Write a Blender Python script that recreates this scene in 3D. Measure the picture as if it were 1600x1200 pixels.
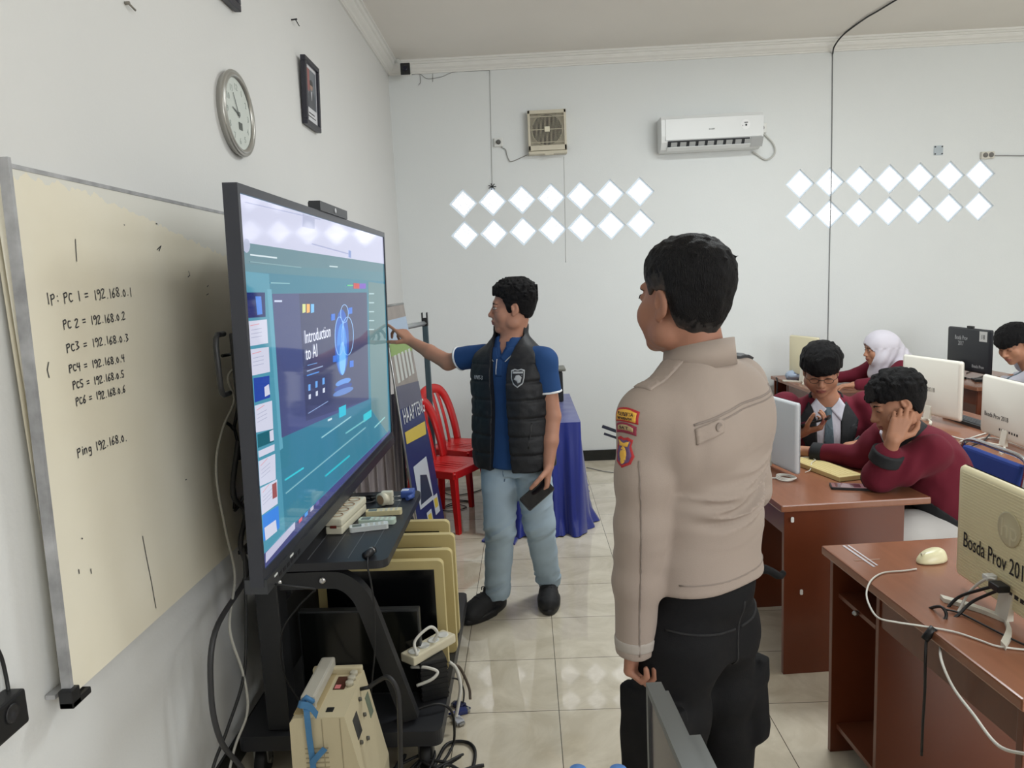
import bpy, bmesh, math, random
import numpy as np
from mathutils import Vector, Matrix

for _o in list(bpy.data.objects):
    bpy.data.objects.remove(_o)
SC = bpy.context.scene
COL = SC.collection
random.seed(7)
RNG = np.random.default_rng(11)

# ------------------------------------------------------------------ camera
FPX, YAW, PITCH, ROLL = 1138.98, -0.0240166551, -0.137565138, -0.0464206847
CAMPOS = np.array([1.1179, 0.0, 1.67826])
_F = np.array([math.sin(YAW)*math.cos(PITCH), math.cos(YAW)*math.cos(PITCH), math.sin(PITCH)])
_r = np.array([math.cos(YAW), -math.sin(YAW), 0.0]); _u = np.cross(_r, _F)
_R = _r*math.cos(ROLL)+_u*math.sin(ROLL); _U = -_r*math.sin(ROLL)+_u*math.cos(ROLL)
cam_data = bpy.data.cameras.new('camera'); cam = bpy.data.objects.new('camera', cam_data); COL.objects.link(cam)
cam_data.sensor_fit = 'HORIZONTAL'; cam_data.sensor_width = 36.0; cam_data.lens = FPX/1600*36.0
cam_data.clip_start = 0.05; cam_data.clip_end = 60
cam.matrix_world = Matrix(((_R[0], _U[0], -_F[0], CAMPOS[0]), (_R[1], _U[1], -_F[1], CAMPOS[1]), (_R[2], _U[2], -_F[2], CAMPOS[2]), (0, 0, 0, 1)))
SC.camera = cam

def _ray(px, py):
    return (_F*FPX+_R*(px-800)-_U*(py-600))/FPX
def at(px, py, ax, v):
    """the room point seen at a photo pixel, on the plane x|y|z = v"""
    d = _ray(px, py); i = 'xyz'.index(ax); t = (v-CAMPOS[i])/d[i]
    return CAMPOS+d*t

# ------------------------------------------------------------------ view, world and lamps
SC.view_settings.view_transform = 'Standard'; SC.view_settings.look = 'None'
SC.view_settings.gamma = 1.0; SC.view_settings.use_curve_mapping = False
SC.view_settings.exposure = 0.27
world = bpy.data.worlds.new('world'); SC.world = world; world.use_nodes = True
world.node_tree.nodes['Background'].inputs[0].default_value = (0.80, 0.88, 1.0, 1)
world.node_tree.nodes['Background'].inputs[1].default_value = 1.0

def area(name, loc, size, power, rot=(0, 0, 0), col=(1, 1, 1)):
    l = bpy.data.lights.new(name, 'AREA'); l.shape = 'RECTANGLE'; l.size, l.size_y = size; l.energy = power; l.color = col
    o = bpy.data.objects.new(name, l); COL.objects.link(o); o.location = loc; o.rotation_euler = rot
    return o
LAMPK = 1.0
for _i, (lx, ly, lp, ls) in enumerate([(2.9, 4.0, 54, (1.2, .5)), (2.25, 0.1, 9, (.6, .2)), (5.6, 3.0, 22, (1.2, .5)), (5.6, 0.4, 8, (1.2, .5)), (3.0, -2.0, 10, (.6, .2))]):
    area('ceiling_lamp_light', (lx, ly, 3.50), ls, lp*LAMPK, col=(0.93, 0.985, 1.0))
# unseen area lights added as daylight fill from the right and the rear
area('daylight_fill', (8.3, 2.2, 1.9), (5.0, 1.6), 4*LAMPK, rot=(0, math.radians(90), 0), col=(0.90, 0.95, 1.0))
area('daylight_fill_rear', (5.8, -3.3, 2.2), (4.6, 2.2), 168*LAMPK, rot=(math.radians(90), 0, 0), col=(0.92, 0.96, 1.0))

# ------------------------------------------------------------------ materials
def lin(c):
    out = []
    for v in c[:3]:
        v = v/255.0
        out.append(v/12.92 if v <= 0.04045 else ((v+0.055)/1.055)**2.4)
    return out
_M = {}
def mat(name, rgb, rough=0.5, metal=0.0, var=0.0, vscale=8.0, bump=0.0, bscale=60.0, spec=0.5, emit=0.0, emit_rgb=None, sheen=0.0, coat=0.0, stretch=(1, 1, 1), alpha=1.0, trans=0.0):
    if name in _M:
        return _M[name]
    m = bpy.data.materials.new(name); m.use_nodes = True
    nt = m.node_tree; b = nt.nodes['Principled BSDF']
    c = lin(rgb)
    b.inputs['Base Color'].default_value = (*c, 1); b.inputs['Roughness'].default_value = rough; b.inputs['Metallic'].default_value = metal
    b.inputs['Specular IOR Level'].default_value = spec
    if sheen: b.inputs['Sheen Weight'].default_value = sheen
    if coat: b.inputs['Coat Weight'].default_value = coat
    if trans: b.inputs['Transmission Weight'].default_value = trans
    if alpha < 1: b.inputs['Alpha'].default_value = alpha
    if emit:
        b.inputs['Emission Color'].default_value = (*lin(emit_rgb or rgb), 1); b.inputs['Emission Strength'].default_value = emit
    if var or bump:
        tc = nt.nodes.new('ShaderNodeTexCoord'); mp = nt.nodes.new('ShaderNodeMapping'); mp.inputs['Scale'].default_value = stretch
        nt.links.new(tc.outputs['Object'], mp.inputs['Vector'])
    if var:
        n = nt.nodes.new('ShaderNodeTexNoise'); n.inputs['Scale'].default_value = vscale; n.inputs['Detail'].default_value = 5
        nt.links.new(mp.outputs[0], n.inputs['Vector'])
        r = nt.nodes.new('ShaderNodeMix'); r.data_type = 'RGBA'
        r.inputs['A'].default_value = (*[v*(1-var) for v in c], 1); r.inputs['B'].default_value = (*[min(1, v*(1+var)) for v in c], 1)
        nt.links.new(n.outputs['Fac'], r.inputs['Factor']); nt.links.new(r.outputs['Result'], b.inputs['Base Color'])
    if bump:
        n2 = nt.nodes.new('ShaderNodeTexNoise'); n2.inputs['Scale'].default_value = bscale; n2.inputs['Detail'].default_value = 4
        nt.links.new(mp.outputs[0], n2.inputs['Vector'])
        bp = nt.nodes.new('ShaderNodeBump'); bp.inputs['Strength'].default_value = bump; bp.inputs['Distance'].default_value = 0.01
        nt.links.new(n2.outputs['Fac'], bp.inputs['Height']); nt.links.new(bp.outputs[0], b.inputs['Normal'])
    _M[name] = m
    return m

def emat(name, rgb, strength=1.0, rough=0.06):
    """a lit screen colour under glass"""
    if name in _M: return _M[name]
    m = bpy.data.materials.new(name); m.use_nodes = True; b = m.node_tree.nodes['Principled BSDF']
    b.inputs['Base Color'].default_value = (0.01, 0.01, 0.012, 1); b.inputs['Roughness'].default_value = rough
    b.inputs['Emission Color'].default_value = (*lin(rgb), 1); b.inputs['Emission Strength'].default_value = strength
    _M[name] = m
    return m

# ------------------------------------------------------------------ objects, labels
def tag(o, label=None, cat=None, group=None, kind=None):
    if label: o['label'] = label
    if cat: o['category'] = cat
    if group: o['group'] = group
    if kind: o['kind'] = kind
    return o
def thing(name, label, cat, loc=(0, 0, 0), rz=0.0, group=None):
    o = bpy.data.objects.new(name, None); COL.objects.link(o)
    o.location = Vector([float(v) for v in loc]); o.rotation_euler = (0, 0, rz); o.empty_display_size = 0.05
    return tag(o, label, cat, group)
def wmat(o):
    m = Matrix.LocRotScale(o.location, o.rotation_euler, o.scale)
    return wmat(o.parent) @ m if o.parent else m
def dup(o, parent=None):
    c = o.copy(); COL.objects.link(c)
    if parent: c.parent = parent
    for ch in list(o.children): dup(ch, c)
    return c
def struct(o):
    o['kind'] = 'structure'; return o

class MB:
    """collects shapes and links them as ONE mesh object"""
    def __init__(s): s.v = []; s.f = []; s.m = []; s.sm = []
    def raw(s, V, F, mi=0, smooth=False):
        n = len(s.v); s.v += [tuple(map(float, p)) for p in V]
        for f in F:
            s.f.append(tuple(i+n for i in f)); s.m.append(mi); s.sm.append(smooth)
        return s
    def bm(s, b, mi=0, smooth=False, M=None):
        b.verts.ensure_lookup_table(); b.verts.index_update()
        V = [(M @ v.co if M else v.co)[:] for v in b.verts]; F = [[v.index for v in f.verts] for f in b.faces]
        b.free(); return s.raw(V, F, mi, smooth)
    def box(s, lo, hi, bev=0.0, mi=0, M=None, seg=2):
        lo = np.array(lo, float); hi = np.array(hi, float); lo, hi = np.minimum(lo, hi), np.maximum(lo, hi); b = bmesh.new(); bmesh.ops.create_cube(b, size=1)
        for v in b.verts: v.co = Vector([lo[i]+(v.co[i]+0.5)*(hi[i]-lo[i]) for i in range(3)])
        if bev > 0:
            bev = min(bev, 0.49*float((hi-lo).min()))
            bmesh.ops.bevel(b, geom=b.edges[:], offset=bev, segments=seg, profile=0.6, affect='EDGES')
        return s.bm(b, mi, False, M)
    def cbox(s, c, size, bev=0.0, mi=0, rz=0.0, M=None):
        c = np.array(c, float); h = np.array(size, float)/2
        T = Matrix.Translation(Vector(c)) @ Matrix.Rotation(rz, 4, 'Z')
        if M is not None: T = M @ T
        return s.box(-h, h, bev, mi, T)
    def tube(s, pts, r, n=8, mi=0, closed=False, caps=True):
        P = [np.array(p, float) for p in pts]; k = len(P); R = r if hasattr(r, '__len__') else [r]*k
        rings = []; prev = None
        for i in range(k):
            a = P[(i-1) % k] if (closed or i > 0) else P[i]; b = P[(i+1) % k] if (closed or i < k-1) else P[i]
            t = b-a; t = t/(np.linalg.norm(t)+1e-12)
            if prev is None:
                up = np.array([0, 0, 1.0]) if abs(t[2]) < 0.9 else np.array([1.0, 0, 0])
            else: up = prev
            e1 = up-t*(up@t); e1 /= np.linalg.norm(e1)+1e-12; e2 = np.cross(t, e1); prev = e1
            rings.append([P[i]+R[i]*(math.cos(2*math.pi*j/n)*e1+math.sin(2*math.pi*j/n)*e2) for j in range(n)])
        V = [p for rg in rings for p in rg]; F = []
        for i in range(k if closed else k-1):
            i2 = (i+1) % k
            for j in range(n): F.append((i*n+j, i*n+(j+1) % n, i2*n+(j+1) % n, i2*n+j))
        if caps and not closed: F.append(tuple(range(n))[::-1]); F.append(tuple((k-1)*n+j for j in range(n)))
        return s.raw(V, F, mi, True)
    def cyl(s, a, b, r, n=20, mi=0, r2=None):
        s.tube([a, b], [r, r if r2 is None else r2], n, mi)
        for q in range(2): s.sm[-1-q] = False
        return s
    def lathe(s, prof, o, axis=(0, 0, 1), n=28, mi=0, cap=True):
        """prof: (radius, height) along the axis from o"""
        a = np.array(axis, float); a /= np.linalg.norm(a); e1 = np.cross(a, [0, 0, 1.0]) if abs(a[2]) < .9 else np.cross(a, [1.0, 0, 0])
        e1 /= np.linalg.norm(e1); e2 = np.cross(a, e1); o = np.array(o, float); V = []; F = []
        for (r, h) in prof:
            for j in range(n):
                t = 2*math.pi*j/n; V.append(o+a*h+r*(math.cos(t)*e1+math.sin(t)*e2))
        for i in range(len(prof)-1):
            for j in range(n): F.append((i*n+j, i*n+(j+1) % n, (i+1)*n+(j+1) % n, (i+1)*n+j))
        if cap: F.append(tuple(range(n))[::-1]); F.append(tuple((len(prof)-1)*n+j for j in range(n)))
        return s.raw(V, F, mi, True)
    def prism(s, poly, o, e1, e2, depth, mi=0, smooth=False):
        """poly in (u,v), extruded from o along e1 x e2 by depth"""
        o, e1, e2 = (np.array(q, float) for q in (o, e1, e2)); nrm = np.cross(e1, e2); nrm /= np.linalg.norm(nrm)
        n = len(poly); A = [o+e1*u+e2*v for u, v in poly]; B = [p+nrm*depth for p in A]
        F = [tuple(range(n))[::-1], tuple(n+i for i in range(n))]+[(i, (i+1) % n, n+(i+1) % n, n+i) for i in range(n)]
        return s.raw(A+B, F, mi, smooth)
    def quad(s, a, b, c, d, mi=0): return s.raw([a, b, c, d], [(0, 1, 2, 3)], mi)
    def ball(s, c, r, mi=0, n=16, M=None):
        b = bmesh.new(); bmesh.ops.create_uvsphere(b, u_segments=n, v_segments=n//2+2, radius=1)
        r = np.array(r if hasattr(r, '__len__') else [r]*3, float)
        for v in b.verts:
            q = Vector([v.co[i]*r[i] for i in range(3)])
            v.co = (M.to_3x3() @ q if M else q)+Vector([float(t) for t in c])
        return s.bm(b, mi, True)
    def text(s, string, o, e1, e2, size, depth=0.0008, mi=0, center=False, off=0.0, width=None):
        V, F = text_geo(string)
        if len(V) == 0: return s
        e1 = np.array(e1, float); e2 = np.array(e2, float); e1 = e1/np.linalg.norm(e1); e2 = e2/np.linalg.norm(e2); nr = np.cross(e1, e2)
        V = V.copy(); w = V[:, 0].max()
        sx = size if width is None else width/max(w, 1e-6)
        if center: V[:, 0] -= w/2; V[:, 1] -= 0.35
        P = np.array(o, float)+V[:, :1]*sx*e1+V[:, 1:2]*size*e2+(V[:, 2:3]*depth+off)*nr
        return s.raw(P, F, mi)
    def build(s, name, mats, parent=None, world=True, smooth=None, auto=True):
        me = bpy.data.meshes.new(name)
        V = s.v
        if parent is not None and world:
            W = wmat(parent).inverted(); V = [(W @ Vector(p))[:] for p in V]
        me.from_pydata(V, [], s.f); me.update()
        for m in (mats if isinstance(mats, (list, tuple)) else [mats]): me.materials.append(m)
        me.polygons.foreach_set('material_index', s.m)
        me.polygons.foreach_set('use_smooth', [bool(q) if smooth is None else smooth for q in s.sm])
        me.validate()
        o = bpy.data.objects.new(name, me); COL.objects.link(o)
        if parent is not None: o.parent = parent
        return o

_TX = {}
def text_geo(string):
    """flat lettering, cap height about 0.7, unit depth 0..1"""
    if string in _TX: return _TX[string]
    c = bpy.data.curves.new('lettering', 'FONT'); c.body = string; c.size = 1.0; c.extrude = 0.5; c.resolution_u = 3
    o = bpy.data.objects.new('lettering', c); COL.objects.link(o)
    dg = bpy.context.evaluated_depsgraph_get(); dg.update()
    me = bpy.data.meshes.new_from_object(o.evaluated_get(dg))
    V = np.array([v.co[:] for v in me.vertices]).reshape(-1, 3); F = [tuple(p.vertices) for p in me.polygons]
    if len(V): V[:, 2] += 0.5
    bpy.data.objects.remove(o); bpy.data.curves.remove(c); bpy.data.meshes.remove(me)
    _TX[string] = (V, F); return V, F

def spline(pts, n=8):
    """Catmull-Rom through points"""
    P = [np.array(p, float) for p in pts]; P = [2*P[0]-P[1]]+P+[2*P[-1]-P[-2]]; out = []
    for i in range(1, len(P)-2):
        for k in range(n):
            t = k/n; a, b, c, d = P[i-1:i+3]
            out.append(0.5*((2*b)+(c-a)*t+(2*a-5*b+4*c-d)*t*t+(3*b-a-3*c+d)*t**3))
    out.append(P[-2]); return out
def rrect(w, h, r, n=5, cx=0, cy=0):
    out = []
    for (sx, sy, a0) in ((1, 1, 0), (-1, 1, 90), (-1, -1, 180), (1, -1, 270)):
        for k in range(n+1):
            a = math.radians(a0+90*k/n); out.append((cx+sx*(w/2-r)+r*math.cos(a), cy+sy*(h/2-r)+r*math.sin(a)))
    return out
def cable(name, pts, r, m, label, cat='cable', group=None, n=8, seg=6):
    o = MB().tube(spline(pts, n), r, seg).build(name, m)
    return tag(o, label, cat, group)
ORD = ['first', 'second', 'third', 'fourth', 'fifth', 'sixth', 'seventh']

# common materials
WHITE_PLASTIC = mat('white_plastic', (225, 226, 222), 0.4)
BLACK_PLASTIC = mat('black_plastic', (22, 23, 26), 0.45)
DARK_METAL = mat('dark_powder_coat', (30, 31, 34), 0.5, bump=0.05, bscale=300)
CREAM = mat('cream_plastic', (222, 208, 165), 0.42)
PALE = mat('pale_ivory_plastic', (226, 220, 198), 0.42)
CHROME = mat('chrome', (200, 200, 202), 0.2, 1.0)
STEEL = mat('brushed_steel', (165, 166, 166), 0.35, 1.0)
WCABLE = mat('white_cable', (222, 220, 212), 0.5)
GCABLE = mat('grey_cable', (140, 140, 136), 0.5)
BCABLE = mat('black_cable', (24, 24, 26), 0.5)
INK = mat('black_ink', (25, 25, 28), 0.6)
# ================================================================== the room
DY, HC = 6.67, 3.62         # back wall, ceiling
XR, YR = 8.5, -3.5
def wall_material(name, rgb, stain=0.0):
    m = mat(name, rgb, 0.7, bump=0.06, bscale=90, var=0.025, vscale=1.3, spec=0.3)
    return m
WALL = wall_material('painted_plaster', (226, 226, 224))
WALLB = wall_material('painted_plaster_back', (226, 229, 228))
CEIL = mat('ceiling_board', (232, 228, 221), 0.8, var=0.05, vscale=1.5, spec=0.2)
CORN = mat('cornice_plaster', (232, 231, 226), 0.6, var=0.03)
BLACKTILE = mat('black_skirting_tile', (20, 22, 22), 0.25)

def floor_material():
    m = bpy.data.materials.new('cream_polished_tiles'); m.use_nodes = True; nt = m.node_tree; b = nt.nodes['Principled BSDF']
    N = nt.nodes.new; L = nt.links.new
    tc = N('ShaderNodeTexCoord'); mp = N('ShaderNodeMapping'); mp.inputs['Location'].default_value = (-1.1791, -2.6754, 0)
    L(tc.outputs['Object'], mp.inputs['Vector'])
    br = N('ShaderNodeTexBrick'); br.offset = 0.0; br.squash = 1.0
    br.inputs['Scale'].default_value = 1.0; br.inputs['Mortar Size'].default_value = 0.0018; br.inputs['Mortar Smooth'].default_value = 0.3
    br.inputs['Brick Width'].default_value = 0.4; br.inputs['Row Height'].default_value = 0.4; br.inputs['Bias'].default_value = 0
    br.inputs['Color1'].default_value = (*lin((218, 209, 190)), 1); br.inputs['Color2'].default_value = (*lin((225, 217, 199)), 1); br.inputs['Mortar'].default_value = (*lin((92, 84, 72)), 1)
    L(mp.outputs[0], br.inputs['Vector'])
    n1 = N('ShaderNodeTexNoise'); n1.inputs['Scale'].default_value = 3.2; n1.inputs['Detail'].default_value = 8; n1.inputs['Roughness'].default_value = 0.62; n1.inputs['Distortion'].default_value = 1.4
    L(tc.outputs['Object'], n1.inputs['Vector'])
    rp = N('ShaderNodeValToRGB'); rp.color_ramp.elements[0].position = 0.35; rp.color_ramp.elements[0].color = (0.80, 0.77, 0.72, 1); rp.color_ramp.elements[1].position = 0.65; rp.color_ramp.elements[1].color = (1.04, 1.03, 1.02, 1)
    L(n1.outputs['Fac'], rp.inputs['Fac'])
    mx = N('ShaderNodeMix'); mx.data_type = 'RGBA'; mx.blend_type = 'MULTIPLY'; mx.inputs['Factor'].default_value = 1
    L(br.outputs['Color'], mx.inputs['A']); L(rp.outputs['Color'], mx.inputs['B']); L(mx.outputs['Result'], b.inputs['Base Color'])
    b.inputs['Roughness'].default_value = 0.045; b.inputs['Specular IOR Level'].default_value = 0.85
    bp = N('ShaderNodeBump'); bp.inputs['Strength'].default_value = 0.25; bp.inputs['Distance'].default_value = 0.002; bp.invert = True
    L(br.outputs['Fac'], bp.inputs['Height']); L(bp.outputs[0], b.inputs['Normal'])
    return m
struct(MB().box((-0.12, YR, -0.1), (XR, DY+0.12, 0)).build('floor', floor_material()))
struct(MB().box((-0.12, YR, HC), (XR, DY+0.12, HC+0.1)).build('ceiling', CEIL))
struct(MB().box((-0.12, YR, 0), (0, DY+0.12, HC)).build('wall_left', WALL))
struct(MB().box((XR, YR, 0), (XR+0.12, DY+0.12, HC)).build('wall_right', WALL))
struct(MB().box((-0.12, YR-0.12, 0), (XR+0.12, YR, HC)).build('wall_rear', WALL))
struct(MB().box((0, YR, 0), (0.012, DY, 0.10), 0.002).build('baseboard_left', BLACKTILE))
struct(MB().box((0.012, DY-0.012, 0), (XR, DY, 0.10), 0.002).build('baseboard_back', BLACKTILE))
prof = [(0, 3.522), (.014, 3.522), (.014, 3.534), (.022, 3.538), (.030, 3.550), (.048, 3.562), (.060, 3.580), (.060, 3.588), (.074, 3.592), (.085, 3.604), (.10, 3.604), (.10, HC), (0, HC)]
def cornice(name, o, e1, L):
    e2 = (0, 0, 1)
    return struct(MB().prism([(a, b) for a, b in prof], o, e1, e2, L).build(name, CORN))
cornice('trim_1', (0, DY, 0), (1, 0, 0), DY-YR)                 # along the left wall (extruded towards the photographer)
cornice('trim_2', (0.0, DY, 0), (0, -1, 0), -XR)                 # along the back wall

# ---- back wall with the diamond openings of the glass blocks
BL = []      # (x, z, cluster, row, index)
def lerp(a, b, t): return a+(b-a)*t
for cl, (xa, za, xb, zb) in enumerate([(0.598, 2.401, 2.173, 2.428), (3.584, 2.428, 5.156, 2.436)]):
    for i in range(7):
        for row in range(2):
            BL.append((lerp(xa, xb, i/6), lerp(za, zb, i/6)-row*0.277, cl, row, i))
S2 = 0.0915*math.sqrt(2)      # half diagonal of an opening
def back_wall():
    """the wall as columns of quads round each diamond, with reveals, 12 cm thick"""
    V = []; F = []
    def P(x, z, y=DY): V.append((x, y, z)); return len(V)-1
    def poly(pts): F.append(tuple(P(x, z) for x, z in pts))
    ZA, ZBt = 1.85, 2.75
    poly([(-.12, 0), (XR, 0), (XR, ZA), (-.12, ZA)]); poly([(-.12, ZBt), (XR, ZBt), (XR, HC), (-.12, HC)])
    cols = sorted([(x, z, row) for (x, z, cl, row, i) in BL])
    # pair the two diamonds of each column
    pairs = {}
    for (x, z, cl, row, i) in BL: pairs.setdefault((cl, i), {})[row] = (x, z)
    xs = -.12
    for key in sorted(pairs):
        (xu, zu), (xl, zl) = pairs[key][0], pairs[key][1]; x0 = min(xu, xl)-S2-.0005; x1 = max(xu, xl)+S2+.0005
        poly([(xs, ZA), (x0, ZA), (x0, ZBt), (xs, ZBt)])
        zm = (zu+zl)/2
        for (cx_, cz_, lo, hi) in ((xu, zu, zm, ZBt), (xl, zl, ZA, zm)):
            L_, R_, T_, B_ = (cx_-S2, cz_), (cx_+S2, cz_), (cx_, cz_+S2), (cx_, cz_-S2)
            poly([(x0, lo), (cx_, lo), B_, L_, (x0, cz_)]); poly([(cx_, lo), (x1, lo), (x1, cz_), R_, B_])
            poly([(x0, cz_), L_, T_, (cx_, hi), (x0, hi)]); poly([R_, (x1, cz_), (x1, hi), (cx_, hi), T_])
            for a_, c_ in ((L_, T_), (T_, R_), (R_, B_), (B_, L_)):
                F.append((P(*a_), P(*c_), P(c_[0], c_[1], DY+.12), P(a_[0], a_[1], DY+.12)))
        xs = x1
    poly([(xs, ZA), (XR, ZA), (XR, ZBt), (xs, ZBt)])
    k = len(V); V.extend([(-.12, DY+.12, 0), (XR, DY+.12, 0), (XR, DY+.12, HC), (-.12, DY+.12, HC)]); F.append((k, k+3, k+2, k+1))
    return MB().raw(V, F).build('wall_back', WALLB)
struct(back_wall())

def glass_material():
    m = bpy.data.materials.new('daylit_glass_block'); m.use_nodes = True; nt = m.node_tree; b = nt.nodes['Principled BSDF']; N = nt.nodes.new; L = nt.links.new
    tc = N('ShaderNodeTexCoord')
    n1 = N('ShaderNodeTexNoise'); n1.inputs['Scale'].default_value = 38; n1.inputs['Detail'].default_value = 5; n1.inputs['Distortion'].default_value = 2.2
    oi = N('ShaderNodeObjectInfo'); ad = N('ShaderNodeVectorMath'); ad.operation = 'ADD'; L(tc.outputs['Object'], ad.inputs[0]); L(oi.outputs['Location'], ad.inputs[1])
    L(ad.outputs[0], n1.inputs['Vector'])
    rp = N('ShaderNodeValToRGB'); rp.color_ramp.elements[0].position = 0.40; rp.color_ramp.elements[0].color = (0.14, 0.143, 0.152, 1); rp.color_ramp.elements[1].position = 0.70; rp.color_ramp.elements[1].color = (1, 1, 1, 1)
    e = rp.color_ramp.elements.new(0.54); e.color = (0.28, 0.278, 0.288, 1)
    L(n1.outputs['Fac'], rp.inputs['Fac']); L(rp.outputs['Color'], b.inputs['Emission Color'])
    b.inputs['Emission Strength'].default_value = 3.0; b.inputs['Base Color'].default_value = (0.6, 0.62, 0.64, 1); b.inputs['Roughness'].default_value = 0.1
    bp = N('ShaderNodeBump'); bp.inputs['Strength'].default_value = 0.4; L(n1.outputs['Fac'], bp.inputs['Height']); L(bp.outputs[0], b.inputs['Normal'])
    return m
GLASS = glass_material()
GRIM = mat('glass_block_rim', (214, 222, 228), 0.15, emit=0.30, emit_rgb=(225, 235, 245))
def glass_block():
    root = thing('glass_block', 'x', 'glass block', (0, 0, 0))
    R45 = Matrix.Rotation(math.radians(45), 4, 'Y'); b = MB(); h = 0.0914; g = 0.075
    # rim: sloping border round the pane
    o = [(sx*h, 0.028, sz*h) for sx, sz in ((1, 1), (-1, 1), (-1, -1), (1, -1))]; i = [(sx*g, 0.012, sz*g) for sx, sz in ((1, 1), (-1, 1), (-1, -1), (1, -1))]; k = [(p[0], 0.10, p[2]) for p in o]
    T = lambda P: [(R45 @ Vector(p))[:] for p in P]
    V = T(o)+T(i)+T(k); F = []
    for a in range(4):
        c = (a+1) % 4; F += [(a, c, 4+c, 4+a), (8+a, 8+c, c, a)]
    F.append((8, 9, 10, 11))
    b.raw(V, F, 0).build('rim', GRIM, root, world=False)
    p = MB(); q = T(i); qq = [(a[0], 0.03, a[2]) for a in q]
    p.raw(q+qq, [(0, 3, 2, 1), (4, 5, 6, 7)]+[(a, (a+1) % 4, 4+(a+1) % 4, 4+a) for a in range(4)], 0).build('pane', GLASS, root, world=False)
    return root
gb = glass_block()
for k, (x, z, cl, row, i) in enumerate(BL):
    o = gb if k == 0 else dup(gb)
    o.location = (x, DY, z)
    tag(o, f'{ORD[i]} diamond glass block from left, {"upper" if row == 0 else "lower"} row, {"left" if cl == 0 else "right"} cluster', 'glass block', 'diamond glass blocks in the back wall')

# ---- things on the back wall
# exhaust fan
p0 = at(826, 178, 'y', DY-0.09); fx0, fx1 = 1.20, 1.535; fz0, fz1 = 2.78, 3.15
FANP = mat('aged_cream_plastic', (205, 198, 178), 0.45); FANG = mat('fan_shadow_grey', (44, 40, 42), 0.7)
fan = thing('exhaust_fan', 'square cream exhaust fan with a slatted grille high on the back wall', 'exhaust fan', (1.37, DY, 2.78))
b = MB(); y0 = DY-0.085
for (a0, a1, c0, c1) in ((fx0, fx1, fz1-.03, fz1), (fx0, fx1, fz0+.03, fz0+.075), (fx0, fx0+.022, fz0+.03, fz1), (fx1-.022, fx1, fz0+.03, fz1)): b.box((a0, y0, c0), (a1, DY, c1), .004)
b.box((fx0+.01, DY-.03, fz0+.03), (fx1-.01, DY, fz1-.01), 0)
b.build('frame', FANP, fan)
MB().box((fx0, y0-.006, fz0), (fx1, DY, fz0+.026), .005).build('bottom_flap', FANP, fan)
cx, cz = (fx0+fx1)/2, (fz0+.075+fz1-.03)/2
b = MB(); b.lathe([(0.138, 0), (0.138, 0.02), (0.13, 0.02), (0.13, 0.0)], (cx, DY-.05, cz), (0, -1, 0), 40, cap=False); b.build('fan_ring', FANP, fan)
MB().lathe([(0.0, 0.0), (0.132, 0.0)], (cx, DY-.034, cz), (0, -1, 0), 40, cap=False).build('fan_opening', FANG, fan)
for k in range(6):
    a = k*math.pi/3; R = Matrix.Rotation(a, 4, 'Y')
    V = [(0.025, 0, -0.01), (0.12, -0.008, -0.035), (0.125, 0.008, 0.035), (0.03, 0.006, 0.015)]
    V = [Vector((cx, DY-.048, cz))+(R @ Vector(v)) for v in V]; V2 = [v+Vector((0, 0.003, 0)) for v in V]
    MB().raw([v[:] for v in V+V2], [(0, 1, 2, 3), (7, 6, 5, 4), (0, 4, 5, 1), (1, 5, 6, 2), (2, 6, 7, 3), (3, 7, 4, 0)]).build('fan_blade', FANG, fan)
b = MB()
for k in range(25):
    x = lerp(fx0+.03, fx1-.03, k/24); b.box((x-.0016, y0-.002, fz0+.075), (x+.0016, y0+.006, fz1-.03))
for k in range(3):
    z = lerp(fz0+.1, fz1-.055, k/2); b.box((fx0+.02, y0+.004, z-.003), (fx1-.02, y0+.009, z+.003))
b.build('grille', FANP, fan)
MB().box((cx-.022, y0-.008, cz-.022), (cx+.022, y0+.002, cz+.022), .003).build('hub_plate', mat('pale_badge', (228, 222, 200), .4), fan)
MB().box((cx-.03, y0-.012, fz0-.01), (cx+.05, y0, fz0+.006), .003).build('pull_tab', FANP, fan)

def wall_socket(c, label, size=.085, holes=1, wide=None, name='wall_socket', mm=WHITE_PLASTIC, group=None):
    w = wide or size; t = thing(name, label, 'socket', (c[0], DY, c[2]), 0, group)
    MB().box((c[0]-w/2, DY-.03, c[2]-size/2), (c[0]+w/2, DY, c[2]+size/2), .006).build('cover', mm, t)
    for k in range(holes):
        hx = c[0]+(k-(holes-1)/2)*w*0.45
        MB().lathe([(.021, 0), (.021, .004), (.018, .004), (.016, .001), (0, .001)], (hx, DY-.03, c[2]), (0, -1, 0), 20).build('socket_face', mat('socket_grey', (120, 118, 114), .5), t)
    return t
c = at(779, 223, 'y', DY); wall_socket(c, 'small white wall socket left of the exhaust fan', .075)
MB().cyl((c[0], DY-.034, c[2]), (c[0], DY-.06, c[2]), .016).build('plug', mat('plug_grey', (90, 90, 88), .5), bpy.data.objects['wall_socket'])
g = [at(q[0], q[1], 'y', DY-.012) for q in ((783, 230), (790, 234), (792, 242), (797, 252), (806, 250), (815, 246), (824, 242))]
cable('fan_cable', g, .0035, GCABLE, 'thin grey cord sagging from the socket to the exhaust fan', 'cord')

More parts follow.
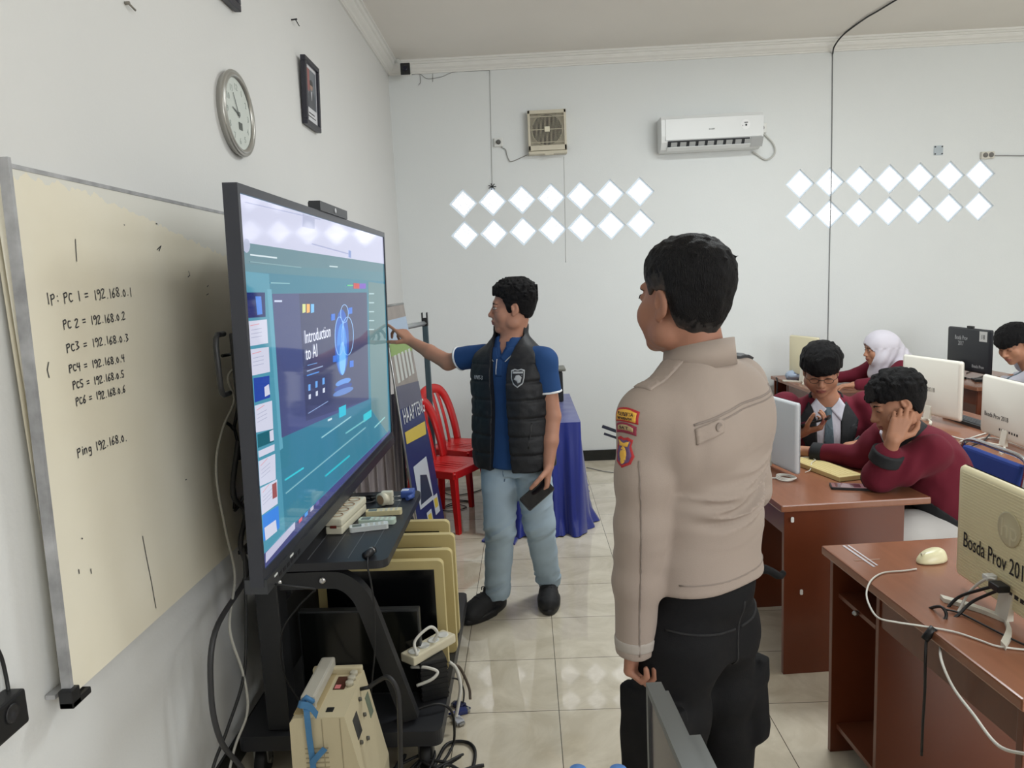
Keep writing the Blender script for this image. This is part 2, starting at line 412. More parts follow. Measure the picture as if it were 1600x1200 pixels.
# air conditioner
ax0, ax1, az0, az1 = 2.335, 3.20, 2.735, 3.02; AD = 0.20
ACM = mat('air_conditioner_white', (226, 228, 227), .35); AC2 = mat('air_conditioner_grey', (176, 178, 178), .45)
ac = thing('air_conditioner', 'white split air conditioner with an open louvre on the back wall', 'air conditioner', (2.77, DY, az0))
pf = [(0, az0+.02), (.05, az0), (.15, az0+.015), (.19, az0+.07), (.20, az0+.12), (.20, az1-.03), (.18, az1), (0, az1)]
MB().prism(pf, (ax0, DY, 0), (0, -1, 0), (0, 0, 1), -(ax1-ax0)).build('body', ACM, ac)
MB().prism([(.195, az0+.085), (.206, az0+.085), (.206, az1-.028), (.197, az1-.022)], (ax0+.035, DY, 0), (0, -1, 0), (0, 0, 1), -(ax1-ax0-.05)).build('front_panel', ACM, ac)
# outlet: dark slot with vanes and lowered flap
DK = mat('outlet_shadow', (46, 48, 52), .6)
MB().prism([(.168, az0+.030), (.199, az0+.078), (.202, az0+.078), (.172, az0+.026)], (ax0+.055, DY, 0), (0, -1, 0), (0, 0, 1), -(ax1-ax0-.17)).build('outlet', DK, ac)
for k in range(9):
    x = lerp(ax0+.08, ax1-.16, k/8)
    MB().prism([(.172, az0+.032), (.200, az0+.066), (.206, az0+.060), (.178, az0+.026)], (x, DY, 0), (0, -1, 0), (0, 0, 1), -.052).build('vane', AC2, ac)
MB().prism([(.150, az0+.008), (.192, az0+.030), (.196, az0+.024), (.154, az0+.002)], (ax0+.05, DY, 0), (0, -1, 0), (0, 0, 1), -(ax1-ax0-.16)).build('flap', ACM, ac)
MB().prism([(.150, az0+.012), (.196, az0+.08), (.203, az0+.078), (.157, az0+.006)], (ax1-.105, DY, 0), (0, -1, 0), (0, 0, 1), -.105).build('end_cover', AC2, ac)
yf = DY-.2075
MB().text('SHARP', (ax0+.40, yf, az0+.155), (1, 0, 0), (0, 0, 1), .017, .001).build('logo', mat('logo_grey', (70, 72, 75), .5), ac)
st = MB().lathe([(0, .001), (.040, .001)], (ax1-.155, yf+.001, az0+.185), (0, -1, 0), 24, cap=False).build('energy_sticker', mat('sticker_white', (238, 238, 238), .5), ac)
MB().box((ax1-.165, yf-.002, az0+.197), (ax1-.135, yf+.001, az0+.203)).box((ax1-.157, yf-.002, az0+.172), (ax1-.143, yf+.001, az0+.187)).box((ax1-.182, yf-.002, az0+.173), (ax1-.176, yf+.001, az0+.179)).build('sticker_print', INK, st)
c = at(1190, 200, 'y', DY-.02); wall_socket(c, 'white wall socket just right of the air conditioner', .085)
g = [at(q[0], q[1], 'y', DY-.02) for q in ((1190, 206), (1200, 215), (1209, 226), (1211, 238), (1204, 247), (1195, 249), (1185, 243), (1176, 237))]
cable('mains_cable', g, .007, mat('pale_cable', (196, 196, 190), .5), 'pale cord looping from the socket to the air conditioner', 'cord')

# camera in the corner
cc = thing('security_camera', 'small black and white security camera in the ceiling corner', 'security camera', at(618, 95, 'y', 6.5))
a = at(614, 95, 'y', 6.57); b2 = at(634, 108, 'y', 6.42)
MB().cyl(a+np.array([0, .05, .02]), a, .03, 20).tube([a, a+np.array([.05, -.04, -.01]), b2+np.array([0, .06, .01])], .016, 10).build('mount', WHITE_PLASTIC, cc)
MB().box((b2[0]-.045, b2[1]-.03, b2[2]-.04), (b2[0]+.04, b2[1]+.07, b2[2]+.035), .012).build('housing', WHITE_PLASTIC, cc)
MB().box((b2[0]-.04, b2[1]-.04, b2[2]-.055), (b2[0]+.042, b2[1]-.026, b2[2]+.04), .01).build('face_plate', BLACK_PLASTIC, cc)
MB().lathe([(.022, 0), (.022, .006), (.015, .008), (0, .008)], (b2[0], b2[1]-.04, b2[2]-.005), (0, -1, 0), 20).build('lens', mat('lens_glass', (18, 20, 40), .08), cc)
# strings hanging from the cornice beside it
g = [at(q[0], q[1], 'y', DY-.006) for q in ((640, 117), (656, 116), (668, 123), (690, 120), (708, 113), (740, 111), (765, 110))]
cable('loose_wire', g, .0018, mat('thin_grey_wire', (84, 82, 80), .6), 'thin dark loose wire sagging under the back cornice near the camera', 'wire')
for k, pts in enumerate([((656, 117), (657, 128), (654, 133)), ((676, 115), (676, 128))]):
    g = [at(q[0], q[1], 'y', DY-.006) for q in pts]
    cable('string_end', g, .0018, mat('thin_grey_wire', (84, 82, 80), .6), ['short string dangling under the cornice, nearer the corner camera', 'short string dangling under the cornice, right of the other string'][k], 'string')
# vertical cables
g = [at(765, 110, 'y', DY-.005), at(767, 200, 'y', DY-.005), at(769, 290, 'y', DY-.005)]
cable('data_cable', g, .0024, mat('pale_wall_cable', (176, 178, 176), .6), 'thin pale cable running down the wall left of the exhaust fan', 'cable')
k = at(769, 292, 'y', DY-.008)
t = MB()
for a in range(7):
    th = a*0.9; t.tube([k, k+np.array([.035*math.cos(th), -.012, .03*math.sin(th)])], .0035, 5)
tag(t.build('tape_knot', INK), 'frayed black tape knot above the second upper glass block', 'tape')
cable('painted_cable', [at(881, 245, 'y', DY-.003), at(883, 330, 'y', DY-.003), at(884, 410, 'y', DY-.003)], .0022, mat('pale_wall_cable2', (200, 201, 199), .6), 'faint painted cable running down the wall below the exhaust fan', 'cable')
g = [at(1301, 84, 'y', DY-.006), at(1300, 200, 'y', DY-.006), at(1299, 280, 'y', DY-.006), at(1297, 360, 'y', DY-.006), at(1295, 460, 'y', DY-.006), at(1293, 560, 'y', DY-.006)]
cable('data_cable', g, .0042, mat('grey_wall_cable', (128, 130, 130), .6), 'grey cable running down the back wall through the right glass blocks', 'cable')
g = [at(1301, 84, 'y', DY-.008), at(1304, 72, 'y', DY-.11)]+[at(q[0], q[1], 'z', HC-.012) for q in ((1318, 54), (1350, 30), (1372, 17), (1400, 0), (1450, -28))]
cable('ceiling_cable', g, .0065, BCABLE, 'black cable stapled across the ceiling at upper right', 'cable')
# mounting plate and double socket
c = at(1466, 235, 'y', DY)
t = thing('wall_switch_plate', 'blue grey square plate with four screws above the right glass blocks', 'plate', c)
MB().box((c[0]-.04, DY-.006, c[2]-.04), (c[0]+.04, DY, c[2]+.04), .004).build('plate', mat('blue_grey_plate', (178, 188, 194), .5), t)
for sx in (-1, 1):
    for sz in (-1, 1): MB().cyl((c[0]+sx*.03, DY-.006, c[2]+sz*.03), (c[0]+sx*.03, DY-.010, c[2]+sz*.03), .006, 12).build('screw', DARK_METAL, t)
c = at(1541, 243, 'y', DY); wall_socket(c, 'cream double socket above the last right glass block', .06, 2, .11, 'double_socket', mat('socket_cream', (214, 210, 198), .5))
cable('socket_wire', [at(1549, 243, 'y', DY-.015), at(1575, 243, 'y', DY-.01), at(1620, 243.5, 'y', DY-.01)], .005, mat('grey_wire', (150, 152, 152), .5), 'grey wire running right from the double socket', 'wire')

# ---- things on the left wall
# whiteboard, hung slightly loose at its lower near corner
A_ = np.array([.020, 1.538, 1.978]); B_ = np.array([.020, 3.96, 1.985]); C_ = np.array([.024, 3.96, .76]); D_ = np.array([.062, 1.508, .806])
wbd = thing('whiteboard', 'large stained cream whiteboard with faded writing on the left wall', 'whiteboard', (.0, 1.55, .79))
def wbp(u, v, off=0.0):
    p = A_*(1-u)*(1-v)+B_*u*(1-v)+C_*u*v+D_*(1-u)*v
    return p+np.array([off, 0, 0])
def wb_uv(px, py):
    u, v = .1, .5
    for _k in range(30):
        p = wbp(u, v); q = at(px, py, 'x', p[0]); u += (q[1]-p[1])/2.4; v += (p[2]-q[2])/1.2
    return u, v
def whiteboard_material():
    m = bpy.data.materials.new('stained_whiteboard'); m.use_nodes = True; nt = m.node_tree; b = nt.nodes['Principled BSDF']; N = nt.nodes.new; L = nt.links.new
    tc = N('ShaderNodeTexCoord'); n = N('ShaderNodeTexNoise'); n.inputs['Scale'].default_value = 2.2; n.inputs['Detail'].default_value = 6
    L(tc.outputs['Object'], n.inputs['Vector']); rp = N('ShaderNodeValToRGB')
    rp.color_ramp.elements[0].position = .3; rp.color_ramp.elements[0].color = (*lin((238, 230, 208)), 1); rp.color_ramp.elements[1].position = .7; rp.color_ramp.elements[1].color = (*lin((246, 240, 222)), 1)
    L(n.outputs['Fac'], rp.inputs['Fac'])
    # the cleaner patch wiped along the top edge: a stain with its own shape
    sp = N('ShaderNodeSeparateXYZ'); L(tc.outputs['Object'], sp.inputs[0])
    n2 = N('ShaderNodeTexNoise'); n2.inputs['Scale'].default_value = 1; n2.inputs['Detail'].default_value = 6
    mp = N('ShaderNodeMapping'); mp.inputs['Scale'].default_value = (1, 26, 2.5); L(tc.outputs['Object'], mp.inputs[0]); L(mp.outputs[0], n2.inputs['Vector'])
    def mathn(op, a, b_):
        k = N('ShaderNodeMath'); k.operation = op
        for i, q in enumerate((a, b_)):
            if isinstance(q, (int, float)): k.inputs[i].default_value = q
            else: L(q, k.inputs[i])
        return k.outputs[0]
    depth = mathn('MULTIPLY', mathn('MINIMUM', mathn('MAXIMUM', mathn('SUBTRACT', sp.outputs[1], .30), 0), .9), .16)   # patch deepens along the board
    edge = mathn('SUBTRACT', 1.20, mathn('ADD', depth, mathn('MULTIPLY', n2.outputs['Fac'], .06)))
    fac = mathn('GREATER_THAN', sp.outputs[2], edge)
    mx = N('ShaderNodeMix'); mx.data_type = 'RGBA'; L(mathn('MULTIPLY', fac, .75), mx.inputs['Factor']); L(rp.outputs['Color'], mx.inputs['A']); mx.inputs['B'].default_value = (*lin((226, 226, 220)), 1)
    L(mx.outputs['Result'], b.inputs['Base Color']); b.inputs['Roughness'].default_value = .28
    return m
V = []; F = []; n1, n2 = 24, 12
for j in range(n2+1):
    for i in range(n1+1): V.append(wbp(i/n1, j/n2))
for j in range(n2):
    for i in range(n1): a = j*(n1+1)+i; F.append((a, a+n1+1, a+n1+2, a+1))
bm_ = MB().raw(V, F, 0, True).raw([p-np.array([.012, 0, 0]) for p in V], [f[::-1] for f in F], 0, True)
bm_.build('board', whiteboard_material(), wbd)
FRM = mat('worn_aluminium_frame', (168, 168, 170), .5, .2, var=.75, vscale=16)
for (a, c) in (((0, 0), (1, 0)), ((1, 0), (1, 1)), ((1, 1), (0, 1)), ((0, 1), (0, 0))):
    P, Q = wbp(*a), wbp(*c); d = Q-P; Ln = np.linalg.norm(d); d /= Ln; n_ = np.array([1.0, 0, 0]); s_ = np.cross(n_, d)
    MB().prism([(-.005, -.016), (.005, -.016), (.005, .006), (-.005, .006)], P-d*.005-n_*.004, s_, n_, Ln+.010).build('frame_rail', FRM, wbd) if np.dot(np.cross(s_, n_), d) > 0 else MB().prism([(-.005, -.016), (.005, -.016), (.005, .006), (-.005, .006)], P-d*.005-n_*.004, s_, n_, -(Ln+.010)).build('frame_rail', FRM, wbd)
q = wbp(0, 1); MB().box((q[0]-.02, q[1]-.018, q[2]-.022), (q[0]+.012, q[1]+.012, q[2]+.02), .003).box((q[0]-.02, q[1]-.018, q[2]-.022), (q[0]+.012, q[1]+.05, q[2]-.006), .003).build('corner_cap', BLACK_PLASTIC, wbd)
q = wbp(0, 0); MB().box((q[0]-.012, q[1]-.007, q[2]-.012), (q[0]+.009, q[1]+.02, q[2]+.008), .003).build('corner_cap', BLACK_PLASTIC, wbd)
q = wbp(.40, 1); MB().box((q[0], q[1], q[2]-.03), (q[0]+.06, q[1]+.75, q[2]-.015), .003).box((q[0]+.05, q[1], q[2]-.03), (q[0]+.06, q[1]+.75, q[2]+.0), .002).build('pen_tray', DARK_METAL, wbd)
# handwriting
GL = {'1': [[(.3, .75), (.3, 0)]], '9': [[(.5, .6), (.3, .75), (.1, .6), (.2, .42), (.5, .55), (.5, .2), (.3, -.1)]], '2': [[(.05, .6), (.25, .75), (.45, .6), (.05, .02), (.5, .05)]],
      '6': [[(.45, .75), (.1, .3), (.2, 0), (.45, .15), (.3, .35), (.1, .2)]], '8': [[(.3, .38), (.1, .58), (.3, .75), (.48, .58), (.3, .38), (.08, .15), (.3, 0), (.5, .15), (.3, .38)]],
      '0': [[(.3, .6), (.1, .35), (.25, .02), (.45, .25), (.3, .6)]], '3': [[(.1, .75), (.45, .7), (.25, .42), (.48, .2), (.1, .0)]], '4': [[(.15, .75), (.1, .4), (.5, .4)], [(.45, .75), (.4, -.05)]],
      '5': [[(.5, .75), (.15, .72), (.12, .45), (.45, .3), (.35, .02), (.08, .05)]], 'P': [[(.15, .6), (.12, -.1)], [(.1, .62), (.45, .7), (.48, .45), (.14, .32)]], 'C': [[(.48, .6), (.2, .6), (.1, .25), (.25, .02), (.5, .1)]],
      'I': [[(.25, .8), (.25, 0)]], 'i': [[(.25, .5), (.25, 0)], [(.25, .68), (.27, .72)]], 'n': [[(.1, .45), (.1, 0)], [(.1, .3), (.3, .48), (.42, .35), (.42, 0)]], 'g': [[(.45, .45), (.2, .45), (.15, .15), (.42, .2), (.45, .45), (.42, -.2), (.15, -.25)]],
      '=': [[(.1, .5), (.5, .53)], [(.1, .25), (.5, .28)]], ':': [[(.25, .45), (.27, .5)], [(.25, .1), (.27, .15)]], '.': [[(.2, .02), (.24, .06)]], ' ': []}
ADV = {' ': .45, '.': .4, ':': .45, 'I': .45, '1': .5, 'i': .4, '=': .75}
wr = MB()
def stroke(pl, w=.0030):
    P = [wbp(u, v, .0016) for u, v in pl]
    for a, c in zip(P[:-1], P[1:]):
        d = c-a; Ln = np.linalg.norm(d)
        if Ln < 1e-6: continue
        d /= Ln; s_ = np.cross(d, [1, 0, 0])*w/2; a2, c2 = a-d*w*.3, c+d*w*.3
        wr.quad(a2-s_, c2-s_, c2+s_, a2+s_)
def write(txt, p0, p1, capx):
    u0, v0 = wb_uv(*p0); u1, v1 = wb_uv(*p1); hv = wb_uv(p0[0], p0[1])[1]-wb_uv(p0[0], p0[1]-capx)[1]
    tot = sum(ADV.get(ch, .62) for ch in txt); xx = 0
    for ch in txt:
        jy = random.uniform(-.06, .06)
        for pl in GL[ch]:
            pl = [(np.array(q)) for q in pl]
            if len(pl) > 2: pl = spline(pl, 5)
            stroke([(lerp(u0, u1, (xx+q[0])/tot), lerp(v0, v1, (xx+q[0])/tot)-(q[1]+jy)*hv*1.08) for q in pl])
        xx += ADV.get(ch, .62)
for txt, p0, p1, cp in (('IP: PC 1 = 192.168.0.1', (72, 475), (206, 462), 20), ('PC 2 = 192.168.0.2', (98, 514), (196, 499), 17), ('PC3 = 192.168.0.3', (103, 550), (201, 532), 16), ('PC4 = 192.168.0.4', (107, 582), (195, 565), 15), ('PC5 = 192.168.0.5', (113, 608), (194, 589), 15), ('PC6 = 192.168.0.6', (118, 634), (196, 612), 15), ('Ping 192.168.0.', (120, 714), (198, 688), 17)):
    write(txt, p0, p1, cp)
def mark(*pp): stroke([wb_uv(*p) for p in pp])
mark((117, 374), (118, 392), (119, 408)); mark((222, 838), (228, 870), (236, 910), (243, 950)); mark((245, 390), (251, 384), (248, 392)); mark((294, 424), (296, 430), (293, 433)); mark((75, 566), (73, 578), (76, 590))
mark((323, 448), (325, 446)); mark((322, 461), (325, 459)); mark((193, 351), (194, 352)); mark((243, 349), (245, 350)); mark((127, 841), (128, 842)); mark((289, 750), (291, 749)); mark((122, 890), (123, 896)); mark((141, 889), (142, 896))
wr.build('handwriting', mat('marker_ink', (56, 56, 60), .5), wbd)

# wall clock
K = at(375, 178, 'x', .03); ck = thing('wall_clock', 'round silver wall clock with a pale dial above the display', 'clock', (0, K[1], K[2]))
ko = (0.0, K[1], K[2]); SIL = mat('silver_plastic', (172, 170, 164), .3, .55)
MB().lathe([(.150, 0.0), (.158, .014), (.163, .024), (.160, .031), (.155, .032), (.152, .028), (.149, .033), (.143, .035), (.137, .032), (.134, .024)], ko, (1, 0, 0), 56, cap=False).build('rim', SIL, ck)
MB().lathe([(0.0, .022), (.135, .022)], ko, (1, 0, 0), 48, cap=False).build('dial', mat('dial_pale', (214, 220, 214), .3), ck)
for h_ in range(1, 13):
    a = math.pi/2-h_*math.pi/6; cy_, cz_ = K[1]+.102*math.cos(a), K[2]+.102*math.sin(a)
    MB().text(str(h_), (.0225, cy_, cz_), (0, 1, 0), (0, 0, 1), .034, .0006, center=True).build('numeral', mat('numeral_grey', (172, 180, 175), .4), ck)
hd = mat('hand_grey', (112, 116, 114), .4)
for (ang, ln, w) in ((118, .082, .005), (165, .058, .007)):
    a = math.radians(ang); d = np.array([0, math.cos(a), math.sin(a)]); s_ = np.array([0, -math.sin(a), math.cos(a)]); o_ = np.array([.0245, K[1], K[2]])
    MB().prism([(-.015, -w/2), (ln, -w/5), (ln, w/5), (-.015, w/2)], o_, d, s_, .0015).build('hand', hd, ck)
MB().cyl((.0235, K[1], K[2]), (.029, K[1], K[2]), .007, 14).build('hub', hd, ck)
MB().box((.022, K[1]-.002, K[2]-.058), (.0240, K[1]+.032, K[2]-.030)).build('day_window', mat('lcd_dark', (86, 92, 88), .3), ck)

# framed portrait to its right
def frame_thing(name, label, y0, y1, z0, z1, tilt, photo):
    t = thing(name, label, 'picture frame', (0, (y0+y1)/2, z0))
    R = Matrix.Translation((0.004, 0, z0)) @ Matrix.Rotation(tilt, 4, 'Y') @ Matrix.Translation((0, 0, -z0))
    fm = mat('black_frame', (44, 44, 54), .4); w = .026; d = .028
    for (a0, a1, b0, b1) in ((y0, y1, z0, z0+w), (y0, y1, z1-w, z1), (y0, y0+w, z0+w, z1-w), (y1-w, y1, z0+w, z1-w)):
        MB().box((0, a0, b0), (d, a1, b1), .004, 0, R).build('frame_side', fm, t)
    MB().box((0.0, y0+w*.8, z0+w*.8), (.014, y1-w*.8, z1-w*.8), 0, 0, R).build('mat_board', mat('mat_board', (222, 222, 226), .4), t)
    if photo:
        m = MB(); q0, q1, s0, s1 = y0+w+.016, y1-w-.016, z0+w+.075, z1-w-.018
        ww = q1-q0; hh = s1-s0; cy_ = (q0+q1)/2
        m.box((.013, q0, s0), (.0155, q1, s1), 0, 0, R); m.box((.0155, q0, s0+hh*.42), (.0160, q0+ww*.35, s1), 0, 1, R)
        e = np.array(R.to_3x3() @ Vector((0, 1, 0))); e2 = np.array(R.to_3x3() @ Vector((0, 0, 1)))
        O = lambda yy, zz, xx=.0160: np.array((R @ Vector((xx, yy, zz))))
        m.prism([(-ww*.34, 0), (ww*.36, 0), (ww*.33, hh*.34), (ww*.2, hh*.44), (-ww*.16, hh*.44), (-ww*.3, hh*.34)], O(cy_, s0), e, e2, .0006, 2)
        m.prism([(.05*ww*math.cos(t_)*3, .11*hh*math.sin(t_)) for t_ in np.linspace(0, 2*math.pi, 15)[:-1]], O(cy_, s0+hh*.58, .0164), e, e2, .0004, 3)
        m.prism([(-ww*.15, hh*.6), (ww*.15, hh*.6), (ww*.14, hh*.71), (0, hh*.75), (-ww*.14, hh*.71)], O(cy_, s0, .0167), e, e2, .0004, 4)
        m.prism([(-ww*.07, hh*.44), (ww*.07, hh*.44), (0, hh*.2)], O(cy_, s0, .0167), e, e2, .0004, 5)
        m.build('portrait', [mat('photo_grey', (112, 118, 126), .3), mat('photo_red', (158, 92, 92), .3), mat('photo_suit', (74, 76, 84), .3), mat('photo_skin', (168, 132, 116), .3), mat('photo_hat', (40, 38, 42), .3), mat('photo_shirt', (206, 206, 210), .3)], t)
        MB().box((.014, cy_-.05, z0+w+.045), (.0152, cy_+.05, z0+w+.050), 0, 0, R).box((.014, cy_-.07, z0+w+.028), (.0152, cy_+.07, z0+w+.032), 0, 0, R).build('caption_lines', INK, t)
    else:
        MB().box((.012, y0+w+.03, z0+w+.05), (.0155, y1-w-.03, z1-w-.02), 0, 0, R).build('print', mat('print_tan', (150, 128, 104), .4), t)
    return t
frame_thing('picture_frame', 'black framed portrait of a person on the wall right of the clock', 3.90, 4.16, 2.545, 2.885, math.radians(2.5), True)
frame_thing('picture_frame', 'black picture frame cut off by the top edge above the clock', 2.84, 3.075, 2.80, 3.14, math.radians(2.5), False)
q = at(455, 31, 'x', 0); t = MB().cyl(q, q+np.array([.03, 0, .002]), .004, 8).tube([q+np.array([.022, 0, 0]), q+np.array([.024, .05, -.014])], .0025, 6).build('wall_nail', DARK_METAL); tag(t, 'bent nail with a bit of wire left of the ceiling cornice', 'nail')
q = at(195, 5, 'x', 0); tag(MB().cyl(q, q+np.array([.014, 0, 0]), .005, 8).tube([q+np.array([.01, 0, 0]), q+np.array([.014, .03, -.01])], .003, 6).build('wall_hook', mat('tarnished_hook', (130, 126, 116), .5)), 'tarnished hook high on the left wall near the top edge', 'hook')
# black outlet box, lower left
q = at(8, 1115, 'x', .03); ob = thing('outlet_box', 'black socket box on the left wall at the lower left corner', 'socket', (0, q[1], q[2]-.04))
MB().box((0, q[1]-.055, q[2]-.045), (.045, q[1]+.045, q[2]+.03), .006).build('case', BLACK_PLASTIC, ob)
MB().lathe([(.020, .0), (.020, .003), (.014, .001), (0, .001)], (.045, q[1], q[2]), (1, 0, 0), 18).build('socket_face', mat('socket_black', (38, 38, 40), .4), ob)
cable('outlet_wire', [at(-6, 1010, 'x', .008), at(3, 1030, 'x', .008), at(10, 1060, 'x', .01), at(14, 1085, 'x', .015)], .004, BCABLE, 'thin dark wire dropping to the black socket box', 'wire')
# ================================================================== the display on its trolley
TVY, TVZ, TVX, TVW, TVH, LEAN = 1.94, 0.863, 0.342, 1.95, 1.108, 0.032
def tvp(s, z, off=0.0):
    """s along the panel from its near end, z up from its lower edge, off out of the glass"""
    return np.array([TVX+0.006*s+LEAN*z/TVH+off, TVY+s, TVZ+z-off*LEAN/TVH])
def tv_px(px, py):
    s, z = 1.0, .5
    for _k in range(25):
        p = tvp(s, z); q = at(px, py, 'x', p[0]); s += q[1]-p[1]; z += q[2]-p[2]
    return s, z
tv = thing('interactive_display', 'large black interactive display showing a blue slide beside the whiteboard', 'display', (.30, TVY+TVW/2, TVZ))
BZ = mat('display_bezel', (60, 62, 70), .35, .3)
def slab(mb, s0, s1, z0, z1, o0, o1, mi=0):
    P = [tvp(s, z, o) for o in (o0, o1) for (s, z) in ((s0, z0), (s1, z0), (s1, z1), (s0, z1))]
    return mb.raw(P, [(3, 2, 1, 0), (4, 5, 6, 7), (0, 1, 5, 4), (1, 2, 6, 5), (2, 3, 7, 6), (3, 0, 4, 7)], mi)
b = MB(); bw = .016
slab(b, 0, bw, 0, TVH, -.034, .006); slab(b, TVW-bw, TVW, 0, TVH, -.034, .006); slab(b, bw, TVW-bw, TVH-.024, TVH, -.034, .006); slab(b, bw, TVW-bw, 0, .045, -.034, .006)
b.build('bezel', BZ, tv)
b = MB(); slab(b, .004, TVW-.004, .004, TVH-.004, -.034, -.03); slab(b, .16, TVW-.16, .10, TVH-.20, -.075, -.034); b.build('back_cover', BLACK_PLASTIC, tv)
b = MB(); slab(b, .002, TVW-.002, -.022, .020, -.05, .014); lip = b.build('port_strip', mat('port_strip', (66, 68, 72), .35, .4), tv)
b = MB()
for k in range(6): slab(b, .10+.035*k, .122+.035*k, -.010, .002, .0142, .0152)
b.build('ports', BLACK_PLASTIC, lip)
b = MB(); slab(b, .06, .085, .004, .010, .0142, .0155); slab(b, .20, .23, .008, .014, .0142, .0155); b.build('sticker', WHITE_PLASTIC, lip)
# picture, its colours lightened to hold the haze of room reflections
scr = MB(); SM = []
def col(rgb, st=.85):
    m = emat('screen_%d_%d_%d' % tuple(rgb), rgb, st)
    if m not in SM: SM.append(m)
    return SM.index(m)
s0, s1, z0, z1 = bw, TVW-bw, .045, TVH-.024
slab(scr, s0, s1, z0, z1, -.03, 0.0, col((58, 124, 146)))
_lay = [0.0]
def uiq(pts, rgb, st=.85, clipped=True):
    _lay[0] += .000012; o = .0004+_lay[0]; P = []
    for (px, py) in pts:
        s, z = tv_px(px, py); s = min(max(s, s0+.001), s1-.001); z = min(max(z, z0+.001), z1-.001); P.append(tvp(s, z, o))
    scr.raw(P, [tuple(range(len(P)))[::-1]], col(rgb, st))
    # wind so that the face looks into the room
    a, c, d = P[0], P[1], P[2]
    if np.cross(c-a, d-a)[0] < 0: scr.f[-1] = scr.f[-1][::-1]; 
    n = np.cross(np.array(scr.v[scr.f[-1][1]])-np.array(scr.v[scr.f[-1][0]]), np.array(scr.v[scr.f[-1][2]])-np.array(scr.v[scr.f[-1][0]]))
    if n[0] < 0: scr.f[-1] = scr.f[-1][::-1]
uiq([(360, 270), (605, 360), (605, 413), (376, 378)], (196, 198, 222))                       # browser, pale
uiq([(376, 378), (605, 413), (605, 425), (378, 412)], (88, 126, 138))
uiq([(378, 412), (605, 425), (605, 440), (379, 424)], (80, 128, 142))
uiq([(383, 424), (383, 424), (420, 428), (446, 842), (412, 878)], (78, 146, 168))             # side bar
uiq([(417, 452), (424, 452), (442, 700), (437, 704)], (96, 162, 184))
uiq([(425, 459), (573, 457), (576, 624), (440, 684)], (74, 82, 126))                            # slide
uiq([(467, 459), (573, 457), (576, 624), (478, 658)], (64, 70, 106))
uiq([(575, 440), (603, 444), (607, 690), (580, 640)], (100, 132, 136))
for c_, r_, rgb in (((534, 535), (11, 52), (40, 96, 190)), ((534, 545), (8, 40), (64, 138, 226)), ((535, 560), (5, 26), (120, 190, 250))):
    uiq([(c_[0]+r_[0]*math.cos(t), c_[1]+r_[1]*math.sin(t)) for t in np.linspace(0, 2*math.pi, 19)[:-1]], rgb)
for k, (yy, rx) in enumerate(((597, 12), (605, 14), (612, 16))):
    uiq([(536+rx*math.cos(t), yy-(rx*math.cos(t))*.35+5*math.sin(t)) for t in np.linspace(0, 2*math.pi, 17)[:-1]], ((96, 150, 226), (40, 70, 150), (90, 130, 200))[k])
for (x, y, rx, ry) in ((538, 490, 6, 14), (543, 525, 9, 30), (530, 525, 7, 30)):
    pts = [(x+rx*math.cos(t), y+ry*math.sin(t)) for t in np.linspace(0, 2*math.pi, 21)]
    for a, c in zip(pts[:-1], pts[1:]):
        dx, dy = c[0]-a[0], c[1]-a[1]; L_ = math.hypot(dx, dy)+1e-6; nx, ny = -dy/L_*.45, dx/L_*.45
        uiq([(a[0]-nx, a[1]-ny), (c[0]-nx, c[1]-ny), (c[0]+nx, c[1]+ny), (a[0]+nx, a[1]+ny)], (150, 196, 248))
for (x, y) in ((520, 495), (547, 485), (523, 560), (549, 568)): uiq([(x-3, y-4), (x+3, y-5), (x+3, y+5), (x-3, y+6)], (60, 120, 220))
for i, rgb in enumerate(((214, 222, 150), (240, 180, 100), (120, 190, 240))): uiq([(472+6.6*i, 475), (477+6.6*i, 475), (477+6.6*i, 488), (472+6.6*i, 489)], rgb)
uiq([(428, 469), (440, 469), (440, 472), (428, 472)], (200, 210, 235))
for i in range(3):
    x = 483+11*i; y = 606-5*i
    uiq([(x-1.6, y-5), (x+1.6, y-6), (x+1.6, y+4), (x-1.6, y+5)], (110, 170, 240)); uiq([(x-1, y+11), (x+2, y+9.5), (x+2, y+17), (x-1, y+18)], (214, 222, 240))
def line(x0, y0, x1, y1, w, rgb): uiq([(x0, y0-w/2), (x1, y1-w/2), (x1, y1+w/2), (x0, y0+w/2)], rgb)
line(480, 571, 495, 567, 1, (120, 170, 230)); line(479, 580, 504, 572, 1.8, (150, 170, 205)); line(479, 587, 498, 581, 1.8, (90, 150, 230)); line(481, 646, 512, 627, 1.2, (140, 165, 210))
uiq([(529, 637), (540, 632), (540, 648), (530, 653)], (40, 190, 214)); uiq([(568, 648), (580, 640), (580, 651), (568, 660)], (60, 200, 214))
line(512, 657, 518, 654, 3, (200, 225, 230)); line(502, 684, 548, 651, 2, (150, 200, 208)); line(540, 677, 571, 656, 2.2, (120, 190, 196)); line(446, 771, 571, 668, 2, (130, 180, 190)); line(445, 750, 474, 731, 2.6, (60, 200, 214)); line(508, 744, 546, 712, 2.6, (50, 190, 204)); line(585, 668, 601, 652, 2, (150, 205, 205))
line(390, 398, 432, 403, 2.4, (206, 220, 226)); line(390, 409, 470, 418, 1.6, (120, 156, 164)); line(514, 416, 527, 417, 2, (190, 210, 214)); line(422, 442, 452, 443, 1.8, (130, 180, 190)); line(542, 446, 551, 446, 2, (90, 200, 130)); uiq([(552, 442), (561, 443), (561, 451), (552, 451)], (196, 66, 66)); uiq([(561, 443), (571, 443), (571, 451), (561, 451)], (120, 80, 190))
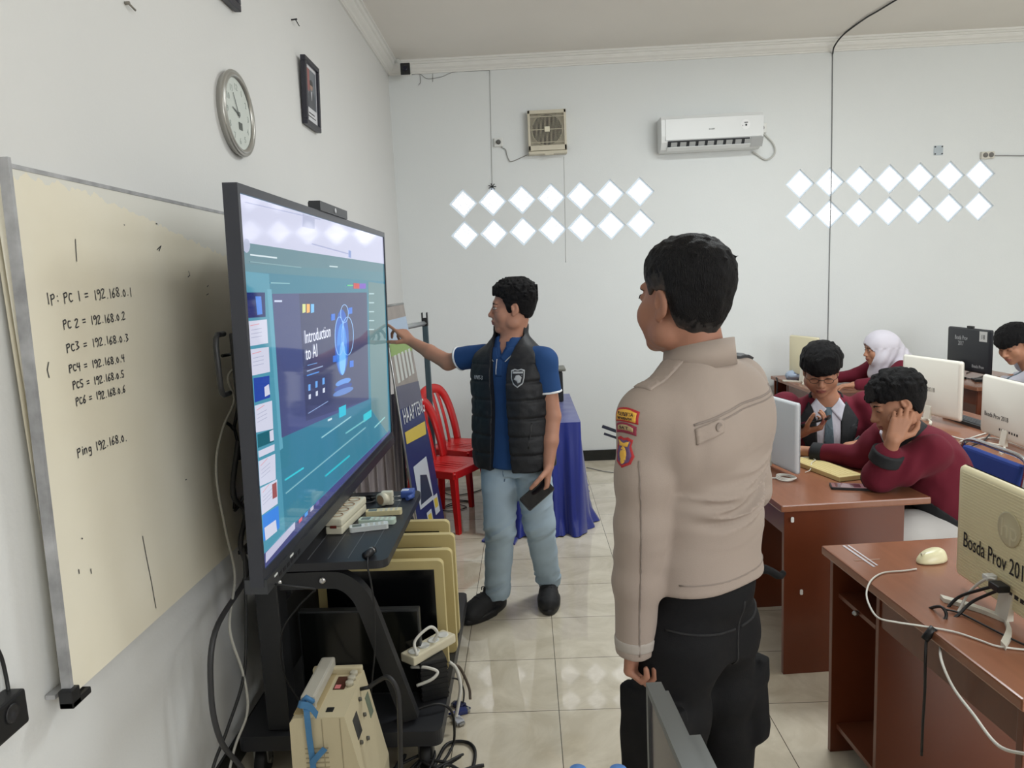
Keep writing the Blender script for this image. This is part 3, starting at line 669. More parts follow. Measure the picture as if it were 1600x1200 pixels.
line(383, 316, 500, 343, 1.4, (160, 166, 200)); line(487, 381, 545, 397, 2, (160, 166, 200)); uiq([(544, 391), (548, 392), (548, 403), (544, 402)], (130, 150, 200)); uiq([(472, 334), (491, 340), (491, 358), (472, 354)], (168, 172, 200))
for i in range(5): line(576, 459+14*i, 584, 459+14*i, 2, (170, 196, 200))
WH, BLU = (206, 208, 226), (40, 70, 160)
TH = [([(384, 457), (413, 457), (414, 495), (387, 497)], (30, 44, 104)), ([(387, 502), (416, 499), (418, 536), (389, 541)], WH), ([(390, 546), (419, 542), (421, 581), (393, 587)], WH), ([(395, 591), (420, 587), (421, 621), (397, 629)], BLU), ([(397, 634), (424, 626), (426, 670), (399, 676)], WH),
      ([(401, 679), (426, 670), (427, 690), (402, 700)], (30, 96, 110)), ([(403, 705), (428, 694), (428, 704), (404, 715)], WH), ([(403, 721), (429, 709), (430, 749), (405, 760)], WH), ([(406, 763), (432, 749), (433, 787), (408, 805)], WH), ([(409, 806), (434, 790), (436, 825), (411, 846)], (60, 130, 220))]
for q, rgb in TH: uiq(q, rgb)
uiq([(398, 463), (407, 463), (409, 491), (401, 492)], (70, 130, 220)); uiq([(412, 605), (419, 600), (421, 616), (413, 620)], WH); uiq([(420, 674), (426, 671), (427, 688), (421, 690)], WH); uiq([(424, 757), (431, 753), (432, 776), (425, 780)], (150, 80, 80)); uiq([(412, 825), (430, 812), (432, 830), (414, 845)], WH)
for q, _c in TH[1:3]+TH[4:5]+TH[7:9]:
    line(q[0][0]+3, q[0][1]+7, q[1][0]-12, q[1][1]+7, 1.2, (214, 150, 160))
    for k in range(3): line(q[0][0]+4, q[0][1]+14+k*6, q[1][0]-8, q[1][1]+14+k*6, .8, (160, 164, 190))
uiq([(411, 866), (609, 672), (609, 692), (411, 890)], (70, 74, 124)); uiq([(414, 864), (460, 815), (460, 826), (414, 880)], (190, 190, 214))
for i, rgb in enumerate(((214, 90, 110), (70, 150, 230), (190, 190, 210), (90, 90, 160))): uiq([(466+9*i, 812-9*i), (471+9*i, 807-9*i), (471+9*i, 813-9*i), (466+9*i, 818-9*i)], rgb)
ctx = [tv_px(384, 384), tv_px(384, 390)]
uiq([(384+5.5*math.cos(t), 384+11*math.sin(t)) for t in np.linspace(0, 2*math.pi, 17)[:-1]], (170, 176, 200))
def ui_text(txt, p0, p1, rgb):
    (sa, za), (sb, zb) = tv_px(*p0), tv_px(*p1); w = sb-sa
    scr.text(txt, tvp(sa, za, .0004+_lay[0]+.0004), tvp(1, .5)-tvp(0, .5), tvp(.5, 1)-tvp(.5, 0), w/ (text_geo(txt)[0][:, 0].max()), .0002, col(rgb, 1.0)); 
ui_text('Introduction', (475, 537), (516, 533), (225, 230, 245)); ui_text('to AI', (477, 563), (495, 558), (225, 230, 245))
scr.build('screen', SM, tv)
# camera bar, handle, back bracket
b = MB(); slab(b, .745, 1.14, TVH, TVH+.034, -.03, .012); slab(b, .75, .80, TVH, TVH+.030, -.034, -.0301)
bar = b.build('camera_bar', mat('camera_bar', (60, 62, 66), .4, .3), tv)
q = tvp(.95, TVH+.017, .012); MB().lathe([(.010, 0), (.010, .003), (0, .003)], q, (1, 0, 0), 16).build('lens', mat('lens_light', (220, 222, 226), .2), bar)
b = MB(); H = lambda z, y: (TVX-.045, TVY+y, TVZ+z)
b.tube([H(.715, .02), H(.715, -.022), H(.705, -.033), H(.685, -.038), H(.575, -.034), H(.560, -.028), H(.553, -.018), H(.553, .02)], .0075, 10).build('handle', BLACK_PLASTIC, tv)
# mounting plates that hang it on the trolley columns
b = MB()
for yy in (2.50, 3.12): b.box((.18, yy-.05, .62), (.245, yy+.05, 1.55), .004)
b.box((.19, 2.36, 1.28), (.245, 3.28, 1.38), .003).build('wall_bracket', DARK_METAL, tv)

# trolley
cart = thing('display_trolley', 'black steel trolley with two shelves under the large display', 'trolley', (.41, 2.87, 0))
MB().prism([(a+.41, b_+2.77) for a, b_ in rrect(.40, .84, .035)], (0, 0, .742), (1, 0, 0), (0, 1, 0), .028).build('top_shelf', mat('trolley_laminate', (38, 39, 44), .42), cart)
b = MB()
for xx in (.33, .40, .47, .54): b.box((xx, 2.38, .7698), (xx+.003, 3.15, .7712))
b.build('shelf_groove', mat('shelf_groove', (84, 86, 90), .35), cart)
MB().prism([(a+.41, b_+2.87) for a, b_ in rrect(.71, 1.13, .03)], (0, 0, .115), (1, 0, 0), (0, 1, 0), .055).build('bottom_shelf', mat('trolley_base', (40, 41, 45), .45), cart)
for yy in (2.375, 3.25):
    MB().box((.155, yy-.04, .17), (.235, yy+.04, 1.56), .006).build('column', DARK_METAL, cart)
    b = MB(); pts = [(.20, yy, .705), (.40, yy, .705), (.455, yy, .695), (.50, yy, .655), (.53, yy, .59), (.58, yy, .42), (.65, yy, .18)]
    P = spline(pts, 6); W_ = .020; T_ = .030
    V = []; F = []
    for i, p in enumerate(P):
        d = P[min(i+1, len(P)-1)]-P[max(i-1, 0)]; d /= np.linalg.norm(d); n_ = np.cross(d, [0, 1.0, 0]); 
        for (u, v) in ((-W_, -T_), (W_, -T_), (W_, T_), (-W_, T_)): V.append(p+np.array([0, u, 0])+n_*v)
    for i in range(len(P)-1):
        for j in range(4): F.append((i*4+j, (i+1)*4+j, (i+1)*4+(j+1) % 4, i*4+(j+1) % 4))
    F += [(0, 1, 2, 3), tuple(len(V)-4+j for j in (3, 2, 1, 0))]
    lg = b.raw(V, F).build('side_frame', DARK_METAL, cart)
    for xx in (.235, .385): MB().lathe([(.013, 0), (.013, .004), (.008, .008), (0, .008)], (xx, yy-.020, .705), (0, -1, 0), 16).build('bolt', CHROME, lg)
MB().box((.17, 2.42, .30), (.20, 3.21, .57), .003).build('back_panel', mat('perforated_black', (26, 27, 29), .5), cart)
for (x, y) in ((.12, 2.36), (.70, 2.36), (.12, 3.36), (.70, 3.36)):
    w = MB().cyl((x-.018, y, .045), (x+.018, y, .045), .045, 22).build('caster', mat('caster_rubber', (30, 30, 32), .6), cart)
    MB().box((x-.026, y-.02, .05), (x-.020, y+.02, .115)).box((x+.020, y-.02, .05), (x+.026, y+.02, .115)).cyl((x-.03, y, .045), (x+.03, y, .045), .010, 12).build('fork', STEEL, w)

# ---- on the top shelf (z .7712)
ZT = .7714
def surf_thing(name, label, cat, c, rz=0, group=None): return thing(name, label, cat, c, rz, group)
ps = surf_thing('power_strip', 'thick cream power strip with four sockets lying on the trolley shelf', 'power strip', (.375, 2.77, ZT), math.radians(-6))
MB().box((-.032, -.145, 0), (.032, .145, .030), .006).box((-.034, -.147, .032), (.034, .147, .062), .008).build('case', PALE, ps, world=False)
for k in range(4): MB().lathe([(.024, .0), (.024, .002), (.020, .002), (.019, -.010), (0, -.010)], (0, -.10+.066*k, .0618), (0, 0, 1), 20).build('socket', mat('socket_tan', (170, 140, 110), .5), ps, world=False)
MB().box((-.012, -.149, .026), (.012, -.1465, .036)).build('switch', mat('switch_red', (110, 40, 30), .4), ps, world=False)
pl = surf_thing('plug_adapter', 'cream round plug adapter lying on its side near the far end of the trolley shelf', 'adapter', (.49, 2.985, ZT+.028), 0)
MB().lathe([(.0, 0), (.028, .0), (.028, .03), (.022, .035), (.022, .055), (.012, .06), (0, .06)], (-.02, -.02, 0), (.55, .8, 0), 22).box((-.02, -.012, -.027), (.03, .02, .03), .006).build('case', PALE, pl, world=False)
MB().lathe([(0, -.001), (.020, -.001)], (-.02, -.02, 0), (.55, .8, 0), 20, cap=False).build('socket', mat('socket_tan', (170, 140, 110), .5), pl, world=False)
MB().cyl((.028, .0, .006), (.062, .004, .006), .0024, 8).cyl((.028, .0, -.012), (.062, .004, -.012), .0024, 8).build('prongs', STEEL, pl, world=False)
def remote(c, rz, m, label, lcd):
    r = surf_thing('remote_control', label, 'remote control', c, rz, 'remote controls on the trolley')
    MB().prism(rrect(.145, .042, .010), (0, 0, 0), (1, 0, 0), (0, 1, 0), .019).build('case', m, r, world=False)
    MB().box((-.062, -.013, .0188), (-.028, .013, .0200)).build('display_window', lcd, r, world=False)
    b = MB()
    for k in range(4):
        for j in (-1, 1): b.box((-.015+.02*k, j*.009-.005, .0188), (-.004+.02*k, j*.009+.005, .0208), .0008)
    b.build('buttons', mat('remote_button', (206, 206, 196), .5), r, world=False)
lcd = mat('remote_lcd', (104, 116, 110), .25)
remote((.505, 2.855, ZT), math.radians(4), CREAM, 'cream remote control, farthest of the three on the trolley shelf', lcd)
remote((.50, 2.745, ZT), math.radians(-4), mat('mint_plastic', (206, 222, 206), .4), 'pale green remote control, middle of the three on the trolley shelf', lcd)
remote((.482, 2.675, ZT), math.radians(14), mat('white_remote', (222, 226, 224), .35), 'white remote control, nearest of the three on the trolley shelf', lcd)
ad = surf_thing('dongle', 'small black cylinder dongle at the near right corner of the trolley shelf', 'dongle', (.545, 2.385, ZT+.014), math.radians(75))
MB().tube([(-.028, 0, 0), (.028, 0, 0)], .014, 16).build('case', BLACK_PLASTIC, ad, world=False); MB().lathe([(.0142, 0), (.0142, .006)], (.012, 0, 0), (1, 0, 0), 16, cap=False).build('ring', CHROME, ad, world=False)
cable('dongle_cable', [(.545, 2.362, ZT+.012), (.547, 2.345, ZT+.004), (.55, 2.325, ZT-.012), (.56, 2.318, .70), (.565, 2.316, .60), (.555, 2.312, .46), (.54, 2.305, .36), (.52, 2.30, .20)], .0035, BCABLE, 'thin black cable hanging from the dongle over the near shelf edge')
bp = surf_thing('marker_packet', 'small blue and white packet at the far corner of the trolley shelf', 'packet', (.572, 3.10, ZT))
MB().box((-.035, -.035, 0), (.02, .03, .03), .006).build('wrapper', mat('packet_blue', (70, 96, 170), .4), bp, world=False); MB().box((-.036, -.02, .008), (-.0, .012, .0305), .004).build('print', mat('packet_white', (214, 218, 232), .4), bp, world=False); MB().cyl((.0, -.075, .012), (.02, -.04, .012), .010, 12).build('cap', mat('packet_blue', (70, 96, 170), .4), bp, world=False)
cable('coiled_cable', [(.30, 3.02, ZT+.006), (.36, 3.06, ZT+.006), (.43, 3.03, ZT+.006), (.40, 2.99, ZT+.008), (.34, 3.0, ZT+.014), (.31, 3.06, ZT+.012), (.38, 3.10, ZT+.008), (.44, 3.07, ZT+.010), (.41, 3.04, ZT+.016)], .005, BCABLE, 'tangle of black cord on the far end of the trolley shelf')
cable('display_cable', [tvp(.05, -.012, .018), (.42, 1.98+.02, .835), (.45, 2.06, .80), (.40, 2.18, .735), (.33, 2.25, .66), (.26, 2.27, .56), (.245, 2.30, .40), (.30, 2.32, .25), (.34, 2.30, .175)], .0035, BCABLE, 'thin black cord from the display corner into the trolley')

# ---- monitors stored on the bottom shelf (z .17)
ZB = .1705
def stored_monitor(y, xr, w, h, rz, m, label, inset=.035):
    t = thing('stored_monitor', label, 'monitor', (xr-w/2, y, ZB), rz, 'monitors stored on the trolley')
    L = Matrix.Rotation(math.radians(-3), 4, 'X')
    b = MB(); b.prism(rrect(w, h, .022, cx=0, cy=h/2), (0, -.012, .0), (1, 0, 0), (0, 0, 1), -.03)
    b.build('case', m, t, world=False)
    MB().box((-w/2+inset, -.0145, inset*1.6), (w/2-inset, -.011, h-inset), .002).build('screen', mat('dead_screen', (12, 13, 15), .18), t, world=False)
    return t
CR2 = mat('yellowed_cream', (214, 196, 140), .42)
stored_monitor(2.72, .752, .50, .455, math.radians(-2), CR2, 'yellowed cream monitor, nearest of the cream ones under the trolley top')
stored_monitor(2.86, .772, .50, .445, math.radians(-2), CR2, 'yellowed cream monitor, second of the cream ones under the trolley top', .055)
stored_monitor(3.02, .768, .50, .455, math.radians(-3), CR2, 'yellowed cream monitor, third of the cream ones under the trolley top', .055)
stored_monitor(3.145, .735, .50, .475, math.radians(-4), CR2, 'yellowed cream monitor farthest back on the trolley base', .045)
t = thing('stored_monitor', 'thin black monitor standing at the near end of the trolley base', 'monitor', (.46, 2.555, ZB), math.radians(-2), 'monitors stored on the trolley')
MB().box((-.24, -.012, 0), (.215, .022, .335), .005).build('case', mat('black_monitor_edge', (44, 46, 48), .35), t, world=False); MB().box((-.232, -.014, .01), (.209, -.0118, .328), .001).build('screen', mat('dead_screen2', (18, 20, 19), .12), t, world=False)
# keyboard box and lower strip beyond the black monitor's edge
t = thing('black_box', 'ribbed black box under the white power strip on the trolley base', 'box', (.70, 2.56, ZB), math.radians(20))
b = MB().box((-.05, -.07, 0), (.05, .09, .155), .004)
for k in range(7): b.box((-.052, -.072, .016+.02*k), (.052, .092, .022+.02*k))
b.build('case', BLACK_PLASTIC, t, world=False)
t = thing('power_strip', 'white power strip lying on the black box on the trolley base', 'power strip', (.70, 2.56, ZB+.156), math.radians(-38))
MB().box((-.035, -.11, 0), (.035, .11, .034), .006).build('case', mat('strip_ivory', (226, 218, 192), .42), t, world=False)
for k in range(4): MB().lathe([(.022, 0), (.022, .003), (.016, .001), (0, .001)], (0, -.075+.05*k, .034), (0, 0, 1), 16).build('socket', WHITE_PLASTIC, t, world=False)
cable('white_cable', [(.67, 2.47, .36), (.66, 2.50, .40), (.71, 2.545, .43), (.735, 2.56, .40), (.72, 2.555, .37)], .006, WCABLE, 'white cord arching up from the lower power strip')
cable('white_cable', [(.64, 2.50, .30), (.70, 2.475, .31), (.74, 2.47, .295), (.72, 2.455, .275), (.665, 2.45, .255)], .006, WCABLE, 'white cord looping below the lower power strip')
cable('white_cable', [(.765, 2.62, .25), (.79, 2.62, .22), (.805, 2.60, .16), (.795, 2.575, .10), (.785, 2.56, .06)], .007, WCABLE, 'white cord end hanging over the right edge of the trolley base')
cable('brown_cable', [(.775, 2.63, .23), (.80, 2.66, .20), (.83, 2.66, .12), (.835, 2.64, .08)], .006, mat('brown_cord', (84, 72, 62), .5), 'brown cord end hanging beside the white cord at the trolley base')

# ---- portable amplifier on the floor
am = thing('portable_amplifier', 'cream portable amplifier with a grey handle and blue ribbon on the floor', 'amplifier', (.46, 2.13, 0))
AY0, AY1 = 2.0, 2.265
pf = [(.372, 0), (.586, 0), (.588, .12), (.526, .425), (.372, .425), (.360, .41), (.352, .05)]
MB().prism(pf, (0, AY0, 0), (1, 0, 0), (0, 0, 1), -(AY1-AY0)).build('case', mat('amplifier_cream', (206, 194, 162), .5, bump=.04, bscale=200), am)
b = MB(); 
for zz in [.03+.0155*k for k in range(20)]: b.box((.40, AY0-.0015, zz), (.47, AY0+.001, zz+.004))
b.box((.455, AY0-.001, .0), (.458, AY0+.001, .42)).box((.51, AY0-.001, .0), (.513, AY0+.001, .42)).build('seam', mat('amplifier_seam', (168, 156, 128), .5), am)
MB().box((.367, AY0+.02, .425), (.44, AY1-.02, .4265)).build('handle_well', mat('handle_well', (190, 172, 132), .5), am)
MB().box((.385, AY0+.035, .437), (.432, AY1+.01, .472), .008).box((.39, AY0+.035, .42), (.428, AY0+.06, .45), .004).box((.39, AY1-.02, .42), (.428, AY1+.0, .45), .004).build('handle', mat('handle_grey', (188, 184, 172), .45), am)
MB().box((.36, AY1-.02, .42), (.524, AY1+.004, .445), .006).build('back_rim', mat('amplifier_cream', (206, 194, 162)), am)
for k in range(3): MB().lathe([(.013, 0), (.013, .012), (.010, .014), (0, .014)], (.500, AY0+.175+.03*k, .425), (0, 0, 1), 18).build('knob', mat('knob_grey', (188, 182, 164), .45), am)
MB().box((.452, AY0+.15, .4245), (.488, AY0+.225, .427)).build('display_window', mat('amp_window', (84, 50, 40), .3), am); MB().box((.456, AY0+.153, .4268), (.474, AY0+.175, .4276)).build('red_mark', mat('amp_pink', (220, 130, 130), .4), am)
MB().box((.462, AY0+.028, .4245), (.484, AY0+.05, .4268)).build('socket', BLACK_PLASTIC, am)
# sloped control face
fs = np.array([.588-.526, 0, .12-.425])*.58; 
def slope(u, v, off=.0015): n_ = np.array([.305, 0, .062]); n_ /= np.linalg.norm(n_); return np.array([.526, AY0+v, .425])+fs*u+n_*off
def slope_rect(u0, u1, v0, v1, name, m):
    P = [slope(u0, v0), slope(u1, v0), slope(u1, v1), slope(u0, v1)]; Q = [slope(*q, -.004) for q in ((u0, v0), (u1, v0), (u1, v1), (u0, v1))]
    MB().raw(P+Q, [(0, 1, 2, 3), (7, 6, 5, 4)]+[(a, 4+a, 4+(a+1) % 4, (a+1) % 4) for a in range(4)]).build(name, m, am)
slope_rect(.25, .62, .05, .10, 'cassette_window', mat('amp_dark', (54, 54, 54), .3)); slope_rect(.35, .75, .20, .24, 'label_plate', mat('amp_green', (120, 130, 112), .4))
for (u, v) in ((.2, .15), (.5, .15), (.7, .06), (.85, .12)): MB().lathe([(.007, 0), (.006, .008), (0, .008)], slope(u, v, 0), (.305, 0, .062), 12).build('control_knob', mat('knob_dark', (90, 88, 80), .4), am)
MB().tube([slope(.12, .185, 0), slope(.12, .185, .03)], .006, 10).build('jack_plug', BLACK_PLASTIC, am)
RB = mat('blue_ribbon', (72, 128, 176), .55)
rb = MB()
def ribbon(mb, pts, w, side): 
    P = spline(pts, 6); V = []; F = []
    for p in P: V += [p-np.array(side)*w/2, p+np.array(side)*w/2]
    for i in range(len(P)-1): F.append((2*i, 2*i+1, 2*i+3, 2*i+2))
    V2 = [v+np.array([0, -.0015, .0005]) for v in V]; n_ = len(V); mb.raw(V+V2, F+[tuple(q+n_ for q in f)[::-1] for f in F])
ribbon(rb, [(.405, AY0+.03, .455), (.418, AY0-.008, .44), (.42, AY0-.01, .36), (.422, AY0-.008, .30), (.425, AY0-.012, .20), (.43, AY0-.01, .05)], .018, (1, 0, 0))
ribbon(rb, [(.385, AY0+.02, .46), (.40, AY0, .468), (.425, AY0+.0, .462), (.45, AY0-.012, .44)], .020, (.3, .3, .9)); ribbon(rb, [(.420, AY0-.012, .285), (.44, AY0-.016, .31), (.465, AY0-.014, .335)], .018, (.8, 0, -.6))
rb.tube([(.395, AY0+.03, .462), (.41, AY0+.02, .480), (.425, AY0+.03, .46), (.41, AY0+.045, .445)], .008, 8, closed=True).build('ribbon', RB, am)
q = slope(.12, .185, .03); cable('amplifier_cable', [q, q+np.array([.03, .0, .02]), (.63, 2.16, .455), (.66, 2.14, .42), (.665, 2.12, .34), (.66, 2.11, .20), (.655, 2.10, .06), (.65, 2.08, .006), (.70, 2.02, .006)], .008, mat('cable_dark', (38, 38, 40), .5), 'thick dark cable curving out of the portable amplifier')

# ---- cables on and near the left wall
cable('hanging_cable', [at(q[0], q[1], 'x', .10) for q in ((372, 570), (356, 590), (366, 625), (350, 665), (339, 710), (340, 760), (353, 830), (367, 900))]+[(.12, 2.2, .62), (.14, 2.22, .45), (.15, 2.2, .33), (.13, 2.12, .25), (.12, 2.02, .12), (.10, 2.0, .01)], .0045, mat('pale_grey_cable', (176, 174, 166), .5), 'pale grey cable hanging behind the display down to the floor')
cable('black_power_cable', [at(q[0], q[1], 'x', .09) for q in ((372, 690), (364, 770), (383, 800), (376, 850), (385, 900))]+[(.12, 2.10, .66), (.11, 2.05, .48), (.12, 2.06, .32), (.15, 2.12, .18), (.15, 2.16, .05), (.16, 2.10, .008)], .009, mat('dark_grey_cable', (58, 58, 60), .5), 'thick dark grey power cable drooping along the wall to the floor', 'cable')
cable('black_cable', [(.16, 2.28, .86), (.15, 2.26, .62), (.14, 2.22, .44), (.10, 2.15, .30), (.07, 2.08, .20), (.06, 2.02, .05), (.07, 1.98, .006)], .0055, BCABLE, 'black cord dropping behind the trolley column')
for k, (p, q) in enumerate((((347, 556), (362, 553)), ((352, 659), (365, 671)), ((372, 618), (366, 668)), ((366, 668), (374, 718)), ((365, 755), (366, 795)), ((367, 798), (380, 776)))):
    a, c = at(*p, 'x', .05), at(*q, 'x', .05)
    tag(MB().tube([a, (a+c)/2+np.array([.004, 0, 0]), c], .006, 6).build('cable_clip', BCABLE), ['short black cable stub behind the display, highest one', 'short black cable stub crossing the pale cable behind the display', 'black cable piece beside the display, upper half of the pair', 'black cable piece beside the display, lower half of the pair', 'black cable stub low behind the display, left one', 'slanting black cable stub low behind the display'][k], 'cable')

# ---- cables and plugs on the floor right of the trolley
def floor_tangle(seed, n, cx, cy, rx, ry):
    r = random.Random(seed); return [(cx+rx*r.uniform(-1, 1), cy+ry*r.uniform(-1, 1), .008+r.uniform(0, .05)) for _ in range(n)]
for k in range(4):
    cable('floor_cable', floor_tangle(30+k, 11, .64+.04*k, 2.22+.02*k, .16, .12), .0055, BCABLE, ['tangled black cable on the floor in front of the trolley, nearest the amplifier', 'tangled black cable on the floor, second from the amplifier', 'tangled black cable on the floor, third from the amplifier', 'tangled black cable on the floor, farthest from the amplifier'][k], 'cable', 'black cables tangled on the floor')
cable('floor_cable', [(.70, 2.25, .01), (.73, 2.36, .012), (.76, 2.47, .01), (.83, 2.48, .008), (.865, 2.42, .008), (.855, 2.30, .008), (.80, 2.22, .01), (.72, 2.2, .02)], .0065, BCABLE, 'black cable looping out onto the tiles beside the trolley')
cable('floor_cable', [(.60, 2.36, .178), (.66, 2.40, .19), (.74, 2.42, .20), (.785, 2.44, .16), (.79, 2.46, .08), (.78, 2.46, .01), (.75, 2.36, .01), (.71, 2.3, .03)], .005, BCABLE, 'black cable running over the trolley base edge to the floor')
cable('connector_cable', [(.745, 2.66, .16), (.785, 2.70, .13), (.80, 2.74, .06), (.795, 2.72, .012), (.785, 2.68, .012)], .0035, BCABLE, 'thin black cable ending in the blue connector')
def connector(c, rz, m, label):
    t = thing('video_connector', label, 'connector', c, rz)
    MB().box((-.03, -.017, 0), (.015, .017, .016), .004).tube([(-.06, 0, .008), (-.03, 0, .008)], [.004, .007], 10).build('shell', m, t, world=False)
    MB().box((.015, -.013, .003), (.026, .013, .013), .002).build('plug', STEEL, t, world=False)
connector((.80, 2.68, .001), math.radians(20), mat('connector_blue', (40, 52, 110), .4), 'blue video connector lying on the tiles beside the trolley')
connector((.79, 2.61, .001), math.radians(-55), mat('connector_grey', (196, 198, 206), .4), 'pale grey connector lying next to the blue one')
connector((.775, 2.725, .001), math.radians(150), mat('connector_navy', (30, 34, 70), .4), 'dark navy connector lying behind the blue one')

# ---- rack, curtain, banner behind the display
GRN = mat('green_grey_steel', (62, 80, 88), .45)
rk = thing('garment_rack', 'dark green steel rack frame standing behind the leaning banner', 'rack', (.33, 4.75, 0))
for (x, y, top) in ((.358, 5.45, 1.45), (.27, 4.62, 1.50)):
    p = MB().box((x-.02, y-.02, 0), (x+.02, y+.02, top), .003).build('post', GRN, rk)
    MB().box((x-.022, y-.022, top-.06), (x+.022, y+.022, top-.0), .002).box((x-.022, y-.02, top), (x-.014, y+.02, top+.04)).box((x+.014, y-.02, top), (x+.022, y+.02, top+.04)).build('hook', BLACK_PLASTIC, p)
MB().tube([(.27, 4.62, 1.42), (.358, 5.45, 1.41)], .018, 4).build('top_bar', mat('pale_bar', (160, 164, 166), .4), rk)
for (x, y) in ((.358, 5.45), (.27, 4.62)): MB().box((x-.10, y-.02, 0.0), (x+.06, y+.02, .03), .003).build('foot', GRN, rk)
V = []; F = []; nu, nv = 60, 10
for j in range(nv+1):
    for i in range(nu+1):
        u, v = i/nu, j/nv; V.append((.025+.30*u, 4.32+.025*math.sin(u*34)+.012*math.sin(u*71+v*2)+.02*v*math.sin(u*11), 1.05-1.045*v))
for j in range(nv):
    for i in range(nu): a = j*(nu+1)+i; F.append((a, a+nu+1, a+nu+2, a+1))
cu = MB().raw(V, F, 0, True).build('folded_curtain', mat('pinkish_white_cloth', (214, 204, 206), .8, sheen=.2)); cu.modifiers.new('cloth', 'SOLIDIFY').thickness = .004
tag(cu, 'pinkish white curtain hanging in folds behind the far end of the display', 'curtain')

bn = thing('standing_banner', 'tall blue banner with yellow strip leaning between the display and the red chairs', 'banner', (.5, 4.35, 0))
def bnp(u, v, off=0.0):
    """u from the near edge (0) to the far edge (1), v height in metres"""
    x0 = .470-.092*v; x1 = .535-.125*v
    return np.array([lerp(x0, x1, u)+off, lerp(4.05, 4.66, u), v])
BH = 1.58
def ban(mb, pts, mi, off, nu=10, nv=6):
    """a printed patch following the leaning sheet; pts: four (u, v) corners"""
    (a0, a1), (b0, b1), (c0, c1), (d0, d1) = pts; V = []; F = []
    for j in range(nv+1):
        for i in range(nu+1):
            s, t = i/nu, j/nv; V.append(bnp(lerp(lerp(a0, b0, s), lerp(d0, c0, s), t), lerp(lerp(a1, b1, s), lerp(d1, c1, s), t), off))
    for j in range(nv):
        for i in range(nu): k = j*(nu+1)+i; F.append((k, k+1, k+nu+2, k+nu+1))
    mb.raw(V, F, mi)
b = MB()
ban(b, ((0, .02), (1, .02), (1, BH), (0, BH)), 0, 0, 16, 16); ban(b, ((1, .02), (0, .02), (0, BH), (1, BH)), 0, -.006, 16, 16)
ban(b, ((0, 1.05), (1, 1.0), (1, BH), (0, BH)), 1, .001); ban(b, ((0, 1.35), (1, 1.40), (1, 1.50), (0, 1.50)), 2, .0016); ban(b, ((0, 1.30), (1, 1.28), (1, 1.36), (0, 1.37)), 3, .002)
for k in range(5): ban(b, ((.1+.17*k, 1.14), (.2+.17*k, 1.14), (.2+.17*k, 1.30), (.1+.17*k, 1.30)), 4, .0022)
ban(b, ((0, 1.0), (1, .94), (1, 1.08), (0, 1.13)), 5, .0024)
ban(b, ((.05, .79), (.90, .74), (.95, .82), (.05, .86)), 6, .002)
ban(b, ((.15, .38), (.72, .34), (.72, .62), (.15, .64)), 7, .002); ban(b, ((.2, .40), (.68, .37), (.60, .52), (.35, .56)), 8, .0026)
for k, (u, v) in enumerate(((.35, .20), (.68, .24))): ban(b, ((u, v), (u+.2, v-.01), (u+.2, v+.11), (u, v+.12)), 7, .002); ban(b, ((u+.03, v+.04), (u+.17, v+.03), (u+.17, v+.09), (u+.03, v+.10)), 6, .0026)
for k in range(6): ban(b, ((.25, .16-.022*k), (.85, .15-.022*k), (.85, .157-.022*k), (.25, .167-.022*k)), 9, .002)
e1 = bnp(1, .9)-bnp(0, .9); e2 = bnp(.5, 1.0)-bnp(.5, .8); e1 /= np.linalg.norm(e1); uu = .07
for ch in 'HAAPTENG':
    w_ = .105*text_geo(ch)[0][:, 0].max(); b.text(ch, bnp(uu, .905-.03*uu, .0035), e1, e2, .125, .0008, 10, width=w_); uu += (w_+.010)/.61
b.build('print', [mat('banner_navy', (40, 52, 104), .4), mat('banner_photo', (150, 140, 134), .4, var=.4, vscale=6), mat('banner_sky', (170, 190, 214), .4), mat('banner_green', (138, 170, 86), .4), mat('banner_window', (206, 210, 206), .4), mat('banner_fade', (84, 84, 108), .4), mat('banner_yellow', (222, 196, 84), .4), mat('banner_card', (206, 212, 222), .4), mat('banner_dark', (52, 64, 84), .4), mat('banner_line', (110, 124, 170), .4), mat('banner_white', (228, 230, 234), .4)], bn)
MB().tube([bnp(-.01, .0, -.004), bnp(-.01, BH, -.004)], .006, 6).build('edge_pole', STEEL, bn); MB().tube([bnp(0, BH, -.003), bnp(1, BH, -.003)], .008, 6).build('top_rail', STEEL, bn)
MB().box((.40, 4.03, 0), (.56, 4.68, .03), .006).build('base', mat('banner_base', (150, 152, 154), .4, .6), bn)

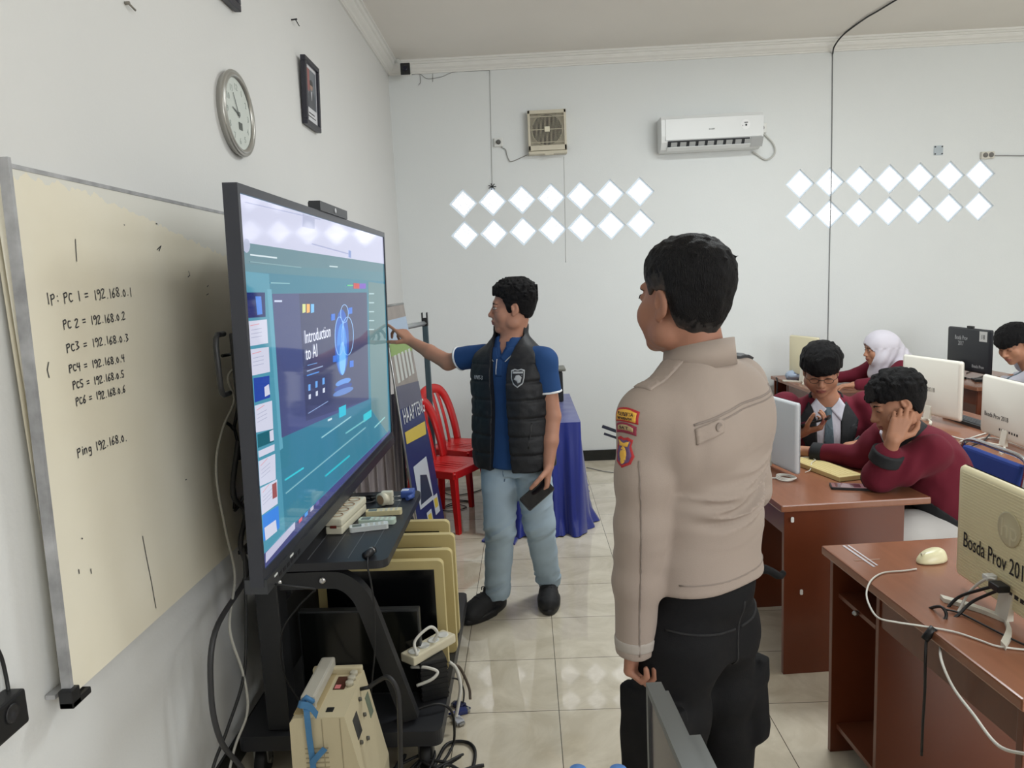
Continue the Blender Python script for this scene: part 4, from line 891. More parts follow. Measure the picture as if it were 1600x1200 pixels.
# ---- red plastic chairs
RED = mat('red_plastic', (206, 34, 34), .32, bump=.02, bscale=30)
def red_chair(c, rz, label):
    t = thing('plastic_chair', label, 'chair', c, rz, 'red plastic chairs')
    b = MB(); n = 14; V = []; F = []
    for j in range(n+1):
        for i in range(n+1):
            u, v = i/n*2-1, j/n*2-1; x = .20*u; y = .205*v*(1-.10*(-u if u < 0 else 0)); r = max(0, abs(u)**4+abs(v)**4-1)
            V.append((x, y, .430-.016*(1-u*u)*(1-v*v)-.014*max(0, u)**3-.0))
    for j in range(n):
        for i in range(n): a = j*(n+1)+i; F.append((a, a+1, a+n+2, a+n+1))
    nV = len(V); V2 = [(x, y, z-.012) for x, y, z in V]; F2 = [tuple(q+nV for q in f)[::-1] for f in F]
    rim = [i for i in range(n+1)]+[(k+1)*(n+1)-1 for k in range(1, n+1)]+[n*(n+1)+i for i in range(n-1, -1, -1)]+[k*(n+1) for k in range(n-1, 0, -1)]
    sk = [(rim[k], rim[k]+nV, rim[(k+1) % len(rim)]+nV, rim[(k+1) % len(rim)]) for k in range(len(rim))]
    b.raw(V+V2, F+F2+sk, 0, True)
    for k in range(5): b.box((-.13, -.115+.05*k, .4165), (.13, -.085+.05*k, .4195), .001)
    for (x0_, x1_, y0_, y1_) in ((.185, .202, -.19, .19), (-.202, -.185, -.18, .18), (-.19, .19, -.207, -.19), (-.19, .19, .19, .207)): b.box((x0_, y0_, .375), (x1_, y1_, .428), .004)
    b.build('seat', RED, t, world=False)
    for sx in (1, -1):
        for sy in (1, -1):
            top = np.array([sx*.18, sy*.185]); bot = np.array([sx*.215, sy*.215]); V = []
            for (p, z, w) in ((top, .41, .050), (bot, 0, .030)):
                V += [(p[0]-sx*w/2*1.2, p[1]+sy*.012, z), (p[0]+sx*.012, p[1]+sy*.012, z), (p[0]+sx*.012, p[1]-sy*w/2*1.4, z), (p[0]-sx*.0, p[1]-sy*w/2*1.4, z), (p[0]-sx*.0, p[1]-sy*.0, z), (p[0]-sx*w/2*1.2, p[1]-sy*.0, z)]
            F = [(i, (i+1) % 6, 6+(i+1) % 6, 6+i) for i in range(6)]+[(0, 1, 4, 5), (1, 2, 3, 4), (11, 10, 7, 6), (10, 9, 8, 7)]
            MB().raw(V, F).build('leg', RED, t, world=False)
    b = MB(); hoop = [(-.155, -.195, .42), (-.175, -.190, .55), (-.215, -.175, .72), (-.245, -.13, .825), (-.258, -.05, .862), (-.258, .05, .862), (-.245, .13, .825), (-.215, .175, .72), (-.175, .190, .55), (-.155, .195, .42)]
    P = spline(hoop, 6); V = []; F = []
    for i, p in enumerate(P):
        d = P[min(i+1, len(P)-1)]-P[max(i-1, 0)]; d /= np.linalg.norm(d); nrm = np.array([1.0, 0, .25]); nrm -= d*(nrm@d); nrm /= np.linalg.norm(nrm); s_ = np.cross(d, nrm)
        for (u, v) in ((-.036, -.011), (.036, -.011), (.036, .011), (-.036, .011)): V.append(p+s_*u+nrm*v)
    for i in range(len(P)-1):
        for j in range(4): F.append((i*4+j, i*4+(j+1) % 4, (i+1)*4+(j+1) % 4, (i+1)*4+j))
    F += [(3, 2, 1, 0), tuple(len(V)-4+j for j in range(4))]
    b.raw(V, F, 0, True)
    b.build('back_hoop', RED, t, world=False)
    for k in (-1, 0, 1):
        b = MB(); P = spline([(-.150, k*.07, .42), (-.185, k*.075, .60), (-.225, k*.07, .76), (-.253, k*.06, .855)], 4); V = []; F = []
        for p in P:
            for (u, v) in ((-.016, -.004), (.016, -.004), (.016, .004), (-.016, .004)): V.append(p+np.array([v, u, 0]))
        for i in range(len(P)-1):
            for j in range(4): F.append((i*4+j, i*4+(j+1) % 4, (i+1)*4+(j+1) % 4, (i+1)*4+j))
        b.raw(V, F, 0, True).build('back_slat', RED, t, world=False)
    return t
red_chair((.505, 5.06, 0), math.radians(-28), 'red plastic chair, the nearer one beside the banner')
red_chair((.55, 5.67, 0), math.radians(-28), 'red plastic chair, the farther one against the back corner')
# small things on the floor under the chairs
t = MB().box((-.09, -.06, 0), (.09, .06, .03), .005).build('router_box', mat('off_white_box', (196, 190, 180), .5)); t.location = (.36, 5.9, 0); t.rotation_euler.z = .3; tag(t, 'small off-white box on the floor under the red chairs', 'box')
cable('floor_cable', [(.30, 5.95, .006), (.45, 5.7, .006), (.62, 5.75, .006), (.75, 5.9, .006), (.9, 5.95, .006)], .004, BCABLE, 'thin dark cable along the floor behind the red chairs')
cable('floor_cable', [(.36, 5.35, .006), (.48, 5.28, .006), (.60, 5.35, .006), (.52, 5.43, .008), (.42, 5.36, .006), (.5, 5.5, .006), (.64, 5.5, .006), (.4, 5.6, .006)], .004, BCABLE, 'thin dark cable looped on the floor under the red chairs')

# ---- blue covered table
TX0, TX1, TY0, TY1, TZ = .88, 1.44, 4.72, 5.95, .75
tb = thing('side_table', 'long table hidden under a blue satin cloth behind the pointing man', 'table', ((TX0+TX1)/2, (TY0+TY1)/2, 0))
MB().box((TX0+.01, TY0+.01, TZ-.035), (TX1-.01, TY1-.01, TZ-.006), .004).build('tabletop', mat('desk_wood', (110, 60, 38), .4), tb)
for x in (TX0+.05, TX1-.05):
    for y in (TY0+.05, TY1-.05): MB().box((x-.02, y-.02, 0), (x+.02, y+.02, TZ-.035), .002).build('leg', DARK_METAL, tb)
per = []
def edge(a, c, n): return [(lerp(a[0], c[0], k/n), lerp(a[1], c[1], k/n)) for k in range(n)]
per = edge((TX0, TY0), (TX1, TY0), 40)+edge((TX1, TY0), (TX1, TY1), 60)+edge((TX1, TY1), (TX0, TY1), 40)+edge((TX0, TY1), (TX0, TY0), 60)
nP = len(per); V = []; F = []; rows = 14; cxm, cym = (TX0+TX1)/2, (TY0+TY1)/2
for j in range(rows+1):
    v = j/rows
    for i, (x, y) in enumerate(per):
        # outward direction
        ox = (1 if x > TX1-1e-6 else -1 if x < TX0+1e-6 else 0); oy = (1 if y > TY1-1e-6 else -1 if y < TY0+1e-6 else 0)
        l_ = math.hypot(ox, oy) or 1; ox /= l_; oy /= l_
        ph = i*.55+.8*math.sin(i*.21); fold = v*(.030*math.sin(ph)+.016*math.sin(ph*2.3+1)); fl = .045*v**1.2+fold+.03*max(0, v-.86)/.14*(1+math.sin(i*.9))*.8
        V.append((x+ox*(.004+fl), y+oy*(.004+fl), (TZ+.002)*(1-v)+.004*(1+math.sin(i*.7))*v+.002))
for j in range(rows):
    for i in range(nP): F.append((j*nP+i, (j+1)*nP+i, (j+1)*nP+(i+1) % nP, j*nP+(i+1) % nP))
gx, gy = 16, 30; base = len(V)
for j in range(gy+1):
    for i in range(gx+1):
        x, y = lerp(TX0-.004, TX1+.004, i/gx), lerp(TY0-.004, TY1+.004, j/gy); e_ = min(1, 8*min(i/gx, 1-i/gx, j/gy, 1-j/gy))
        V.append((x, y, TZ+.004+e_*.004*(1+math.sin(x*30+3*math.sin(y*8))*math.sin(y*22))))
for j in range(gy):
    for i in range(gx): a = base+j*(gx+1)+i; F.append((a, a+1, a+gx+2, a+gx+1))
# corner of the cloth that trails on the floor
cl = MB().raw(V, F, 0, True)
q = [(.76, 4.60), (.84, 4.55), (.98, 4.52), (1.0, 4.62), (.90, 4.70), (.80, 4.72)]
cl.prism([(a-.0, c) for a, c in q], (0, 0, .002), (1, 0, 0), (0, 1, 0), .012)
cl = cl.build('tablecloth', mat('blue_satin', (30, 46, 138), .36, sheen=.3, spec=.6)); tag(cl, 'shiny royal blue cloth draped to the floor over the table', 'tablecloth')
t = thing('speaker_box', 'black speaker box standing on the blue table cloth', 'speaker', (1.29, 5.62, TZ+.012))
MB().box((-.11, -.11, 0), (.085, .11, .225), .008).build('case', BLACK_PLASTIC, t, world=False); MB().box((-.12, -.13, .235), (.11, .12, .255), .012).build('tray_top', mat('tray_grey', (110, 110, 100), .4), t, world=False); MB().lathe([(.012, 0), (.012, .012), (0, .012)], (-.01, -.11, .12), (0, -1, 0), 14).build('knob', STEEL, t, world=False)
MB().box((-.10, -.10, .222), (.08, .10, .237)).build('spacer', BLACK_PLASTIC, t, world=False)
t = thing('round_speaker', 'small round black speaker lying on the near part of the blue cloth', 'speaker', (1.245, 5.08, TZ+.062))
MB().lathe([(0, -.05), (.045, -.05), (.055, -.035), (.055, .035), (.045, .05), (0, .05)], (0, 0, 0), (1, .2, 0), 24).build('body', BLACK_PLASTIC, t, world=False)
cable('floor_wire', [(1.60, 6.40, .006), (1.8, 6.2, .006), (2.0, 6.25, .006), (2.25, 6.3, .006), (2.5, 6.33, .006)], .004, GCABLE, 'thin grey wire on the floor along the back wall')
# ================================================================== desks and computers on the right
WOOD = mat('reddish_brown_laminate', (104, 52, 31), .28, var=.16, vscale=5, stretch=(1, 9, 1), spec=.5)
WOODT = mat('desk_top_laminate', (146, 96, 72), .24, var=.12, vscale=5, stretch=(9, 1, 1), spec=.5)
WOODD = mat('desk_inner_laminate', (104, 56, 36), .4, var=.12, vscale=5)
ZD = .74
def desk(corner, rz, label, L=.94, W=.62, group='brown computer desks'):
    """corner: far left corner of the top; the desk runs L towards the photographer (-y) and W to the right (+x)"""
    t = thing('computer_desk', label, 'desk', (corner[0], corner[1], 0), rz, group)
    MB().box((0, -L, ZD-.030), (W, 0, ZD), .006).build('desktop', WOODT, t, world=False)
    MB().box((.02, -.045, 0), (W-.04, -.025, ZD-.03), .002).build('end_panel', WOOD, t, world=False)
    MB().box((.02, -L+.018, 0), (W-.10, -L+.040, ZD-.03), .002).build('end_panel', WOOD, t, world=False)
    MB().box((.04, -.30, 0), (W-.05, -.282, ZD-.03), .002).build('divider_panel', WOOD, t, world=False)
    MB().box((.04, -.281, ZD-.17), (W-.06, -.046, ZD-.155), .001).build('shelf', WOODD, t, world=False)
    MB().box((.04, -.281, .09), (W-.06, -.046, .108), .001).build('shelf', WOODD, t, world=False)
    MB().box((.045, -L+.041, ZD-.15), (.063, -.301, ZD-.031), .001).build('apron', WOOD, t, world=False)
    MB().lathe([(.006, 0), (.010, .012), (.004, .02), (0, .02)], (.04, -.18, ZD-.1625), (-1, 0, 0), 12).build('shelf_knob', STEEL, t, world=False)
    return t
RB_ = math.radians(3.4)
dB = desk((2.093, 2.416), RB_, 'brown computer desk in the right foreground with the large ridged monitor')
dA = desk((2.055, 3.80), RB_, 'brown computer desk behind the policeman where a student rests his head')
desk((3.26, 4.70), math.radians(2), 'brown computer desk under the middle cream monitors, second row')
desk((3.25, 3.74), math.radians(2), 'brown computer desk under the cream monitor at the right edge')
desk((3.30, 6.58), math.radians(1), 'brown computer desk of the girl in the white headscarf')
desk((4.46, 6.44), math.radians(1), 'brown computer desk carrying the black monitor at far right', L=.96, W=.66)

def dp(desk_, x, y, z=0.0):
    """a point on the desk top, in the desk's own frame"""
    return wmat(desk_) @ Vector((x, y, ZD+z))

# all-in-one computers: local frame: back looks to -x, width along y (near end at -y), z0 lower edge
def aio(far, near, z0, z1, label, caption, m, ridges=False, logo=False, foot=True, cap_z=.42, cap_mat=INK, ports=True, thick=.030, big=False, webcam=False):
    far = np.array(far); near = np.array(near); w = float(np.linalg.norm(near-far)); mid = (far+near)/2
    d = (near-far)/w                      # along the back, left to right as seen from behind
    rz = math.atan2(-d[0], -d[1])*-1.0; rz = math.atan2(d[0], -d[1])
    t = thing('computer_monitor', label, 'monitor', (mid[0], mid[1], ZD), rz, 'computers on the desks')
    h = z1-z0; zz = z0-ZD
    # local: -y is to the right seen from behind, -x is towards the viewer behind
    b = MB(); pts = rrect(w, h, .016 if h > .2 else .01)
    b.prism([(u, v+zz+h/2) for u, v in pts], (0, 0, 0), (0, -1, 0), (0, 0, 1), .006)
    n = len(pts); V = []; 
    F = []
    prof_ = [(0.0, 1.0), (-.006, 1.0), (-.014, .985), (-.022, .93)]
    for (x, s_) in prof_: V += [(x, -u*s_, v*s_+zz+h/2) for u, v in pts]
    for k in range(len(prof_)-1):
        for i in range(n): F.append((k*n+i, k*n+(i+1) % n, (k+1)*n+(i+1) % n, (k+1)*n+i))
    F.append(tuple(len(V)-n+i for i in range(n)))
    b.raw(V, [f[::-1] for f in F] if False else F, 0, True)
    b.build('case', m, t, world=False)
    MB().box((.0062, -w/2+.012, zz+.05 if h > .25 else zz+.02), (.0075, w/2-.012, zz+h-.012), .0005).build('screen', mat('monitor_glass', (18, 20, 24), .12), t, world=False)
    if ridges:
        b = MB(); k = 0; z = zz+.012
        while z < zz+h-.02: b.box((-.0236, -w/2*.93+.012, z), (-.020, w/2*.93-.012, z+.0045), .001); z += .0085
        b.build('ridges', m, t, world=False)
    xo = -.0242 if ridges else -.0222
    if logo:
        c = (xo, -.0, zz+h*.66); MB().lathe([(.046, 0), (.046, .0012), (.042, .0016), (0, .0016)], c, (-1, 0, 0), 40).build('logo_disc', mat('logo_cream', (206, 196, 160), .35), t, world=False)
        e2 = (0, 0, 1); MB().text('hp', (xo-.0014, 0, zz+h*.66), (0, -1, 0), (0, .0, 1), .07, .001, center=True).build('logo', mat('logo_letters', (222, 214, 180), .4), t, world=False)
    for (txt, u, v, s_, cw) in caption:
        MB().text(txt, (xo-.0004, -u*w, zz+h*v), (0, -1, 0), (0, 0, 1), s_, .0006, width=cw).build('stencil', cap_mat, t, world=False)
    if ports:
        b = MB()
        for k in range(8):
            u = -.05+.022*k; b.box((xo-.0008, -u-.008, zz+.045), (xo+.004, -u+(.004 if k % 3 else .002), zz+.056))
        b.build('ports', BLACK_PLASTIC, t, world=False)
    if foot:
        fm = mat('stand_white', (226, 222, 208), .35)
        b = MB(); b.prism([(-.020, zz+.055), (-.024, zz+.055), (-.036, .012), (-.018, .012)], (0, .025, 0), (1, 0, 0), (0, 0, 1), .05)
        b.build('stand_neck', fm, t, world=False)
        for sy in (-1, 1):
            P = [(-.03, sy*.01), (-.06, sy*.07), (-.115, sy*.135)]
            b = MB(); V = []; F = []
            for (p, wd) in zip(spline([(x, y, 0) for x, y in P], 5), [.018]*4+[.016]*4+[.015]*3): 
                V += [(p[0]-.0, p[1]-wd*.9, .0006), (p[0]+wd*.3, p[1]+wd*.9, .0006), (p[0]+wd*.3, p[1]+wd*.9, .012), (p[0], p[1]-wd*.9, .012)]
            for i in range(len(V)//4-1):
                for j in range(4): F.append((i*4+j, i*4+(j+1) % 4, (i+1)*4+(j+1) % 4, (i+1)*4+j))
            F += [(3, 2, 1, 0), tuple(len(V)-4+j for j in range(4))]
            b.raw(V, F); b.build('stand_leg', fm, t, world=False)
    if webcam:
        MB().box((-.015, -.012-.03, zz+h), (.006, -.012+.04, zz+h+.018), .003).build('webcam', BLACK_PLASTIC, t, world=False)
    return t
IV = mat('ivory_computer', (236, 226, 192), .4); IV2 = mat('ivory_computer_pale', (240, 236, 224), .4); IVB = mat('ivory_computer_bluish', (222, 226, 230), .35)
aio((2.363, 2.075), (2.358, 1.585), .773, 1.103, 'large cream monitor back with ridges and a round logo in the right foreground', [('Bosda Prov 2018', -.40, .31, .062, .285)], mat('ridged_cream', (238, 227, 186), .42), ridges=True, logo=True)
aio((2.235, 3.70), (2.325, 3.235), .757, 1.087, 'pale blue-white monitor back beside the policeman, partly hidden by him', [], IVB, ports=False)
aio((3.495, 4.627), (3.576, 4.134), .775, 1.121, 'cream monitor back just right of the girl in the headscarf', [('Bosda Prov 2018', -.34, .42, .036, .22), ('11', -.10, .30, .03, .02)], IV2, ports=False, cap_mat=mat('faded_ink', (142, 138, 130), .6))
aio((3.54, 3.885), (3.50, 3.40), .775, 1.086, 'cream monitor back cut by the right edge, below the black monitor', [('Bosda Prov 2018', -.40, .32, .034, .22)], IV2, cap_mat=mat('grey_ink', (92, 90, 88), .6))
aio((3.38, 6.30), (3.475, 5.92), .80, 1.128, 'cream monitor showing only its top behind the student with glasses', [], IV, ports=False)
bm5 = aio((4.678, 6.216), (4.687, 5.647), .80, 1.150, 'black monitor back with a white number tag at far right', [('Bosda Prov', -.30, .72, .050, .17), ('2017', -.22, .59, .050, .075), ('Bosda Prov', .12, .12, .035, .15)], mat('black_computer', (40, 42, 48), .45), foot=False, cap_mat=mat('stencil_pale', (196, 198, 200), .6), ports=False, webcam=True)
tg = MB().box((-.0235, -.245, .315), (-.0222, -.150, .395), .0005).build('number_tag', mat('paper_white', (226, 226, 224), .6), bm5, world=False)
MB().text('18', (-.024, .0, .335), (0, -1, 0), (0, 0, 1), .05, .0005).build('number', INK, tg, world=False)
tg.location = (0, 0, 0)
for ch in tg.children: ch.location = (0, -.170, 0)
b = MB(); b.tube(spline([(-.022, .09, .12), (-.07, .10, .125), (-.10, .07, .10), (-.09, .05, .06)], 5), .020, 10).box((-.15, -.02, .001), (-.03, .16, .016), .004); b.build('stand', BLACK_PLASTIC, bm5, world=False)
MB().box((-.10, .03, .016), (-.06, .09, .09), .004).build('stand_post', BLACK_PLASTIC, bm5, world=False)

# foreground desk: mouse, cords, tape
def mouse(c, rz, label, m):
    t = thing('computer_mouse', label, 'mouse', c, rz)
    V = []; F = []; n, k = 20, 9
    for j in range(k+1):
        v = j/k
        for i in range(n):
            a = 2*math.pi*i/n; r = math.cos(v*math.pi/2)**.6 if j < k else 0
            V.append((.056*math.cos(a)*r*(1.0), .031*math.sin(a)*r*(1-.12*math.cos(a)), .002+.036*math.sin(v*math.pi/2)*(1-.25*math.cos(a)*r)*(1 if j else 0)))
    for j in range(k):
        for i in range(n): F.append((j*n+i, j*n+(i+1) % n, (j+1)*n+(i+1) % n, (j+1)*n+i))
    F.append(tuple(range(n))[::-1])
    MB().raw(V, F, 0, True).build('body', m, t, world=False)
    MB().box((.0195, -.003, .026), (.043, .003, .0335), .002).build('wheel', mat('mouse_wheel', (200, 196, 170), .4), t, world=False)
    return t
mp_ = at(1455, 877, 'z', ZD); mouse((mp_[0], mp_[1], ZD+.0005), math.radians(200), 'cream computer mouse on the foreground desk left of the ridged monitor', mat('mouse_cream', (232, 226, 186), .3))
def on_desk(pts, z=ZD+.004): return [at(px, py, 'z', z) for px, py in pts]
g = on_desk([(1432, 889), (1410, 892), (1380, 895), (1362, 906), (1354, 925), (1358, 945)])
w1 = g+[at(1372, 965, 'z', ZD+.002), at(1400, 972, 'z', ZD+.004)]+on_desk([(1440, 978), (1490, 987), (1530, 1000), (1560, 1010), (1610, 1016)])
cable('mouse_cable', w1, .0026, WCABLE, 'white mouse cord curving across the foreground desk', 'cable')
g = [at(1556, 905, 'x', 2.32), at(1540, 905, 'x', 2.305), at(1515, 925, 'x', 2.29), at(1495, 960, 'x', 2.25), at(1478, 985, 'x', 2.20), at(1470, 1010, 'x', 2.15), at(1472, 1035, 'x', 2.10), at(1490, 1075, 'x', 2.09), at(1520, 1115, 'x', 2.08), at(1560, 1165, 'x', 2.07), at(1610, 1180, 'x', 2.06)]
cable('white_cable', g, .0036, WCABLE, 'white cable from the ridged monitor dropping over the front of its desk')
g = [at(1560, 915, 'x', 2.315), at(1530, 922, 'x', 2.29), at(1495, 935, 'x', 2.265), at(1468, 965, 'x', 2.22), at(1448, 975, 'x', 2.19), at(1446, 955, 'x', 2.19), at(1470, 948, 'x', 2.20), at(1478, 965, 'x', 2.20), at(1455, 985, 'x', 2.16)]
cable('black_cable', g, .0042, BCABLE, 'black cable looped below the ridged monitor, upper loop')
g = [at(1565, 920, 'x', 2.315), at(1520, 940, 'x', 2.28), at(1498, 960, 'x', 2.24), at(1478, 975, 'x', 2.20), at(1455, 988, 'x', 2.15), at(1448, 998, 'x', 2.12), at(1446, 1030, 'x', 2.10), at(1445, 1080, 'x', 2.11), at(1442, 1130, 'x', 2.12), at(1440, 1180, 'x', 2.13)]
cable('black_cable', g, .004, BCABLE, 'black cable hanging down in front of the foreground desk panel')
g = on_desk([(1476, 952), (1500, 958), (1540, 978), (1580, 998), (1620, 1016)], ZD+.006); cable('black_cable', g, .003, BCABLE, 'thin black cable lying across the foreground desk under the stand')
t = thing('ferrite_clip', 'small black ferrite block on the cable at the foreground desk edge', 'cable clip', at(1452, 990, 'x', 2.125))
MB().tube([(-.012, 0, -.016), (.012, 0, .016)], .010, 10).build('block', BLACK_PLASTIC, t, world=False)
t = thing('cable_plug', 'black plug in the back of the ridged monitor', 'plug', at(1560, 915, 'x', 2.318)); MB().box((-.02, -.03, -.008), (.012, .012, .010), .003).build('plug', BLACK_PLASTIC, t, world=False)
t = thing('cable_plug', 'white plug in the back of the ridged monitor', 'plug', at(1549, 902, 'x', 2.322)); MB().box((-.018, -.010, -.006), (.010, .012, .008), .003).build('plug', WHITE_PLASTIC, t, world=False)
a, c = at(1318, 853, 'z', ZD), at(1366, 886, 'z', ZD)
def strip(name, a, c, w, m, label, cat, h=.0012):
    d = c-a; L_ = np.linalg.norm(d); d = d/L_; s_ = np.cross([0, 0, 1.0], d)
    o = MB().prism([(0, -w/2), (L_, -w/2), (L_, w/2), (0, w/2)], a+np.array([0, 0, .0004]), d, s_, h).build(name, m); return tag(o, label, cat)
strip('tape_strip', a, c, .008, mat('shiny_tape', (206, 200, 206), .2), 'shiny tape strip on the far corner of the foreground desk, left one', 'tape'); strip('tape_strip', a+np.array([.016, 0, 0]), c+np.array([.014, .01, 0]), .006, mat('shiny_tape2', (214, 208, 212), .2), 'shiny tape strip on the far corner of the foreground desk, right one', 'tape')
strip('tape_strip', at(1335, 876, 'z', ZD), at(1375, 874, 'z', ZD), .008, mat('dull_tape', (158, 118, 96), .4), 'dull tape remnant crossing the shiny strips on the foreground desk', 'tape', .0006)
# papers stuck on desk A's end
pA = dp(dA, 0, -.94)
for k, (px, py) in enumerate(((1238, 812), (1252, 925))):
    q = at(px, py, 'y', float(pA[1])+.012); o = MB().prism(rrect(.012, .022, .004), q, (1, 0, 0), (0, 0, 1), .003).build('sticker_scrap', mat('paper_white', (226, 226, 224), .6)); o.data.transform(Matrix.Translation((0, 0, 0))); tag(o, ['white scrap of tape high on the end of the middle desk', 'white scrap of tape low on the end of the middle desk'][k], 'tape')
# keyboard, phone, cord coil on desk A
def keyboard(c, rz, label, m, mk, L=.40, W=.125, h=.018):
    t = thing('keyboard', label, 'keyboard', c, rz)
    MB().prism([(0, 0), (W, 0), (W, h*.6), (W*.1, h), (0, h)], (-W/2, L/2, 0), (1, 0, 0), (0, 0, 1), L).build('case', m, t, world=False)
    b = MB()
    for r_ in range(5):
        for k in range(14):
            x = -W/2+.022+r_*.0195; y = -L/2+.018+k*(L-.03)/14; z = h-(h*.4)*(x+W/2)/W
            b.box((x, y, z-.004), (x+.016, y+(L-.03)/14-.003, z+.0035), .001)
    kk = b.build('keys', mk, t, world=False)
    return t
kb0 = (at(1258, 713, 'z', ZD+.01)+at(1330, 748, 'z', ZD+.01))/2
t = thing('keyboard', 'long pale yellow keyboard box on the desk beside the leaning student', 'keyboard', (2.475, 3.385, ZD+.0006), math.radians(14))
MB().box((-.062, -.22, 0), (.062, .22, .022), .004).build('case', mat('keyboard_cream', (220, 200, 140), .42), t, world=False)
b = MB()
for k in range(5): b.box((-.050+.02*k, -.19, .0215), (-.036+.02*k, .19, .0228))
b.build('keys', mat('keyboard_cream_keys', (226, 208, 150), .42), t, world=False)
cable('keyboard_cable', [at(1258, 738, 'z', ZD+.005), at(1266, 734, 'z', ZD+.01), (2.44, 3.40, ZD+.028), (2.48, 3.46, ZD+.027), (2.46, 3.52, ZD+.026), (2.40, 3.53, ZD+.012)], .002, WCABLE, 'white cord looping over the pale yellow keyboard', 'cable')
def phone(c, rz, label, scr_rgb=None, M=None):
    t = thing('mobile_phone', label, 'phone', c, rz)
    MB().prism(rrect(.078, .160, .010), (0, 0, 0), (1, 0, 0), (0, 1, 0), .010).build('case', BLACK_PLASTIC, t, world=False)
    MB().prism(rrect(.068, .148, .007), (0, 0, .0101), (1, 0, 0), (0, 1, 0), .0006).build('screen', scr_rgb or mat('phone_glass', (20, 20, 24), .1), t, world=False)
    return t
ph = phone((2.475, 3.065, ZD+.0006), math.radians(74), 'black phone lying face up on the desk by the leaning elbow', emat('phone_picture', (150, 110, 114), .5))
b = MB(); b.prism(rrect(.05, .04, .004, cy=-.02), (0, 0, .0108), (1, 0, 0), (0, 1, 0), .0004).prism(rrect(.06, .02, .004, cy=.05), (0, 0, .0108), (1, 0, 0), (0, 1, 0), .0004).build('screen_picture', emat('phone_picture_dark', (90, 50, 56), .5), ph, world=False)
for k in range(3):
    pts = [(2.255+.035*math.cos(a+k)+.004*k, 3.235+.045*math.sin(a+k*.8), ZD+.006+.004*k) for a in np.linspace(0, 2*math.pi*1.6, 14)]
    cable('coiled_cable', pts, .003, WCABLE, ['white cord coiled below the pale blue-white monitor, lowest turns', 'white cord coiled below the pale blue-white monitor, middle turns', 'white cord coiled below the pale blue-white monitor, top turns'][k], 'cable', 'white cord coil on the middle desk')
cable('white_cable', [(2.22, 3.24, ZD+.006), (2.16, 3.28, ZD+.004), (2.10, 3.34, ZD+.004)], .003, WCABLE, 'white cord end running behind the policeman from the coil', 'cable')
t = thing('eraser', 'tiny white eraser on the desk beside the yellow keyboard', 'eraser', (2.60, 3.50, ZD+.0005)); MB().box((-.012, -.02, 0), (.012, .02, .012), .003).build('block', WHITE_PLASTIC, t, world=False)

# second row: cords and dark keyboard by the cream monitors
pts = on_desk([(1500, 690), (1530, 680), (1560, 672), (1590, 668), (1612, 675)], ZD+.005); cable('desk_cable', pts, .004, WCABLE, 'white cord arching over the second row desk, upper one', 'cable', 'white cords on the second row desk')
pts = on_desk([(1480, 680), (1515, 688), (1550, 684), (1600, 700), (1630, 715)], ZD+.007); cable('desk_cable', pts, .004, WCABLE, 'white cord arching over the second row desk, lower one', 'cable', 'white cords on the second row desk')
pts = on_desk([(1510, 700), (1535, 690), (1550, 676), (1566, 672), (1575, 674)], ZD+.009); cable('desk_cable', pts, .004, BCABLE, 'black cord among the white ones on the second row desk', 'cable')
c = at(1527, 658, 'z', ZD); k_ = keyboard((3.90, 4.35, ZD+.0006), math.radians(0), 'black keyboard on the second row desk between the cream monitors', BLACK_PLASTIC, mat('key_grey', (60, 62, 66), .5)); k_.location = (3.70, 4.24, ZD+.0006)
t = thing('paper_sheet', 'white paper strips on the second row desk behind the ridged monitor', 'paper', (*at(1575, 738, 'z', ZD)[:2], ZD+.0006)); MB().box((-.04, -.10, 0), (.04, .10, .001)).build('sheet', mat('paper_white', (226, 226, 224), .6), t, world=False)
# far right desk
k_ = keyboard((4.83, 5.74, ZD+.0006), math.radians(70), 'dark keyboard under the arms of the boy at far right', BLACK_PLASTIC, mat('key_grey', (60, 62, 66), .5), W=.16)
cable('desk_cable', on_desk([(1510, 583), (1525, 578), (1540, 585), (1520, 592), (1507, 590)], ZD+.005), .004, BCABLE, 'black cord below the black monitor at far right', 'cable')
# items on the girl's desk
q = at(1246, 580, 'z', ZD+.05); t = thing('crumpled_packet', 'crumpled blue-white packet at the end of the girl\'s desk', 'packet', (3.40, 6.25, ZD+.0005))
V = []; F = []; r_ = random.Random(3)
b = MB(); b.ball((0, 0, .045), (.085, .06, .045), 0, 14); b.v = [(x+r_.uniform(-.01, .01), y+r_.uniform(-.01, .01), max(0.0, z+r_.uniform(-.012, .012))) for x, y, z in b.v]; b.build('wrapper', mat('packet_pale_blue', (176, 192, 214), .4), t, world=False)
MB().box((-.03, -.05, .03), (.02, -.035, .07), .004).build('print', mat('packet_dark_blue', (60, 80, 130), .4), t, world=False)
cable('desk_end_cable', [(3.32, 6.44, ZD-.02), (3.29, 6.40, ZD+.006), (3.286, 6.36, ZD-.02), (3.284, 6.36, ZD-.12), (3.284, 6.37, ZD-.30)], .006, BCABLE, 'black cable hanging off the end of the girl\'s desk')

